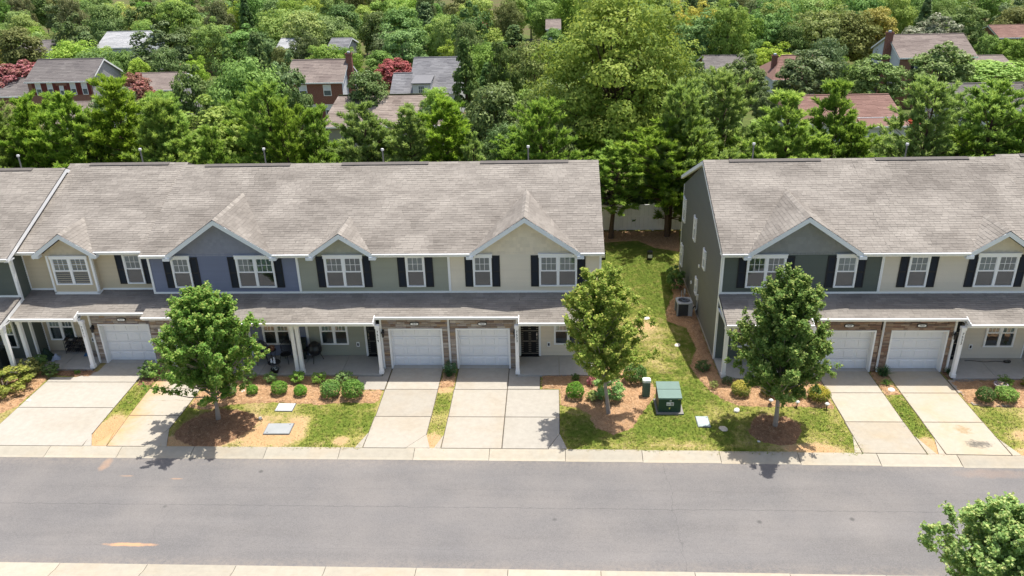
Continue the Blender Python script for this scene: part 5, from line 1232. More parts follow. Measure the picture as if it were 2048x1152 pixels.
# covered round grill behind the columns, and the wheeled bin
t = empty('kettle_grill', (-11.55, .55, .105), 'black kettle grill under its cover behind the paired porch columns', 'grill')
mb = MB(); mb.lathe([(.001, 1.05), (.12, 1.03), (.28, .88), (.34, .70), (.33, .55), (.25, .40), (.10, .32), (.001, .31)], 18); mb.build('kettle', BLACK, t)
for k in range(3):
    a = k * 2.094 + .4; mb = MB(); mb.tube([(.2 * math.cos(a), .2 * math.sin(a), .42), (.36 * math.cos(a), .36 * math.sin(a), .0)], .016, 6); mb.build('leg', BLACK, t)
mb = MB(); mb.box(-.34, -.30, -.25, .25, .62, .65); mb.box(-.62, -.34, -.25, .25, .625, .645); mb.build('side_shelf', BLACK, t)
BIN = plain('bin_plastic', (.018, .028, .026), .5, .4)
def bin_(x, y, z, rz, label, mark=None):
    t = empty('wheeled_bin', (x, y, z), label, 'wheeled bin', 'dark wheeled bins', rz)
    mb = MB(); mb.v += []; 
    b = [(-.24, -.26), (.24, -.26), (.24, .26), (-.24, .26)]; tp = [(-.30, -.34), (.30, -.34), (.30, .36), (-.30, .36)]
    for i in range(4):
        j = (i + 1) % 4; mb.face([(*b[i], .06), (*b[j], .06), (*tp[j], .95), (*tp[i], .95)])
    mb.face([(*q, .06) for q in b]); mb.build('body', BIN, t)
    mb = MB(); mb.prism_x([(-.38, .95), (.40, .95), (.40, 1.02), (.0, 1.06), (-.38, .99)], -.33, .33); mb.build('lid', BIN, t)
    for s_ in (-1, 1):
        mb = MB(); mb.lathe([(.001, -.025), (.12, -.025), (.12, .025), (.001, .025)], 14); mb.v = [(s_ * .26 + zz, .27 + xx * 0 + xx, .12 + yy) for xx, yy, zz in mb.v]; mb.build('wheel', BLACK, t)
    mb = MB(); mb.tube([(-.28, .43, .93), (.28, .43, .93)], .018, 6); mb.build('handle', BIN, t)
    if mark:
        x_ = text(mark, .34, (0, -.325, .62), t, plain('bin_print', (.55, .56, .56), .6), False, .002, 'stencil'); x_.rotation_euler = (math.pi / 2 - .08, 0, 0)
    return t
bin_(-27.0, -.18, .105, .05, 'dark wheeled bin with a pale letter on the green house porch', 'H')
bin_(-12.35, .78, .105, .3, 'dark wheeled bin beside the grill in the blue porch corner')
# clutter on the tan house's porch
t = empty('shoe_rack', (-24.05, 1.36, .105), 'dark shoe rack piled with shoes under the tan house window', 'shoe rack')
RACK = plain('rack_metal', (.05, .04, .035), .6)
for sx_ in (-.48, .48):
    for sy_ in (-.12, .12):
        mb = MB(); mb.tube([(sx_, sy_, 0), (sx_, sy_, .78)], .013, 6); mb.build('leg', RACK, t)
for k in range(4):
    z = .12 + k * .20; mb = MB()
    for i in range(5): mb.tube([(-.48, -.12 + .06 * i, z), (.48, -.12 + .06 * i, z)], .008, 4)
    mb.build('shelf', RACK, t)
SHOEC = [(.06, .05, .045), (.42, .40, .37), (.10, .09, .08), (.28, .22, .18), (.03, .03, .035), (.5, .48, .46)]
for k in range(4):
    for i in range(4):
        if k == 3 and i == 1: continue
        c = SHOEC[(k * 3 + i * 2 + k) % 6]; x = -24.43 + i * .235; z = .105 + .13 + k * .20
        o = empty('pair_of_shoes', (x, 1.36, z), ('dark' if c[0] < .2 else 'pale') + ' pair of shoes on the crowded porch shoe rack', 'shoes', 'shoes on the porch rack')
        for s_ in (-.05, .05):
            mb = MB(); ring = [(.0, -.13, .03, .02), (.035, -.11, .05, .03), (.042, -.03, .075, .04), (.036, .06, .10, .045), (.032, .13, .085, .05)]
            for a_, b_ in zip(ring, ring[1:]):
                mb.face([(s_ - a_[0], a_[1], 0), (s_ - b_[0], b_[1], 0), (s_ - b_[0] * .7, b_[1], b_[2]), (s_ - a_[0] * .7, a_[1], a_[2])]); mb.face([(s_ + a_[0], a_[1], 0), (s_ + b_[0], b_[1], 0), (s_ + b_[0] * .7, b_[1], b_[2]), (s_ + a_[0] * .7, a_[1], a_[2])])
                mb.face([(s_ - a_[0] * .7, a_[1], a_[2]), (s_ - b_[0] * .7, b_[1], b_[2]), (s_ + b_[0] * .7, b_[1], b_[2]), (s_ + a_[0] * .7, a_[1], a_[2])])
            mb.build('shoe', plain('shoe_%d' % int(c[0] * 100), c, .7), o)
def cloth(x, y, z, w, d, h, col, label, cat, name, seed):
    n = 14; r = np.random.default_rng(seed); V = []; F = []
    for j in range(n):
        for i in range(n):
            u_, v_ = i / (n - 1) * 2 - 1, j / (n - 1) * 2 - 1; rr_ = max(abs(u_), abs(v_)); rad = math.hypot(u_, v_)
            k = 1 - .25 * max(0, rad - 1); zz = h * max(0, 1 - rad * .9) * (.6 + .8 * float(vnoise(u_ * 3 + seed, v_ * 3, 1.0))) + .015 * float(vnoise(u_ * 9, v_ * 9 + seed, 1.0))
            V.append((u_ * w * k * (1 + .15 * (float(vnoise(u_ * 2 + seed, v_ * 2, 1)) - .5)), v_ * d * k, max(.004, zz)))
    for j in range(n - 1):
        for i in range(n - 1): F.append((j * n + i, j * n + i + 1, (j + 1) * n + i + 1, (j + 1) * n + i))
    me = bpy.data.meshes.new(name); me.from_pydata(V, [], F); me.materials.append(plain(name + '_%d' % seed, col, .6, .3, 6, .3, tone=False)); me.shade_smooth() if hasattr(me, 'shade_smooth') else None
    o = obj(name, me, None, (x, y, z)); o.rotation_euler = (0, 0, seed * .7); return tag(o, label, cat)
cloth(-24.78, .72, .105, .28, .22, .28, (.40, .46, .60), 'pale blue plastic bag slumped on the tan house porch', 'plastic bag', 'plastic_bag', 3)
cloth(-25.25, .70, .105, .40, .35, .55, (.012, .035, .022), 'dark green bag standing beside the pale blue plastic bag', 'bag', 'garden_bag', 5)
cloth(-23.38, 1.15, .105, .22, .16, .14, (.05, .13, .27), 'blue cloth heap on the tan porch beside the shoe rack', 'cloth', 'cloth_heap', 7)
cloth(-22.98, 1.02, .105, .20, .13, .13, (.20, .17, .14), 'brown and grey cloth heap beside the blue cloth', 'cloth', 'cloth_heap', 9)
cloth(-22.45, .85, .105, .17, .17, .28, (.02, .02, .022), 'black bag beside the tan house porch column', 'bag', 'black_bag', 11)
# garden hose on the beige porch, doormat
mb = MB(); pts = [(19.3 + .2 * i, .55 + .05 * math.sin(i * 1.1) - .012 * i, .12) for i in range(10)] + [(21.15 + .16 * math.cos(a), .40 + .10 * math.sin(a), .125 + .006 * a) for a in [k * .6 for k in range(24)]]
mb.tube(pts, .014, 5); tag(mb.build('garden_hose', plain('hose_black', (.03, .032, .03), .5)), 'dark garden hose lying coiled on the beige house porch', 'hose')
t = empty('doormat', (18.55, -1.32, .031), 'pierced grey doormat on the walkway of the beige house', 'doormat')
mb = MB()
for i in range(12):
    for j in range(5):
        x = -.42 + i * .077; y = -.18 + j * .09; mb.tube([(x, y, .012), (x + .04, y + .045, .012), (x + .07, y + .0, .012)], .011, 4)
mb.box(-.46, .46, -.23, -.20, 0, .02); mb.box(-.46, .46, .20, .23, 0, .02); mb.box(-.46, -.43, -.20, .20, 0, .02); mb.box(.43, .46, -.20, .20, 0, .02)
mb.build('mat', plain('mat_grey', (.28, .27, .25), .9), t)
# meter covers seen on the back lawn: two black posts with a white card
for x, y, lab in ((6.06, 13.5, 'small black yard post with a white card in the shaded back lawn'), (3.15, 13.6, 'small black yard post with a white card close to the cream house corner')):
    t = empty('yard_post', (x, y, 0), lab, 'yard post', 'black yard posts with white cards')
    mb = MB(); mb.prism_z(rr(.17, .12), 0, .55); mb.lathe([(.001, .62), (.12, .60), (.16, .55)], 10); mb.build('post', BLACK, t)
    mb = MB(); mb.box(-.13, .13, -.135, -.122, .16, .38); mb.build('card', plain('card_white', (.7, .68, .66), .6), t)
# a coil and hose hung at the foot of the olive wall
t = empty('hose_reel', (7.35, 8.0, 0), 'pale hose reel and coil against the olive side wall behind the air conditioner', 'hose reel')
mb = MB()
for k in range(4): mb.tube([(.12 * math.sin(k) * .3, -.1 + .16 * math.cos(a), .36 + .17 * math.sin(a)) for a in [i * .42 for i in range(16)]], .016, 5)
mb.build('coil', plain('hose_pale', (.42, .43, .40), .6), t)
mb = MB(); mb.tube([(0, -.3, 0), (0, -.1, .42), (0, .12, 0)], .02, 5); mb.tube([(-.15, -.3, 0), (-.15, -.1, .42), (-.15, .12, 0)], .02, 5); mb.build('stand', plain('hose_pale', (.42, .43, .40)), t)
# ------------------------------------------------------------------ foliage builders (numpy)
def unit(a): return a / (np.linalg.norm(a, axis=-1, keepdims=True) + 1e-9)
def leaf_quads(c, nrm, size, rng, aspect=.62):
    """one pointed leaf (a folded diamond) per centre"""
    n = len(c); nrm = unit(nrm); ref = rng.normal(size=(n, 3)); a = unit(np.cross(nrm, ref)); b = np.cross(nrm, a)
    s = (size * rng.uniform(.7, 1.3, n))[:, None]
    V = np.stack([c - a * s, c - b * s * aspect + nrm * s * .12, c + a * s, c + b * s * aspect + nrm * s * .12], 1)
    return V.reshape(-1, 3), np.arange(n * 4).reshape(n, 4)
def join(parts):
    V = []; Q = []; T = []; o = 0
    for v, q, t in parts: V.append(v); Q.append(q + o); T.append(t); o += len(v)
    return np.concatenate(V), np.concatenate(Q), np.concatenate(T)
def trunk_mb(h, r, limbs=(), lean=(0, 0), seg=7):
    mb = MB(); n = 7
    mb.tube([(lean[0] * i / n + .03 * r * math.sin(i * 2.1) * 4, lean[1] * i / n + .02 * math.cos(i * 1.7), -.1 + h * i / n) for i in range(n + 1)], [r * (1.25 if i == 0 else 1) * (1 - .8 * i / n) for i in range(n + 1)], seg)
    for (p, q, rr_) in limbs:
        p, q = Vector(p), Vector(q); m = p.lerp(q, .5) + Vector((0, 0, -.06 * (q - p).length)); mb.tube([p, m, q], [rr_, rr_ * .7, rr_ * .25], 5)
    return mb

def crown_blobs(rx, rz, zc, nb, nl, leaf, rng, flat=1.0, shape='round', rb=(.26, .42), gap=0.0, up=.35):
    """crown of leafy clumps over an ellipsoid (rx, rz) at height zc; each clump is a shell of leaves"""
    parts = []; limbs = []
    i = np.arange(nb) + .5; ph = np.arccos(1 - 2 * i / nb); th = math.pi * (1 + 5 ** .5) * i
    d = np.stack([np.cos(th) * np.sin(ph), np.sin(th) * np.sin(ph), np.cos(ph)], -1) + rng.normal(0, .12, (nb, 3)); d = unit(d)
    rad = rng.uniform(.62, 1.0, nb)
    if shape == 'irregular': rad = rng.uniform(.5, 1.12, nb)
    for k in range(nb):
        dz = d[k, 2]
        if dz < -.75: continue
        prof = 1.0
        if shape == 'cone': prof = np.clip(1.05 - .80 * (dz * .5 + .5), .14, 1)
        if shape == 'vase': prof = np.clip(.72 + .3 * dz, .4, 1.05)
        c = np.array([d[k, 0] * rx * prof * rad[k], d[k, 1] * rx * prof * rad[k], zc + dz * rz * (rad[k] if shape != 'cone' else 1)])
        r = rx * rng.uniform(*rb) * (prof if shape == 'cone' else 1)
        if shape == 'cone': r = max(r, rx * .16)
        m = int(nl * rng.uniform(.7, 1.2))
        q = unit(rng.normal(size=(m, 3)) + np.array([0, 0, up])); q[:, 2] = np.where(q[:, 2] < -.3, q[:, 2] * .4, q[:, 2]); rr_ = r * rng.uniform(.45, 1.05, m) ** .6
        P = c + q * rr_[:, None] * np.array([1, 1, .8 * flat])
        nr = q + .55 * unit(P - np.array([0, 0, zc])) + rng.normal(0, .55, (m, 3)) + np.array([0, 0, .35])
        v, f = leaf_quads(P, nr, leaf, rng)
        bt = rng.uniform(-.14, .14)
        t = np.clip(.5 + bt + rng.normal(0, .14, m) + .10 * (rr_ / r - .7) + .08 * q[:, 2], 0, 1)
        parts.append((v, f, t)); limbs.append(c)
    V, Q, T = join(parts); return V, Q, T, limbs

L_MAPLE = leafmat('maple_leaves', (0.112, 0.235, 0.044), (0.191, 0.373, 0.058), (0.586, 0.609, 0.170), 0.38, 0.01)
L_MAPLE2 = leafmat('maple_leaves_yellow', (0.129, 0.235, 0.042), (0.246, 0.375, 0.060), (0.705, 0.664, 0.193), 0.38, 0.01)
L_MAPLE3 = leafmat('maple_leaves_deep', (0.090, 0.185, 0.045), (0.165, 0.293, 0.059), (0.528, 0.568, 0.172), 0.34, 0.01)
L_MID = leafmat('leaves_mid', (0.091, 0.174, 0.032), (0.155, 0.274, 0.047), (0.255, 0.383, 0.077), .26, .02)
L_LIGHT = leafmat('leaves_light', (0.149, 0.254, 0.035), (0.254, 0.376, 0.053), (0.419, 0.506, 0.097), .30, .02)
L_DARK = leafmat('leaves_dark', (0.060, 0.107, 0.027), (0.110, 0.175, 0.043), (0.237, 0.312, 0.094), .20, .02, .38)
L_OLIVE = leafmat('leaves_olive', (0.105, 0.132, 0.039), (0.184, 0.209, 0.059), (0.297, 0.305, 0.105), .24, .02)
L_YELLOW = leafmat('leaves_yellow', (0.238, 0.238, 0.035), (0.381, 0.349, 0.056), (0.523, 0.460, 0.095), .28, .015)
L_CEDAR = leafmat('cedar_sprays', (0.062, 0.122, 0.035), (0.114, 0.188, 0.049), (0.210, 0.276, 0.075), .15, .02)
L_BALL = leafmat('pear_leaves', (.070, .132, .028), (.128, .212, .042), (.28, .36, .11), .22, .012, .38)
L_OAK = leafmat('oak_leaves', (0.117, 0.195, 0.026), (0.215, 0.311, 0.041), (0.428, 0.486, 0.081), 0.34, 0)
L_CRAPE = leafmat('crape_blooms', (0.070, 0.100, 0.030), (0.260, 0.100, 0.070), (0.520, 0.140, 0.160), .25, .02)
L_CRAPER = leafmat('crape_blooms_red', (0.060, 0.090, 0.030), (0.360, 0.070, 0.060), (0.580, 0.110, 0.130), .25, .01)
L_WHITE = leafmat('white_blooms', (0.060, 0.095, 0.035), (0.120, 0.160, 0.060), (0.560, 0.550, 0.400), .25, .01)
L_RED = leafmat('red_leaves', (0.140, 0.050, 0.020), (0.340, 0.060, 0.040), (0.480, 0.120, 0.070), .25, .02)
L_YG = leafmat('yellow_green_leaves', (.07, .12, .025), (.20, .25, .045), (.46, .44, .12), .28, .01)
L_BOX = leafmat('boxwood_leaves', (0.085, 0.185, 0.032), (0.150, 0.292, 0.043), (0.283, 0.442, 0.071), .22, .012)
L_BOXD = leafmat('boxwood_dark_leaves', (0.050, 0.102, 0.028), (0.088, 0.162, 0.039), (0.177, 0.265, 0.060), .2, .012)
L_GOLD = leafmat('golden_shrub_leaves', (.06, .11, .02), (.20, .23, .035), (.42, .37, .06), .25, .01)
L_LIRI = leafmat('strap_leaves', (0.035, 0.098, 0.035), (0.063, 0.150, 0.046), (0.177, 0.265, 0.071), .2, .01)
L_PALE = leafmat('hydrangea_leaves', (0.100, 0.170, 0.040), (0.300, 0.360, 0.100), (0.620, 0.620, 0.280), .3, .01)
L_PINE = leafmat('pine_needles', (.100, .190, .022), (.185, .325, .034), (.39, .52, .075), .48, .010, .5, .5)
BARK = plain('grey_bark', (.20, .165, .135), .95, .1, 4, .4, 30, .3, tone=False); PBARK = plain('pine_bark', (.10, .07, .052), .95, .1, 5, .4, 30, .3, tone=False)
SMOOTH = plain('smooth_bark', (.33, .28, .235), .9, .15, 5, .3, 40, .2, tone=False)

def make_tree(name, loc, label, cat, group, crown, trunk, rz=0., scale=1., cmat=None, tmat=None):
    t = empty(name, loc, label, cat, group, rz); t.scale = (scale,) * 3 if not isinstance(scale, tuple) else scale
    a = obj('trunk', trunk, t); b = obj('crown', crown, t)
    for o, m in ((a, tmat), (b, cmat)):
        if m is not None: o.material_slots[0].link = 'OBJECT'; o.material_slots[0].material = m
    return t

# ---- the street maples: ascending sprays of leaves along their branches
def maple(seed, h, zb, prof, nbr, per, leaf, m, lean=(0, 0), tipc=.38, twist=0.):
    r = np.random.default_rng(seed); rg = random.Random(seed); parts = []; limbs = []
    for k in range(nbr):
        f = (k + .5) / nbr; z0 = zb * .9 + (h * .80 - zb) * f ** 1.0; az = k * 2.39996 + rg.uniform(-.35, .35)
        tz = rg.uniform(.0, 1.0); el = math.radians(rg.uniform(22, 48) + 30 * f)
        L = .3; lim = rg.uniform(.72, 1.06)
        while L < 6:                                                # grow until it leaves the envelope
            x, z = math.cos(el) * L, z0 + math.sin(el) * L
            s = (z - zb) / (h - zb)
            if s > 1.0 or x > prof(min(max(s, 0), 1), az) * lim: break
            L += .12
        d = Vector((math.cos(az) * math.cos(el), math.sin(az) * math.cos(el), math.sin(el)))
        base = Vector((lean[0] * z0 / h, lean[1] * z0 / h, z0)); tip = base + d * L; tip.z += .08 * L
        limbs.append((base, base + (tip - base) * .8, .010 + .008 * L)); n = int(per * (.45 + .55 * min(1.6, L)))
        # side twigs carrying the leaves
        nt = max(3, int(L * 5)); u_ = r.uniform(.12, 1.0, nt) ** .85; u_[0] = 1.0
        c0 = np.array(base)[None] + np.array(tip - base)[None] * u_[:, None]
        td = r.normal(size=(nt, 3)) + np.array(d)[None] * 1.0 + np.array([0, 0, .75]); td = unit(td); tl = r.uniform(.14, .42, nt) * (1.15 - .35 * u_)
        idx = r.integers(0, nt, n); w = r.random(n) ** .8
        P = c0[idx] + td[idx] * (tl[idx] * w)[:, None] + r.normal(0, .052, (n, 3))
        out = P - np.array([lean[0] * .5, lean[1] * .5, zb + (h - zb) * .4])
        nr = r.normal(0, .75, (n, 3)) + unit(out) * .35 + np.array([0, 0, .8])
        v, q = leaf_quads(P, nr, leaf, r, .78)
        tip_k = np.clip((w - .72) / .28, 0, 1) * (u_[idx] > .55)     # young pale growth at the twig tips
        t = np.clip(.36 + r.normal(0, .14, n) + tipc * tip_k, 0, 1); parts.append((v, q, t))
    V, Q, T = join(parts); return np_mesh('crown', V, Q, T, m), limbs
def street_tree(seed, loc, label, h, zb, prof, nbr, per, leaf, m, lean=(0, 0), tr=.085, tm=None, tipc=.38):
    cr, limbs = maple(seed, h, zb, prof, nbr, per, leaf, m, lean, tipc)
    tk = trunk_mb(h * .93, tr, [(p, q, r_) for p, q, r_ in limbs], lean, 8).mesh('trunk', tm or SMOOTH)
    return make_tree('maple_tree', loc, label, 'tree', 'young street maples', cr, tk)
pr1 = lambda s, a: 2.1 * (math.sin(math.pi * min(1, (s * .86 + .14)) ** .80) ** .75) * (1 + .13 * math.sin(3 * a + 1) + .10 * math.sin(5 * a)) + .12
street_tree(21, (-14.5, -4.55, 0), 'round leafy maple with a pale trunk in the red soil before the blue house', 6.1, 1.15, pr1, 170, 400, .050, L_MAPLE, (.25, .1), .10, SMOOTH)
pr2 = lambda s, a: 1.50 * (math.sin(math.pi * min(1, (s * .80 + .20)) ** .85) ** .7) * (1 + .22 * math.sin(2 * a + .6) + .12 * math.sin(5 * a)) + .10
street_tree(22, (2.39, -3.96, 0), 'slender yellow green maple at the corner of the cream house', 6.85, 1.7, pr2, 118, 350, .050, L_MAPLE2, (-.75, .05), .085, SMOOTH, .46)
pr3 = lambda s, a: 2.35 * (1 - s) ** .62 * min(1, (s + .10) * 5) * (1 + .10 * math.sin(3 * a) + .08 * math.sin(7 * a)) + .10
street_tree(23, (9.19, -4.88, 0), 'cone shaped deep green maple in a mulch ring before the dark green house', 6.95, 1.45, pr3, 165, 420, .049, L_MAPLE3, (-.1, .1), .10, SMOOTH, .42)
street_tree(24, (12.5, -15.3, -.02), 'maple top rising at the near kerb in the corner of the photo', 4.25, 1.0, lambda s, a: 2.45 * (1 - s) ** .55 * min(1, (s + .2) * 4) * (1 + .16 * math.sin(3 * a) + .1 * math.sin(5 * a)) + .1, 110, 420, .048, L_MAPLE, (.1, 0), .09, SMOOTH, .44)

# ---- prototypes for the trees behind
def deciduous(seed, rx, rz, zc, nb, nl, leaf, mat, trunk_r=.2, tmat=BARK, **kw):
    r = np.random.default_rng(seed); V, Q, T, limbs = crown_blobs(rx, rz, zc, nb, nl, leaf, r, **kw); rg = random.Random(seed)
    lb = [((0, 0, zc - rz * rg.uniform(.45, .8)), tuple(c * np.array([.85, .85, 1])), trunk_r * .35) for c in rg.sample(limbs, min(16, len(limbs)))]
    return np_mesh('crown', V, Q, T, mat), trunk_mb(zc + rz * .4, trunk_r, lb).mesh('trunk', tmat)
# unit trees: 10 m high, radius ~3.4 m
PROT = {
 'a': deciduous(1, 3.2, 3.9, 6.0, 70, 170, .16, L_MID), 'b': deciduous(2, 3.3, 3.7, 6.1, 84, 150, .155, L_MID, shape='irregular'),
 'c': deciduous(3, 3.1, 4.3, 5.7, 64, 180, .165, L_MID, shape='vase'), 'd': deciduous(4, 3.3, 3.8, 6.0, 100, 130, .15, L_MID, shape='irregular', rb=(.18, .32)),
 'ball': deciduous(5, 3.3, 4.4, 5.4, 150, 80, .17, L_BALL, rb=(.16, .24)),
 'cedar': deciduous(6, 3.2, 4.9, 5.0, 120, 75, .17, L_CEDAR, shape='cone', rb=(.16, .30), tmat=PBARK), 'cedar2': deciduous(7, 3.0, 4.8, 5.1, 100, 85, .18, L_CEDAR, shape='irregular', rb=(.16, .28), tmat=PBARK),
 'crape': deciduous(8, 3.3, 3.4, 6.3, 110, 80, .19, L_CRAPE, rb=(.16, .26)),
 'round': deciduous(9, 3.4, 4.2, 5.6, 150, 70, .16, L_LIGHT, rb=(.14, .22)),
}
# the tall oak in the gap
def oak():
    r = np.random.default_rng(31); V1 = crown_blobs(5.1, 5.7, 9.2, 170, 260, .125, r, shape='irregular', rb=(.17, .30))
    V2 = crown_blobs(4.4, 3.2, 4.4, 80, 220, .125, r, shape='irregular', rb=(.2, .32)); parts = [(V1[0], V1[1], V1[2]), (V2[0], V2[1], V2[2])]
    rg = random.Random(3); lb = [((rg.uniform(-.3, .3), 0, rg.uniform(2.5, 8)), tuple(c * np.array([.92, .92, 1])), .13) for c in rg.sample(V1[3], 34) + rg.sample(V2[3], 12)]
    return np_mesh('crown', *join(parts), L_OAK), trunk_mb(12.5, .42, lb).mesh('trunk', PBARK)
oc_, ot_ = oak()
make_tree('oak_tree', (4.6, 25.0, gz(25)), 'tall broad yellow green oak towering over the gap between the two rows', 'tree', None, oc_, ot_, .4, (1.0, 1.0, 1.02))

# ---- loblolly pines: whorls of up-swept branches ending in bottle-brush tufts
def pine(seed, h=10.0, r0_=1.9, zb=1.7):
    r = np.random.default_rng(seed); rg = random.Random(seed); tips = []; limbs = []; z = zb; k = 0
    while z < h - .25:
        s = (z - zb) / (h - zb); R = r0_ * (1 - s) ** .60 * (.75 + .5 * min(1, s * 4)) * (1 + .22 * math.sin(s * 11 + seed)) + .25; nb = rg.choice((4, 5, 5, 6)) if s < .85 else 4
        for j in range(nb):
            az = j * 2 * math.pi / nb + k * .9 + rg.uniform(-.3, .3); L = R * rg.choice((.55, .8, .95, 1.05, 1.25)) * rg.uniform(.92, 1.08) * (1 + .28 * math.sin(az + seed * 1.7)); up = .28 + .75 * s + rg.uniform(-.08, .15)
            base = np.array([0, 0, z]); d = np.array([math.cos(az), math.sin(az), up]); d /= np.linalg.norm(d); tip = base + d * L * 1.12
            limbs.append((tuple(base), tuple(tip), .035 * (1 - s) + .012))
            tips.append((tip, d)); nsub = max(1, int(L * 3.4))
            for q in range(nsub):
                u_ = rg.uniform(.32, .98); side = np.array([-math.sin(az), math.cos(az), 0]) * rg.choice((-1, 1)) * rg.uniform(.12, .42) * L * (1.15 - u_) * 1.5
                p = base + d * L * u_ + side + np.array([0, 0, rg.uniform(.02, .28)]); dd = d * .5 + side * .8 + np.array([0, 0, .75]); tips.append((p, dd / np.linalg.norm(dd)))
        z += rg.uniform(.36, .58); k += 1
    tips.append((np.array([0, 0, h - .1]), np.array([0, 0, 1.]))); tips.append((np.array([0, 0, h - .4]), np.array([0, 0, 1.])))
    P = np.array([t[0] for t in tips]); r95 = float(np.percentile(np.hypot(P[:, 0], P[:, 1]), 94)); D = np.array([t[1] for t in tips]); n = len(P); per = 64
    idx = np.repeat(np.arange(n), per); m = len(idx); al = r.uniform(-.34, .12, m)
    base = P[idx] + D[idx] * al[:, None]; ref = r.normal(size=(m, 3)); side = unit(ref - D[idx] * (ref * D[idx]).sum(-1, keepdims=True)); sp = r.uniform(.35, 1.25, m)
    nd = unit(D[idx] + side * sp[:, None] + np.array([0, 0, .12])); Ln = r.uniform(.22, .36, m)[:, None]; tip = base + nd * Ln; w = unit(np.cross(nd, r.normal(size=(m, 3)))) * r.uniform(.020, .036, m)[:, None]
    V = np.stack([base - w * .6, base + nd * Ln * .5 - w, tip, base + nd * Ln * .5 + w], 1).reshape(-1, 3); tt = r.normal(0, .13, n)
    T = np.clip(.46 + tt[idx] + r.normal(0, .10, m) + .22 * (al > .0), 0, 1)
    return np_mesh('crown', V, np.arange(m * 4).reshape(m, 4), T, L_PINE), trunk_mb(h, .15, limbs, seg=6).mesh('trunk', PBARK), r95
PINES = [pine(41), pine(42, zb=1.2, r0_=2.2), pine(43, r0_=2.3), pine(44, zb=2.2, r0_=1.7), pine(45, zb=2.6, r0_=2.0), pine(46, zb=3.2, r0_=2.2)]
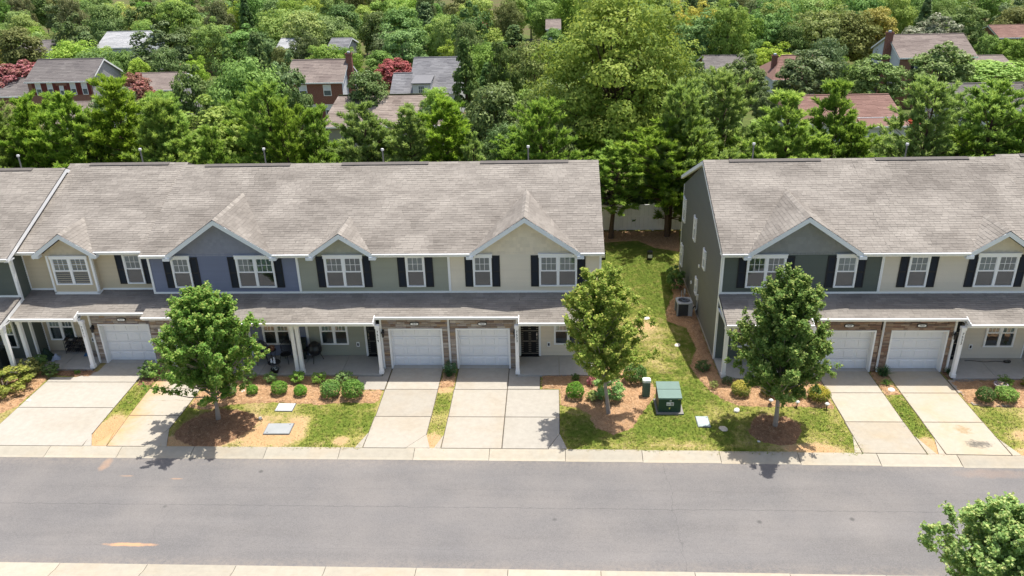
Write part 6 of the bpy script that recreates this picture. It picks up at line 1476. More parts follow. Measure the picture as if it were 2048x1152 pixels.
# ------------------------------------------------------------------ trees behind the rows: (kind, x, y, base z, height, crown radius)
TREES = [('pine',-36.0,17.6,0.0,8.0,2.0),('pine',-34.1,18,0.0,10.0,2.1),('pine',-31.4,17.4,0.0,10.1,1.9),('pine',-30.3,17.9,0.0,8.8,1.6),(
'pine',-28.4,18.2,0.0,10.7,2.4),('pine',-25.6,17.2,0.0,9.5,1.9),('pine',-24.5,18.1,0.0,9.7,2.1),('pine',-21.7,17.2,0.0,7.9,1.4),(
'pine',-18.8,18.3,0.0,10.5,2.1),('pine',-17.1,17.3,0.0,9.6,1.6),('pine',-15.4,17.8,0.0,8.8,1.6),('pine',-12.2,17.3,0.0,9.2,1.8),(
'pine',-11.0,18,0.0,7.5,1.3),('pine',-9.2,17.5,0.0,8.9,1.7),('pine',-7.0,18,0.0,9.3,2.1),('pine',-5.1,17.3,0.0,7.3,1.2),('pine',-0.4,17.5,0.0,9.2,2.0),(
'pine',7.8,18,0.0,10.1,2.1),('pine',9.0,17,0.0,7.9,1.3),('pine',11.6,21.5,-0.1,10.0,2.2),('pine',15.0,17.6,0.0,9.5,2.4),('pine',17.9,18.2,0.0,9.8,2.0),(
'pine',19.3,17.2,0.0,7.6,1.3),('pine',23.2,17.7,0.0,9.9,2.1),('pine',25.5,17.2,0.0,7.0,1.5),('pine',27.4,18,0.0,9.9,2.4),('pine',29.4,17.5,0.0,8.3,1.8),(
'pine',-37.2,17.6,0.0,9.3,2.0),('pine',-38.9,17.6,0.0,9.8,2.0),('pine',-37.4,20.6,-0.0,7.1,2.3),('pine',-35.5,21,-0.1,7.1,2.1),(
'pine',-33.0,20.5,-0.0,7.0,1.9),('pine',-29.2,21.2,-0.1,7.7,2.2),('pine',-24.3,20.4,-0.0,6.9,1.9),('pine',-21.8,21,-0.1,7.8,1.9),(
'pine',-17.6,20.5,-0.0,6.8,1.8),('pine',-16.0,20.8,-0.1,6.3,1.4),('pine',-14.5,20.4,-0.0,6.0,1.4),('pine',-10.8,20.6,-0.0,6.0,1.4),(
'pine',-8.7,20.8,-0.1,7.0,1.8),('pine',-6.1,20.6,-0.0,6.6,1.7),('pine',-2.2,20.8,-0.1,6.6,1.9),('pine',1.9,20.6,-0.0,6.5,1.7),(
'pine',10.8,20.8,-0.1,6.4,1.6),('pine',13.9,20.9,-0.1,7.1,1.8),('pine',17.7,20.5,-0.0,5.9,1.5),('pine',14.9,20.8,-0.1,6.3,1.6),(
'pine',23.0,20.4,-0.0,6.1,1.5),('pine',26.3,20.9,-0.1,6.6,1.8),('pine',28.5,20.5,-0.0,6.0,1.7),('pine',30.8,20.7,-0.0,6.4,2.0),(
'pine',3.9,17.2,0.0,6.6,2.4),('pine',7.6,17.4,0.0,8.0,2.3),('oak',4.6,25,-0.3,15.4,6.5),('light',-23.7,22,-0.1,9.2,4.1),(
'light',-26.1,20.5,-0.0,7.2,1.5),('olive',-39.6,24,-0.3,9.2,2.4),('vine',21.9,20.5,-0.0,6.4,2.0),('dark',-4.4,28,-0.5,9.6,2.9),(
'dark',-3.2,22,-0.1,7.3,2.0),('dark',0.7,21,-0.1,7.4,1.9),('cedar',-27.7,37,-1.1,12.4,2.5),('cedar',-26.1,39,-1.3,13.2,2.7),(
'cedar',-23.0,36,-1.1,11.4,2.4),('cedar',-21.0,33,-0.9,9.4,1.8),('cedar',-7.9,41,-1.4,12.2,2.6),('cedar',-4.5,44,-1.6,12.3,2.2),(
'cedar',-59.2,90,-5.2,12.8,5.6),('cedar',-70.6,90,-5.2,11.9,4.9),('ball',-33.8,42,-1.5,10.4,2.7),('ball',22.0,61,-2.9,8.9,3.2),(
'ball',29.4,62.5,-3.0,9.1,4.4),('ball',37.3,62.5,-3.0,8.4,3.9),('ball',45.9,66,-3.3,9.4,4.3),('ball',13.9,50,-2.0,9.1,2.9),(
'dark',-19.5,52,-2.2,8.4,2.9),('ball',-41.7,42,-1.5,8.9,2.7),('ball',21.7,50,-2.0,6.2,1.6),('light',53.7,70,-3.7,6.9,6.2),('ball',36.7,40,-1.3,6.5,1.8),(
'crape',-74.3,78,-4.3,8.7,4.6),('crape',-54.0,70,-3.7,7.4,2.7),('crape',-22.5,84,-4.8,7.7,3.6),('crape',-13.6,125,-6.9,11.3,2.0),(
'white',57.7,96,-5.6,11.8,5.3),('light',-12.0,50,-2.0,6.7,1.9),('cedar',-12.8,48,-1.9,5.2,1.2),('round',64.2,92,-5.3,9.2,2.6),(
'round',66.5,90,-5.2,8.8,3.1),('yellow',52.5,105,-6.2,12.7,4.2),('olive',46.1,100,-5.8,12.5,5.3),('light',41.6,98,-5.7,13.4,4.7),(
'mid',34.2,100,-5.8,13.1,4.3),('mid',28.6,97,-5.6,12.9,4.2),('mid',22.4,92,-5.3,13.0,4.4),('dark',36.8,96,-5.6,10.6,2.9),('mid',30.4,95,-5.5,8.6,2.5),(
'light',-17.3,100,-5.8,12.7,2.5),('light',-14.5,88,-5.0,9.5,3.1),('mid',-23.8,98,-5.7,11.8,4.6),('mid',-25.7,90,-5.2,8.2,3.6),(
'light',-34.8,92,-5.3,9.3,3.3),('dark',-38.9,96,-5.6,11.0,2.5),('light',-58.3,80,-4.5,8.5,2.4),('light',-70.4,86,-4.9,11.0,4.3),(
'mid',-66.7,84,-4.8,9.7,3.8),('olive',-82.6,92,-5.3,12.8,4.7),('bush',37.4,54,-2.3,3.4,1.3),('mid',-66.1,92,-5.3,8.9,3.3),(
'light',-69.5,93,-5.4,9.5,2.7),('mid',-62.0,90,-5.2,9.1,2.6),('dark',-41.3,95,-5.5,8.5,2.5),('mid',-32.7,94,-5.4,8.6,2.5),('mid',0.4,112,-6.5,9.8,3.2),(
'olive',-41.4,92,-5.3,9.1,2.1),('light',-30.2,90,-5.2,8.5,2.0),('mid',-50.4,68,-3.5,5.0,2.1),('dark',21.0,74,-4.0,6.0,2.1),('mid',70.2,98,-5.7,7.4,3.7),(
'light',-53.6,88,-5.0,7.9,2.1),('dark',-35.2,34.9,-1.0,7.6,2.6),('mid',-25.5,33.5,-0.9,11.4,3.2),('olive',3.8,33.5,-0.9,8.0,3.3),(
'cedar',12.7,31.5,-0.8,9.1,3.5),('light',2.4,37.6,-1.2,8.6,2.4),('dark',9.0,41.8,-1.5,9.1,3.7),('mid',46.4,41.4,-1.4,7.2,3.6),(
'mid',0.3,43.6,-1.6,8.3,3.4),('mid',-64.1,49.5,-2.0,10.5,4.1),('mid',-30.7,53.8,-2.3,7.8,2.8),('light',-4.4,51.9,-2.2,6.6,3.4),(
'light',0.7,48.5,-1.9,7.4,3.9),('light',54.2,54.2,-2.3,7.8,4.2),('mid',-37.6,58.4,-2.7,7.5,3.0),('olive',-1.9,55.9,-2.5,11.1,3.2),(
'dark',5.4,56.0,-2.5,9.4,4.1),('mid',11.7,55.4,-2.4,8.6,3.7),('mid',57.2,60.0,-2.8,9.0,3.0),('cedar',-35.4,62.8,-3.1,10.7,2.6),(
'cedar',-7.9,68.3,-3.5,7.7,3.4),('light',-4.8,64.1,-3.2,8.4,2.4),('mid',4.1,63.0,-3.1,6.5,3.4),('mid',8.8,64.4,-3.2,6.6,2.5),(
'dark',33.1,68.4,-3.5,10.1,2.7),('dark',-79.4,74.4,-4.0,9.6,3.5),('mid',-8.4,73.2,-3.9,9.9,3.7),('cedar',1.1,71.8,-3.8,7.1,3.3),(
'light',6.7,75.4,-4.1,6.6,4.2),('light',-82.9,78.4,-4.4,9.4,4.3),('mid',-8.4,82.6,-4.7,9.8,2.9),('mid',-1.7,78.4,-4.4,7.3,2.7),(
'mid',17.4,78.8,-4.4,7.5,2.7),('light',30.4,82.0,-4.6,8.6,3.8),('mid',38.0,78.3,-4.4,6.8,3.0),('light',-83.9,84.7,-4.8,7.3,2.6),(
'dark',-56.0,83.8,-4.8,9.7,2.9),('mid',-38.9,84.5,-4.8,6.6,3.5),('dark',-12.0,85.1,-4.8,12.5,2.4),('dark',0.9,83.1,-4.7,8.6,3.0),(
'mid',8.9,88.7,-5.1,12.5,3.8),('light',25.5,88.5,-5.1,14.8,3.0),('yellow',47.3,83.9,-4.8,7.6,3.1),('cedar',-94.6,93.0,-5.4,10.6,5.3),(
'cedar',-12.2,92.1,-5.3,14.8,4.1),('cedar',77.6,96.7,-5.6,10.6,4.6),('yellow',-95.6,102.5,-6.0,12.0,3.8),('cedar',-77.5,98.7,-5.7,14.1,4.1),(
'dark',5.7,102.9,-6.0,10.8,3.2),('mid',13.3,100.2,-5.8,14.8,3.7),('yellow',23.2,100.7,-5.9,14.3,4.0),('light',36.2,105.0,-6.2,14.1,4.0),(
'mid',83.3,104.2,-6.1,11.0,5.3),('light',-101.9,107.1,-6.3,11.1,4.9),('light',-92.8,112.5,-6.6,11.1,3.4),('olive',-86.6,108.9,-6.4,11.2,3.3),(
'light',-72.6,112.5,-6.6,13.0,3.3),('light',-59.0,108.3,-6.4,12.9,4.0),('dark',-49.8,109.4,-6.5,10.1,4.0),('light',-42.3,107.7,-6.3,13.9,4.8),(
'light',-35.8,109.6,-6.5,10.6,3.3),('dark',-27.6,109.4,-6.5,10.2,4.2),('mid',-18.8,111.7,-6.5,12.6,4.8),('cedar',-6.5,108.8,-6.4,10.7,5.3),(
'mid',15.1,109.8,-6.5,14.6,5.3),('olive',22.5,113.3,-6.6,11.8,3.2),('mid',45.0,109.9,-6.5,10.2,3.8),('mid',53.1,113.3,-6.6,14.5,4.6),(
'mid',67.0,106.7,-6.3,13.2,4.3),('olive',79.3,113.8,-6.6,12.0,4.5),('mid',-97.4,118.7,-6.7,11.6,4.6),('dark',-83.0,121.3,-6.8,12.6,3.3),(
'mid',-77.9,113.9,-6.6,10.5,3.8),('dark',-67.1,118.7,-6.7,11.0,4.4),('mid',-55.8,115.0,-6.6,11.2,5.2),('light',-49.8,119.1,-6.7,13.9,5.1),(
'mid',-39.3,114.0,-6.6,12.8,4.5),('mid',-27.0,117.5,-6.7,13.7,5.2),('light',-12.0,114.4,-6.6,10.1,4.8),('mid',8.5,119.2,-6.7,10.9,4.9),(
'light',28.5,113.9,-6.6,13.7,5.0),('mid',37.9,117.6,-6.7,10.5,3.5),('light',57.0,119.8,-6.7,12.8,3.6),('cedar',65.7,118.2,-6.7,13.2,3.6),(
'mid',70.1,121.1,-6.8,12.8,3.0),('cedar',83.6,121.7,-6.8,13.1,4.8),('dark',89.4,115.9,-6.6,13.2,5.2),('mid',-110.9,129.9,-7.0,11.6,3.3),(
'mid',-94.3,125.1,-6.9,11.6,3.3),('mid',-86.9,127.6,-6.9,15.2,4.7),('cedar',-78.4,125.3,-6.9,15.6,4.9),('mid',-73.4,129.5,-7.0,16.2,5.2),(
'olive',-62.8,123.1,-6.8,15.7,3.1),('mid',-49.8,129.2,-7.0,12.9,4.5),('dark',-32.8,122.4,-6.8,12.9,3.6),('cedar',-23.8,124.9,-6.9,14.0,5.3),(
'mid',3.1,129.5,-7.0,15.6,3.2),('mid',20.1,126.3,-6.9,15.5,4.2),('cedar',33.7,125.1,-6.9,12.8,5.0),('mid',41.3,124.0,-6.9,14.0,4.7),(
'light',64.3,127.5,-6.9,13.5,3.8),('light',89.1,129.7,-7.0,13.8,3.6),('cedar',-115.7,132.4,-7.1,15.0,3.7),('light',-106.8,132.1,-7.1,13.1,3.6),(
'olive',-97.1,133.6,-7.1,16.4,3.4),('yellow',-87.9,139.1,-7.2,13.4,3.2),('dark',-72.2,137.1,-7.2,12.5,4.0),('light',-68.6,132.5,-7.1,11.7,3.9),(
'light',-52.9,136.8,-7.2,14.7,4.2),('light',-32.6,134.5,-7.1,15.2,4.4),('light',-15.1,138.1,-7.2,14.7,4.6),('olive',-8.8,136.2,-7.2,13.6,3.2),(
'light',4.4,136.2,-7.2,13.6,3.6),('mid',13.2,134.3,-7.1,16.2,4.6),('yellow',23.2,137.5,-7.2,13.9,3.9),('cedar',27.5,135.5,-7.1,15.4,3.4),(
'dark',41.3,131.6,-7.0,14.2,4.4),('light',50.9,136.3,-7.2,14.1,5.0),('mid',72.4,131.8,-7.0,13.3,5.3),('light',77.8,134.2,-7.1,13.6,3.0),(
'olive',91.2,133.8,-7.1,12.6,3.6),('light',-116.9,146.8,-7.4,13.0,4.1),('mid',-101.9,142.9,-7.3,13.6,3.6),('mid',-94.4,145.9,-7.4,12.7,3.7),(
'light',-80.2,143.3,-7.3,14.8,4.5),('cedar',-66.3,147.1,-7.4,15.6,3.1),('mid',-57.6,140.8,-7.3,14.7,5.0),('mid',-54.6,148.0,-7.5,12.8,4.6),(
'mid',-43.5,141.6,-7.3,13.2,4.8),('dark',-26.8,146.6,-7.4,16.0,3.4),('olive',-17.9,145.5,-7.4,15.4,5.1),('mid',-1.1,147.4,-7.4,12.8,4.3),(
'mid',6.1,143.9,-7.3,13.8,3.1),('mid',19.2,144.0,-7.3,15.8,4.3),('cedar',32.3,143.7,-7.3,14.8,4.3),('dark',50.3,145.2,-7.4,14.5,3.1),(
'light',62.8,142.5,-7.3,14.1,5.3),('mid',72.5,139.8,-7.2,14.6,4.7),('olive',82.1,142.8,-7.3,14.1,4.1),('light',101.6,142.1,-7.3,13.5,5.0),(
'mid',-134.2,156.7,-7.5,11.7,4.3),('dark',-130.5,150.2,-7.5,14.5,5.2),('dark',-112.9,156.9,-7.5,14.6,4.5),('dark',-103.5,154.0,-7.5,12.6,4.6),(
'mid',-95.4,155.5,-7.5,12.4,3.2),('olive',-82.1,156.9,-7.5,13.3,4.6),('light',-71.7,153.7,-7.5,13.0,3.6),('mid',-65.7,152.5,-7.5,16.2,4.5),(
'light',-42.7,157.0,-7.5,11.6,4.1),('light',-32.2,157.2,-7.5,13.9,5.3),('mid',-26.5,154.4,-7.5,12.3,3.5),('mid',-17.0,154.8,-7.5,16.3,3.3),(
'olive',5.8,155.3,-7.5,11.8,3.4),('dark',20.5,156.4,-7.5,11.9,4.7),('cedar',30.8,152.7,-7.5,12.8,5.2),('olive',41.1,148.6,-7.5,14.8,3.0),(
'cedar',45.5,151.3,-7.5,12.3,4.7),('light',59.6,149.0,-7.5,14.4,3.9),('dark',71.7,149.8,-7.5,13.3,4.9),('mid',94.8,155.7,-7.5,13.0,4.3),(
'dark',105.4,155.0,-7.5,13.2,5.0),('olive',-128.7,166.4,-7.5,15.7,3.1),('olive',-117.2,163.3,-7.5,15.8,3.7),('light',-108.1,166.7,-7.5,11.9,3.8),(
'mid',-90.6,163.6,-7.5,13.8,4.6),('mid',-79.5,165.1,-7.5,13.8,4.9),('cedar',-63.1,165.3,-7.5,14.4,3.6),('mid',-51.4,162.8,-7.5,14.4,4.1),(
'dark',-26.8,167.5,-7.5,12.0,3.9),('light',-8.6,159.2,-7.5,13.2,4.4),('mid',36.9,160.2,-7.5,12.5,3.1),('dark',53.8,167.0,-7.5,11.8,5.2),(
'dark',64.2,158.8,-7.5,12.8,5.3),('light',77.5,167.1,-7.5,13.5,4.6),('mid',83.7,167.2,-7.5,12.6,5.4),('dark',-140.7,168.9,-7.5,11.6,4.6),(
'light',-110.3,176.5,-7.6,12.2,5.1),('dark',-92.1,171.0,-7.5,13.9,5.0),('light',-83.7,169.7,-7.5,15.1,3.1),('mid',-72.1,176.5,-7.6,13.6,3.6),(
'light',-59.2,176.2,-7.6,12.3,3.8),('light',-38.2,176.8,-7.6,12.6,4.6),('mid',-5.2,177.9,-7.6,12.0,5.2),('yellow',5.4,168.0,-7.5,13.0,4.7),(
'mid',7.8,175.9,-7.6,12.2,3.8),('cedar',27.9,172.9,-7.5,13.7,3.4),('olive',33.1,173.4,-7.5,12.4,3.3),('dark',60.4,172.6,-7.5,12.5,3.7),(
'mid',73.1,175.9,-7.6,12.5,4.4),('mid',-146.6,185.7,-7.6,15.3,3.9),('light',-128.2,188.4,-7.6,14.1,4.2),('mid',-119.6,178.0,-7.6,12.6,5.3),(
'dark',-99.8,185.5,-7.6,11.6,3.5),('cedar',-82.2,183.6,-7.6,12.0,4.7),('mid',-58.4,180.9,-7.6,13.5,3.3),('olive',-45.1,187.3,-7.6,14.4,3.3),(
'light',-37.5,186.9,-7.6,13.4,5.2),('light',41.5,181.8,-7.6,11.8,4.3),('dark',-151.1,198.7,-7.6,14.4,4.4),('dark',-142.1,197.1,-7.6,14.2,4.1),(
'mid',-112.3,193.3,-7.6,11.6,4.4),('mid',-95.1,191.6,-7.6,14.0,4.3),('mid',-80.6,192.3,-7.6,12.3,4.8),('light',-68.9,194.0,-7.6,13.4,3.1),(
'dark',82.8,190.9,-7.6,12.2,3.7),('mid',-174.7,212.3,-7.6,14.1,4.6),('cedar',-160.6,205.4,-7.6,14.4,4.3),('yellow',-139.4,206.5,-7.6,14.6,4.0),(
'mid',-133.3,207.0,-7.6,12.4,4.9),('cedar',-111.5,210.7,-7.6,12.1,4.2),('light',-90.8,202.4,-7.6,14.1,3.7),('mid',-79.8,202.7,-7.6,14.5,4.5),(
'olive',-55.9,208.4,-7.6,13.6,3.1),('cedar',-50.6,209.0,-7.6,13.0,3.0),('mid',-0.5,207.6,-7.6,12.1,4.0),('light',10.4,201.8,-7.6,12.4,3.2),(
'mid',25.1,208.1,-7.6,11.8,4.9),('mid',-168.2,213.7,-7.6,15.6,3.3),('mid',-155.6,215.3,-7.6,12.7,3.7),('mid',-135.4,217.3,-7.6,15.0,3.4),(
'olive',-125.9,223.8,-7.6,13.7,3.3),('dark',-78.7,215.8,-7.6,12.2,4.1),('mid',-67.2,224.7,-7.6,13.3,4.4),('light',-47.9,215.6,-7.6,12.1,5.1),(
'mid',-182.3,237.6,-7.7,12.9,4.8),('mid',-154.7,234.4,-7.7,12.7,3.1),('dark',-77.1,234.7,-7.7,11.8,4.1),('olive',-67.2,233.1,-7.7,12.1,5.2),(
'light',-57.0,235.8,-7.7,12.8,4.9),('mid',-181.9,243.6,-7.7,12.2,3.6),('dark',-163.5,252.3,-7.7,12.4,3.7),('olive',-129.6,250.9,-7.7,12.4,3.8),(
'olive',-120.7,245.3,-7.7,13.3,4.3),('light',-50.7,241.0,-7.7,12.3,4.6)]
KM = {'light': (L_LIGHT, 'light green'), 'mid': (L_MID, 'mid green'), 'dark': (L_DARK, 'dark green'), 'olive': (L_OLIVE, 'olive toned'), 'yellow': (L_YELLOW, 'yellowing'), 'cedar': (L_CEDAR, 'dark evergreen'), 'ball': (L_BALL, 'dense round headed')}
HOUSE_SPOTS = [('the red shuttered house', -65, 74), ('the mossy ridged house', -17, 50), ('the brick chimney house', -29, 74), ('the white dormer house', -17, 75), ('the red roofed house', 30, 50), ('the white gabled house', 49, 78),
               ('the dark roofed house', 48, 56), ('the pink roofed house', 30, 73), ('the far pale roof', -71, 103)]
def spot(x, y):
    n, hx, hy = min(HOUSE_SPOTS, key=lambda q: math.hypot(q[1] - x, (q[2] - y) * .8))
    d = math.hypot(hx - x, hy - y)
    if d < 12: return ('behind ' if y > hy + 3 else 'in front of ' if y < hy - 3 else 'beside ') + n
    if y > 120: return 'far beyond ' + n
    if y > hy + 8: return 'well behind ' + n
    if y < 33: return 'among the pines near ' + n
    return 'near ' + n
def shape_word(h, r): return 'tall' if h > 12.5 else 'slim' if h / r > 3.6 else 'broad' if h / r < 2.3 else 'rounded'
def pine_label(x, y, h):
    if 2.5 < x < 8.6 and y < 18: return 'loblolly pine with a bare trunk before the white fence in the gap'
    q = x * 40.2 / (y + 33.2); n = [w for w, a in (('dark green corner', -25.6), ('tan', -19.2), ('blue', -12), ('sage', -4.8), ('cream', 2.3), ('gap between the rows', 7.6), ('dark green end', 14.8), ('beige', 22), ('last sage', 99)) if q < a][0]
    return '%s pine in the %s line behind the %s' % ('tall' if h > 10 else 'middling' if h > 8 else 'low', 'front' if y < 19.5 else 'second', n if 'gap' in n else n + ' house')
RT = random.Random(77); TREEOBJ = []
for i, (k, x, y, g, h, r) in enumerate(TREES):
    rz = RT.uniform(0, 6.28)
    if k == 'pine':
        c, t, r95 = PINES[5 if y < 18 and 3 < x < 8.2 and h < 9 else RT.randrange(5)]; sz = (h - .3) / 10.0; sr = max(.5, 1.3 * (r - .1) / r95)
        o = make_tree('pine_tree', (x, y, g), pine_label(x, y, h), 'tree', 'pines planted behind the townhouses', c, t, rz, (sr * RT.uniform(.92, 1.12), sr * RT.uniform(.92, 1.12), sz)); o.rotation_euler = (RT.uniform(-.05, .05), RT.uniform(-.05, .05), rz)
        TREEOBJ.append(o); continue
    sc = lambda base: (r / base, r / base, h / 10.6)
    if k == 'oak': continue
    if k in ('mid', 'light', 'dark', 'olive', 'yellow'):
        c, t = PROT['abcd'[RT.randrange(4)]]; m, w = KM[k]
        lab = '%s %s tree %s' % (shape_word(h, r), w, spot(x, y)); grp = 'broadleaf trees behind the townhouses'; nm = 'broadleaf_tree'
    elif k == 'cedar':
        c, t = PROT[RT.choice(('cedar', 'cedar2'))]; m = L_CEDAR; lab = '%s dark cedar %s' % (shape_word(h, r), spot(x, y)); grp = 'dark cedars behind the townhouses'; nm = 'cedar_tree'
    elif k == 'ball':
        c, t = PROT['ball']; m = L_BALL; lab = 'dome shaped pear tree %s' % spot(x, y); grp = 'dome shaped pear trees'; nm = 'pear_tree'
    elif k == 'crape':
        c, t = PROT['crape']; red = x > -30; m = L_CRAPER if red else L_CRAPE
        lab = '%s blossomed crape myrtle %s' % ('bright red pink' if red else 'dusty pink', spot(x, y)); grp = 'crape myrtles in bloom'; nm = 'crape_myrtle'
    elif k == 'white':
        c, t = PROT['ball']; m = L_WHITE; lab = 'broad tree covered in cream white blossom %s' % spot(x, y); grp = None; nm = 'flowering_tree'
    elif k == 'round':
        c, t = PROT['round']; m = L_MID; lab = 'smooth bright green arborvitae dome %s' % spot(x, y); grp = 'green arborvitae domes'; nm = 'arborvitae'
    elif k == 'vine':
        c, t = PROT['d']; m = L_LIGHT; lab = 'tangled pale green thicket between two pines by the red brown roofed house'; grp = None; nm = 'thicket'
    elif k == 'bush':
        c, t = PROT['crape']; m = L_RED; lab = 'red leaved shrub on the bright lawn by the red brown roofed house'; grp = None; nm = 'red_shrub'; g = gz(y); h = 2.0; r = 1.9
    o = make_tree(nm, (x, y, g), lab, 'shrub' if k in ('bush', 'vine') else 'tree', grp, c, t, rz, sc(4.0), m)
    TREEOBJ.append(o)
# ground level thicket filling the view between the pine trunks
def thicket():
    r = np.random.default_rng(8); parts = []
    for i in range(150):
        x = r.uniform(-48, 40); y = r.uniform(20.2, 24.0)
        rx = r.uniform(.7, 1.5); V, Q, T, _ = crown_blobs(rx, rx * r.uniform(.8, 1.7), rx * .9, 14, 70, .16, r, shape='irregular'); parts.append((V + np.array([x, y, gz(y) - .1]), Q, T * .9))
    o = obj('undergrowth', np_mesh('undergrowth', *join(parts), L_DARK)); tag(o, 'dark tangled undergrowth behind the white fence and pines', 'undergrowth', None, 'stuff')
thicket()

# ------------------------------------------------------------------ shrubs in the beds
def shrub_mesh(seed, kind, mat):
    r = np.random.default_rng(seed)
    if kind == 'ball':                                              # clipped: one tight shell of tiny leaves over an uneven ball
        n = 2600; d = unit(r.normal(size=(n, 3))); d[:, 2] = np.where(d[:, 2] < -.55, -d[:, 2] * .3, d[:, 2]); bump = 1 + .10 * np.array([float(vnoise(a * 4 + seed, b * 4 + c_ * 3, 1.0)) - .5 for a, b, c_ in d]) * 2
        P = d * (bump * r.uniform(.80, 1.0, n))[:, None] * np.array([.5, .5, .47]) + np.array([0, 0, .46]); v, q = leaf_quads(P, d + r.normal(0, .55, (n, 3)) + np.array([0, 0, .3]), .034, r, .6)
        return np_mesh('foliage', v, q, np.clip(.42 + .32 * d[:, 2] * 0 + r.normal(0, .17, n) + (bump - 1) * 2.2, 0, 1), mat)
    if kind == 'gold':                                              # leaves turn from green low down to golden towards the top
        n = 2600; d = unit(r.normal(size=(n, 3))); d[:, 2] = np.where(d[:, 2] < -.55, -d[:, 2] * .3, d[:, 2]); rad = r.uniform(.72, 1.03, n)
        P = d * rad[:, None] * np.array([.5, .5, .47]) + np.array([0, 0, .46]); v, q = leaf_quads(P, d * .7 + r.normal(0, .5, (n, 3)) + np.array([0, 0, .5]), .036, r, .45)
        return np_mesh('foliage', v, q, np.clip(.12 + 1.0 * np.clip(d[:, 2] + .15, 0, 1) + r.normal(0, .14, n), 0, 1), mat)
    if kind == 'loose':
        V, Q, T, _ = crown_blobs(.46, .42, .46, 26, 52, .040, r, shape='irregular', rb=(.26, .42)); return np_mesh('foliage', V, Q, T, mat)
    if kind == 'big':
        V, Q, T, _ = crown_blobs(.5, .45, .48, 60, 60, .036, r, shape='irregular', rb=(.16, .28)); return np_mesh('foliage', V, Q, T, mat)
    if kind == 'strap':                                             # arching strap leaves
        n = 150; V = []; Q = []; T = []
        for i in range(n):
            a = r.uniform(0, 6.283); L = r.uniform(.45, .9); ln = r.uniform(.25, 1.1); o0 = np.array([r.normal(0, .07), r.normal(0, .07), 0]); d = np.array([math.cos(a), math.sin(a), 0]); w = np.array([-math.sin(a), math.cos(a), 0]) * .018
            pts = [o0 + d * (ln * L * s ** 1.6 * .62) + np.array([0, 0, L * (s - .55 * ln * s * s)]) for s in (0, .35, .7, 1.0)]; b = len(V)
            for p, k in zip(pts, (1, 1, .8, .15)): V += [p - w * k, p + w * k]
            for j in range(3): Q.append((b + 2 * j, b + 2 * j + 1, b + 2 * j + 3, b + 2 * j + 2)); T.append(np.clip(r.normal(.4, .2), 0, 1))
        return np_mesh('foliage', np.array(V), np.array(Q), np.array(T), mat)
SH = {}
def shrub(x, y, w, h, kind, mat, label, name='shrub', group=None, seed=0, cat='shrub', z=.03):
    key = (kind, mat.name, seed % 3)
    if key not in SH:
        st = MB(); rg = random.Random(seed)
        for i in range(5): st.tube([(0, 0, -.03), (rg.uniform(-.12, .12), rg.uniform(-.12, .12), .2), (rg.uniform(-.3, .3), rg.uniform(-.3, .3), .5)], [.02, .014, .006], 5)
        SH[key] = (shrub_mesh(seed + 100, kind, mat), st.mesh('stems', BARK))
    f, s = SH[key]; t = empty(name, (x, y, z), label, cat, group, RT.uniform(0, 6.28)); t.scale = (w, w, h); obj('foliage', f, t); obj('stems', s, t); return t
GB = 'small green shrubs in the bed before the porches'
for i, (x, y, w, h, k, lab) in enumerate((
  (-14.23, -1.30, .66, .60, 'loose', 'small loose shrub against the blue porch, nearest the street tree'), (-13.13, -1.45, .66, .62, 'loose', 'small shrub before the low black table on the porch'), (-11.9, -1.42, .80, .68, 'loose', 'small shrub at the foot of the paired porch columns'),
  (-10.86, -1.48, .66, .66, 'loose', 'sparse shrub in the shade before the sage porch window'), (-9.72, -1.50, .90, .74, 'loose', 'fullest shrub of the shaded back line beside the walkway'),
  (-13.7, -2.44, .54, .56, 'ball', 'small bright shrub in the sunny line, nearest the street tree'), (-12.46, -2.38, .78, .72, 'ball', 'bright bushy shrub, second along the sunny line'), (-11.44, -2.54, .62, .60, 'ball', 'small upright shrub next to the paired clipped balls'), (-14.74, -2.55, .72, .66, 'ball', 'shrub just behind the trunk of the street tree'))):
    shrub(x, y, w, h, k, L_BOX, lab, 'shrub', GB, i)
shrub(-10.02, -2.62, .96, .92, 'ball', L_BOX, 'clipped ball shrub on the street tree end of the pair', 'clipped_shrub', 'clipped ball shrubs', 1)
shrub(-9.0, -2.66, 1.06, .98, 'ball', L_BOX, 'larger clipped ball shrub of the pair beside the clean drive', 'clipped_shrub', 'clipped ball shrubs', 2)
shrub(.97, -2.66, .86, .84, 'ball', L_BOX, 'clipped ball shrub beside the grey drive of the cream house', 'clipped_shrub', 'clipped ball shrubs', 0)
shrub(3.75, -1.25, 1.12, .98, 'ball', L_BOXD, 'dark rounded shrub behind the telecom pedestal', 'clipped_shrub', 'clipped ball shrubs', 4)
shrub(1.05, -1.15, 0.43, 0.40, 'loose', L_BOXD, 'small dark shrub against the cream house porch slab', 'shrub', GB, 1)
shrub(2.45, -2.65, 1.33, 0.99, 'big', L_BOX, 'wide leafy shrub tangled behind the slender maple trunk', 'shrub', None, 2)
shrub(1.72, -2.85, 0.53, 0.47, 'big', L_PALE, 'pale cream and lime hydrangea beside the slender maple trunk', 'hydrangea', None, 1)
shrub(1.75, -1.65, 0.53, 0.60, 'loose', L_CRAPE, 'pinkish flowering shrub by the corner of the cream porch', 'flowering_shrub', None, 2)
shrub(7.01, -.25, 0.67, 0.52, 'big', L_BOXD, 'dark low shrub in the shade at the olive wall corner', 'shrub', None, 0)
shrub(7.22, -1.85, 0.36, 0.48, 'loose', L_PALE, 'thin pale green seedling shrub in the straw bed', 'shrub', None, 0)
shrub(7.9, -1.45, 0.52, 0.45, 'loose', L_BOXD, 'dark shrub at the foot of the dark green porch column', 'shrub', None, 3)
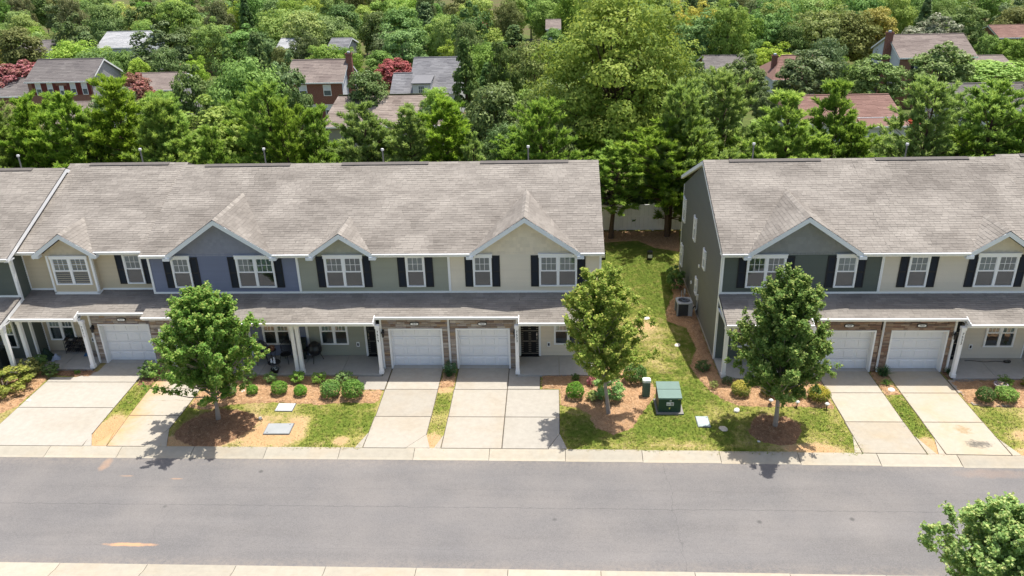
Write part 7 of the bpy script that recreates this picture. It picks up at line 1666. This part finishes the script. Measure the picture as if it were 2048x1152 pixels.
for i, (x, y, w, h, lab) in enumerate(((8.28, -2.45, .86, .82, 'golden topped round shrub, farthest from the drive in the straw bed'), (9.51, -2.5, .80, .74, 'golden tipped shrub hidden under the maple trunk side'), (10.55, -2.62, .80, .72, 'golden tipped shrub half hidden behind the maple leaves'), (11.55, -2.85, .98, .80, 'bright golden round shrub beside the stained drive'))):
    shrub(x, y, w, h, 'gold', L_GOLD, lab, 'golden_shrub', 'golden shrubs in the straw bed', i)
shrub(18.6, -2.82, .80, .74, 'ball', L_BOXD, 'darker clipped ball shrub beside the paving stones', 'clipped_shrub', 'clipped ball shrubs', 4)
shrub(19.51, -2.72, 1.0, .70, 'ball', L_BOX, 'wide clipped ball shrub at the edge of the photo before the beige house', 'clipped_shrub', 'clipped ball shrubs', 5)
shrub(15.11, -.7, .95, .78, 'strap', L_LIRI, 'dark arching grass clump under the downspout between two drives', 'grass_clump', 'arching strap leaved clumps', 1, 'plant')
shrub(14.95, -1.5, .62, .45, 'strap', L_MID, 'bright daylily clump before the dark grass clump', 'daylily', 'arching strap leaved clumps', 2, 'plant')
shrub(-4.88, -.8, .85, .72, 'strap', L_LIRI, 'dark grass clump between the two middle garage doors', 'grass_clump', 'arching strap leaved clumps', 3, 'plant')
shrub(-4.85, -.45, 0.69, 0.60, 'loose', L_LIRI, 'low dark shrub against the stone between the middle garages', 'shrub', None, 3)
shrub(18.15, -.55, .65, .55, 'strap', L_LIRI, 'small dark clump at the beige garage corner', 'grass_clump', 'arching strap leaved clumps', 1, 'plant')
shrub(20.1, -1.55, 0.69, 0.52, 'loose', L_MID, 'sprawling green plant beside the mauve pot', 'shrub', None, 5)
shrub(21.0, -1.6, 0.52, 0.45, 'loose', L_GOLD, 'yellow green plant at the photo edge by the beige porch', 'shrub', None, 5)
shrub(-19.2, -1.0, 0.86, 0.86, 'big', L_BOX, 'green shrub between the tan and blue garages', 'shrub', None, 1)
shrub(-25.5, -2.2, 2.15, 1.07, 'big', L_YG, 'large yellow green shrub at the photo edge by the wide drive', 'yellow_shrub', 'yellow shrubs by the wide drive', 0)
shrub(-25.0, -.95, 1.07, 0.99, 'big', L_YG, 'yellow shrub before the double white columns', 'yellow_shrub', 'yellow shrubs by the wide drive', 1)
shrub(-24.2, -.72, 0.77, 0.62, 'big', L_BOXD, 'dark low shrub at the tan porch edge', 'shrub', None, 2)
shrub(-25.15, .05, 0.77, 0.73, 'loose', L_BOX, 'green shrub tucked between the yellow shrub and the columns', 'shrub', None, 4)
shrub(-22.95, -.62, 0.31, 0.22, 'loose', L_MID, 'small weed in the dark strip before the tan porch', 'weed', None, 4, 'plant')
shrub(6.95, 8.9, 1.07, 1.46, 'big', L_BOXD, 'tall dark shrub against the olive wall behind the hose reel', 'shrub', None, 0)
# ------------------------------------------------------------------ labels: what is still shared is told apart by its order across the view
def tidy_labels():
    tops = [o for o in COL.objects if o.parent is None and o.get('category')]
    by = {}
    for o in tops: by.setdefault(o['label'], []).append(o)
    ORD = ['first', 'second', 'third', 'fourth', 'fifth', 'sixth', 'seventh', 'eighth', 'ninth', 'tenth', 'eleventh', 'twelfth']
    for lab, os_ in by.items():
        if len(os_) < 2 or len(os_) > 40 or os_[0]['category'] == 'shoes': continue
        os_.sort(key=lambda o: math.atan2(o.location.x, o.location.y + 33.2))
        n = len(os_); base = lab.split()
        for i, o in enumerate(os_):
            def ordw(k): return ORD[k] if k < 12 else '%dth' % (k + 1)
            if n == 2: suf = 'leftmost of two' if i == 0 else 'rightmost of two'
            elif i < (n + 1) // 2: suf = ('leftmost' if i == 0 else ordw(i) + ' from the left')
            else: suf = ('rightmost' if i == n - 1 else ordw(n - 1 - i) + ' from the right')
            w = (lab + ', ' + suf).split()
            o['label'] = ' '.join(w)
tidy_labels()
bpy.context.view_layer.update()
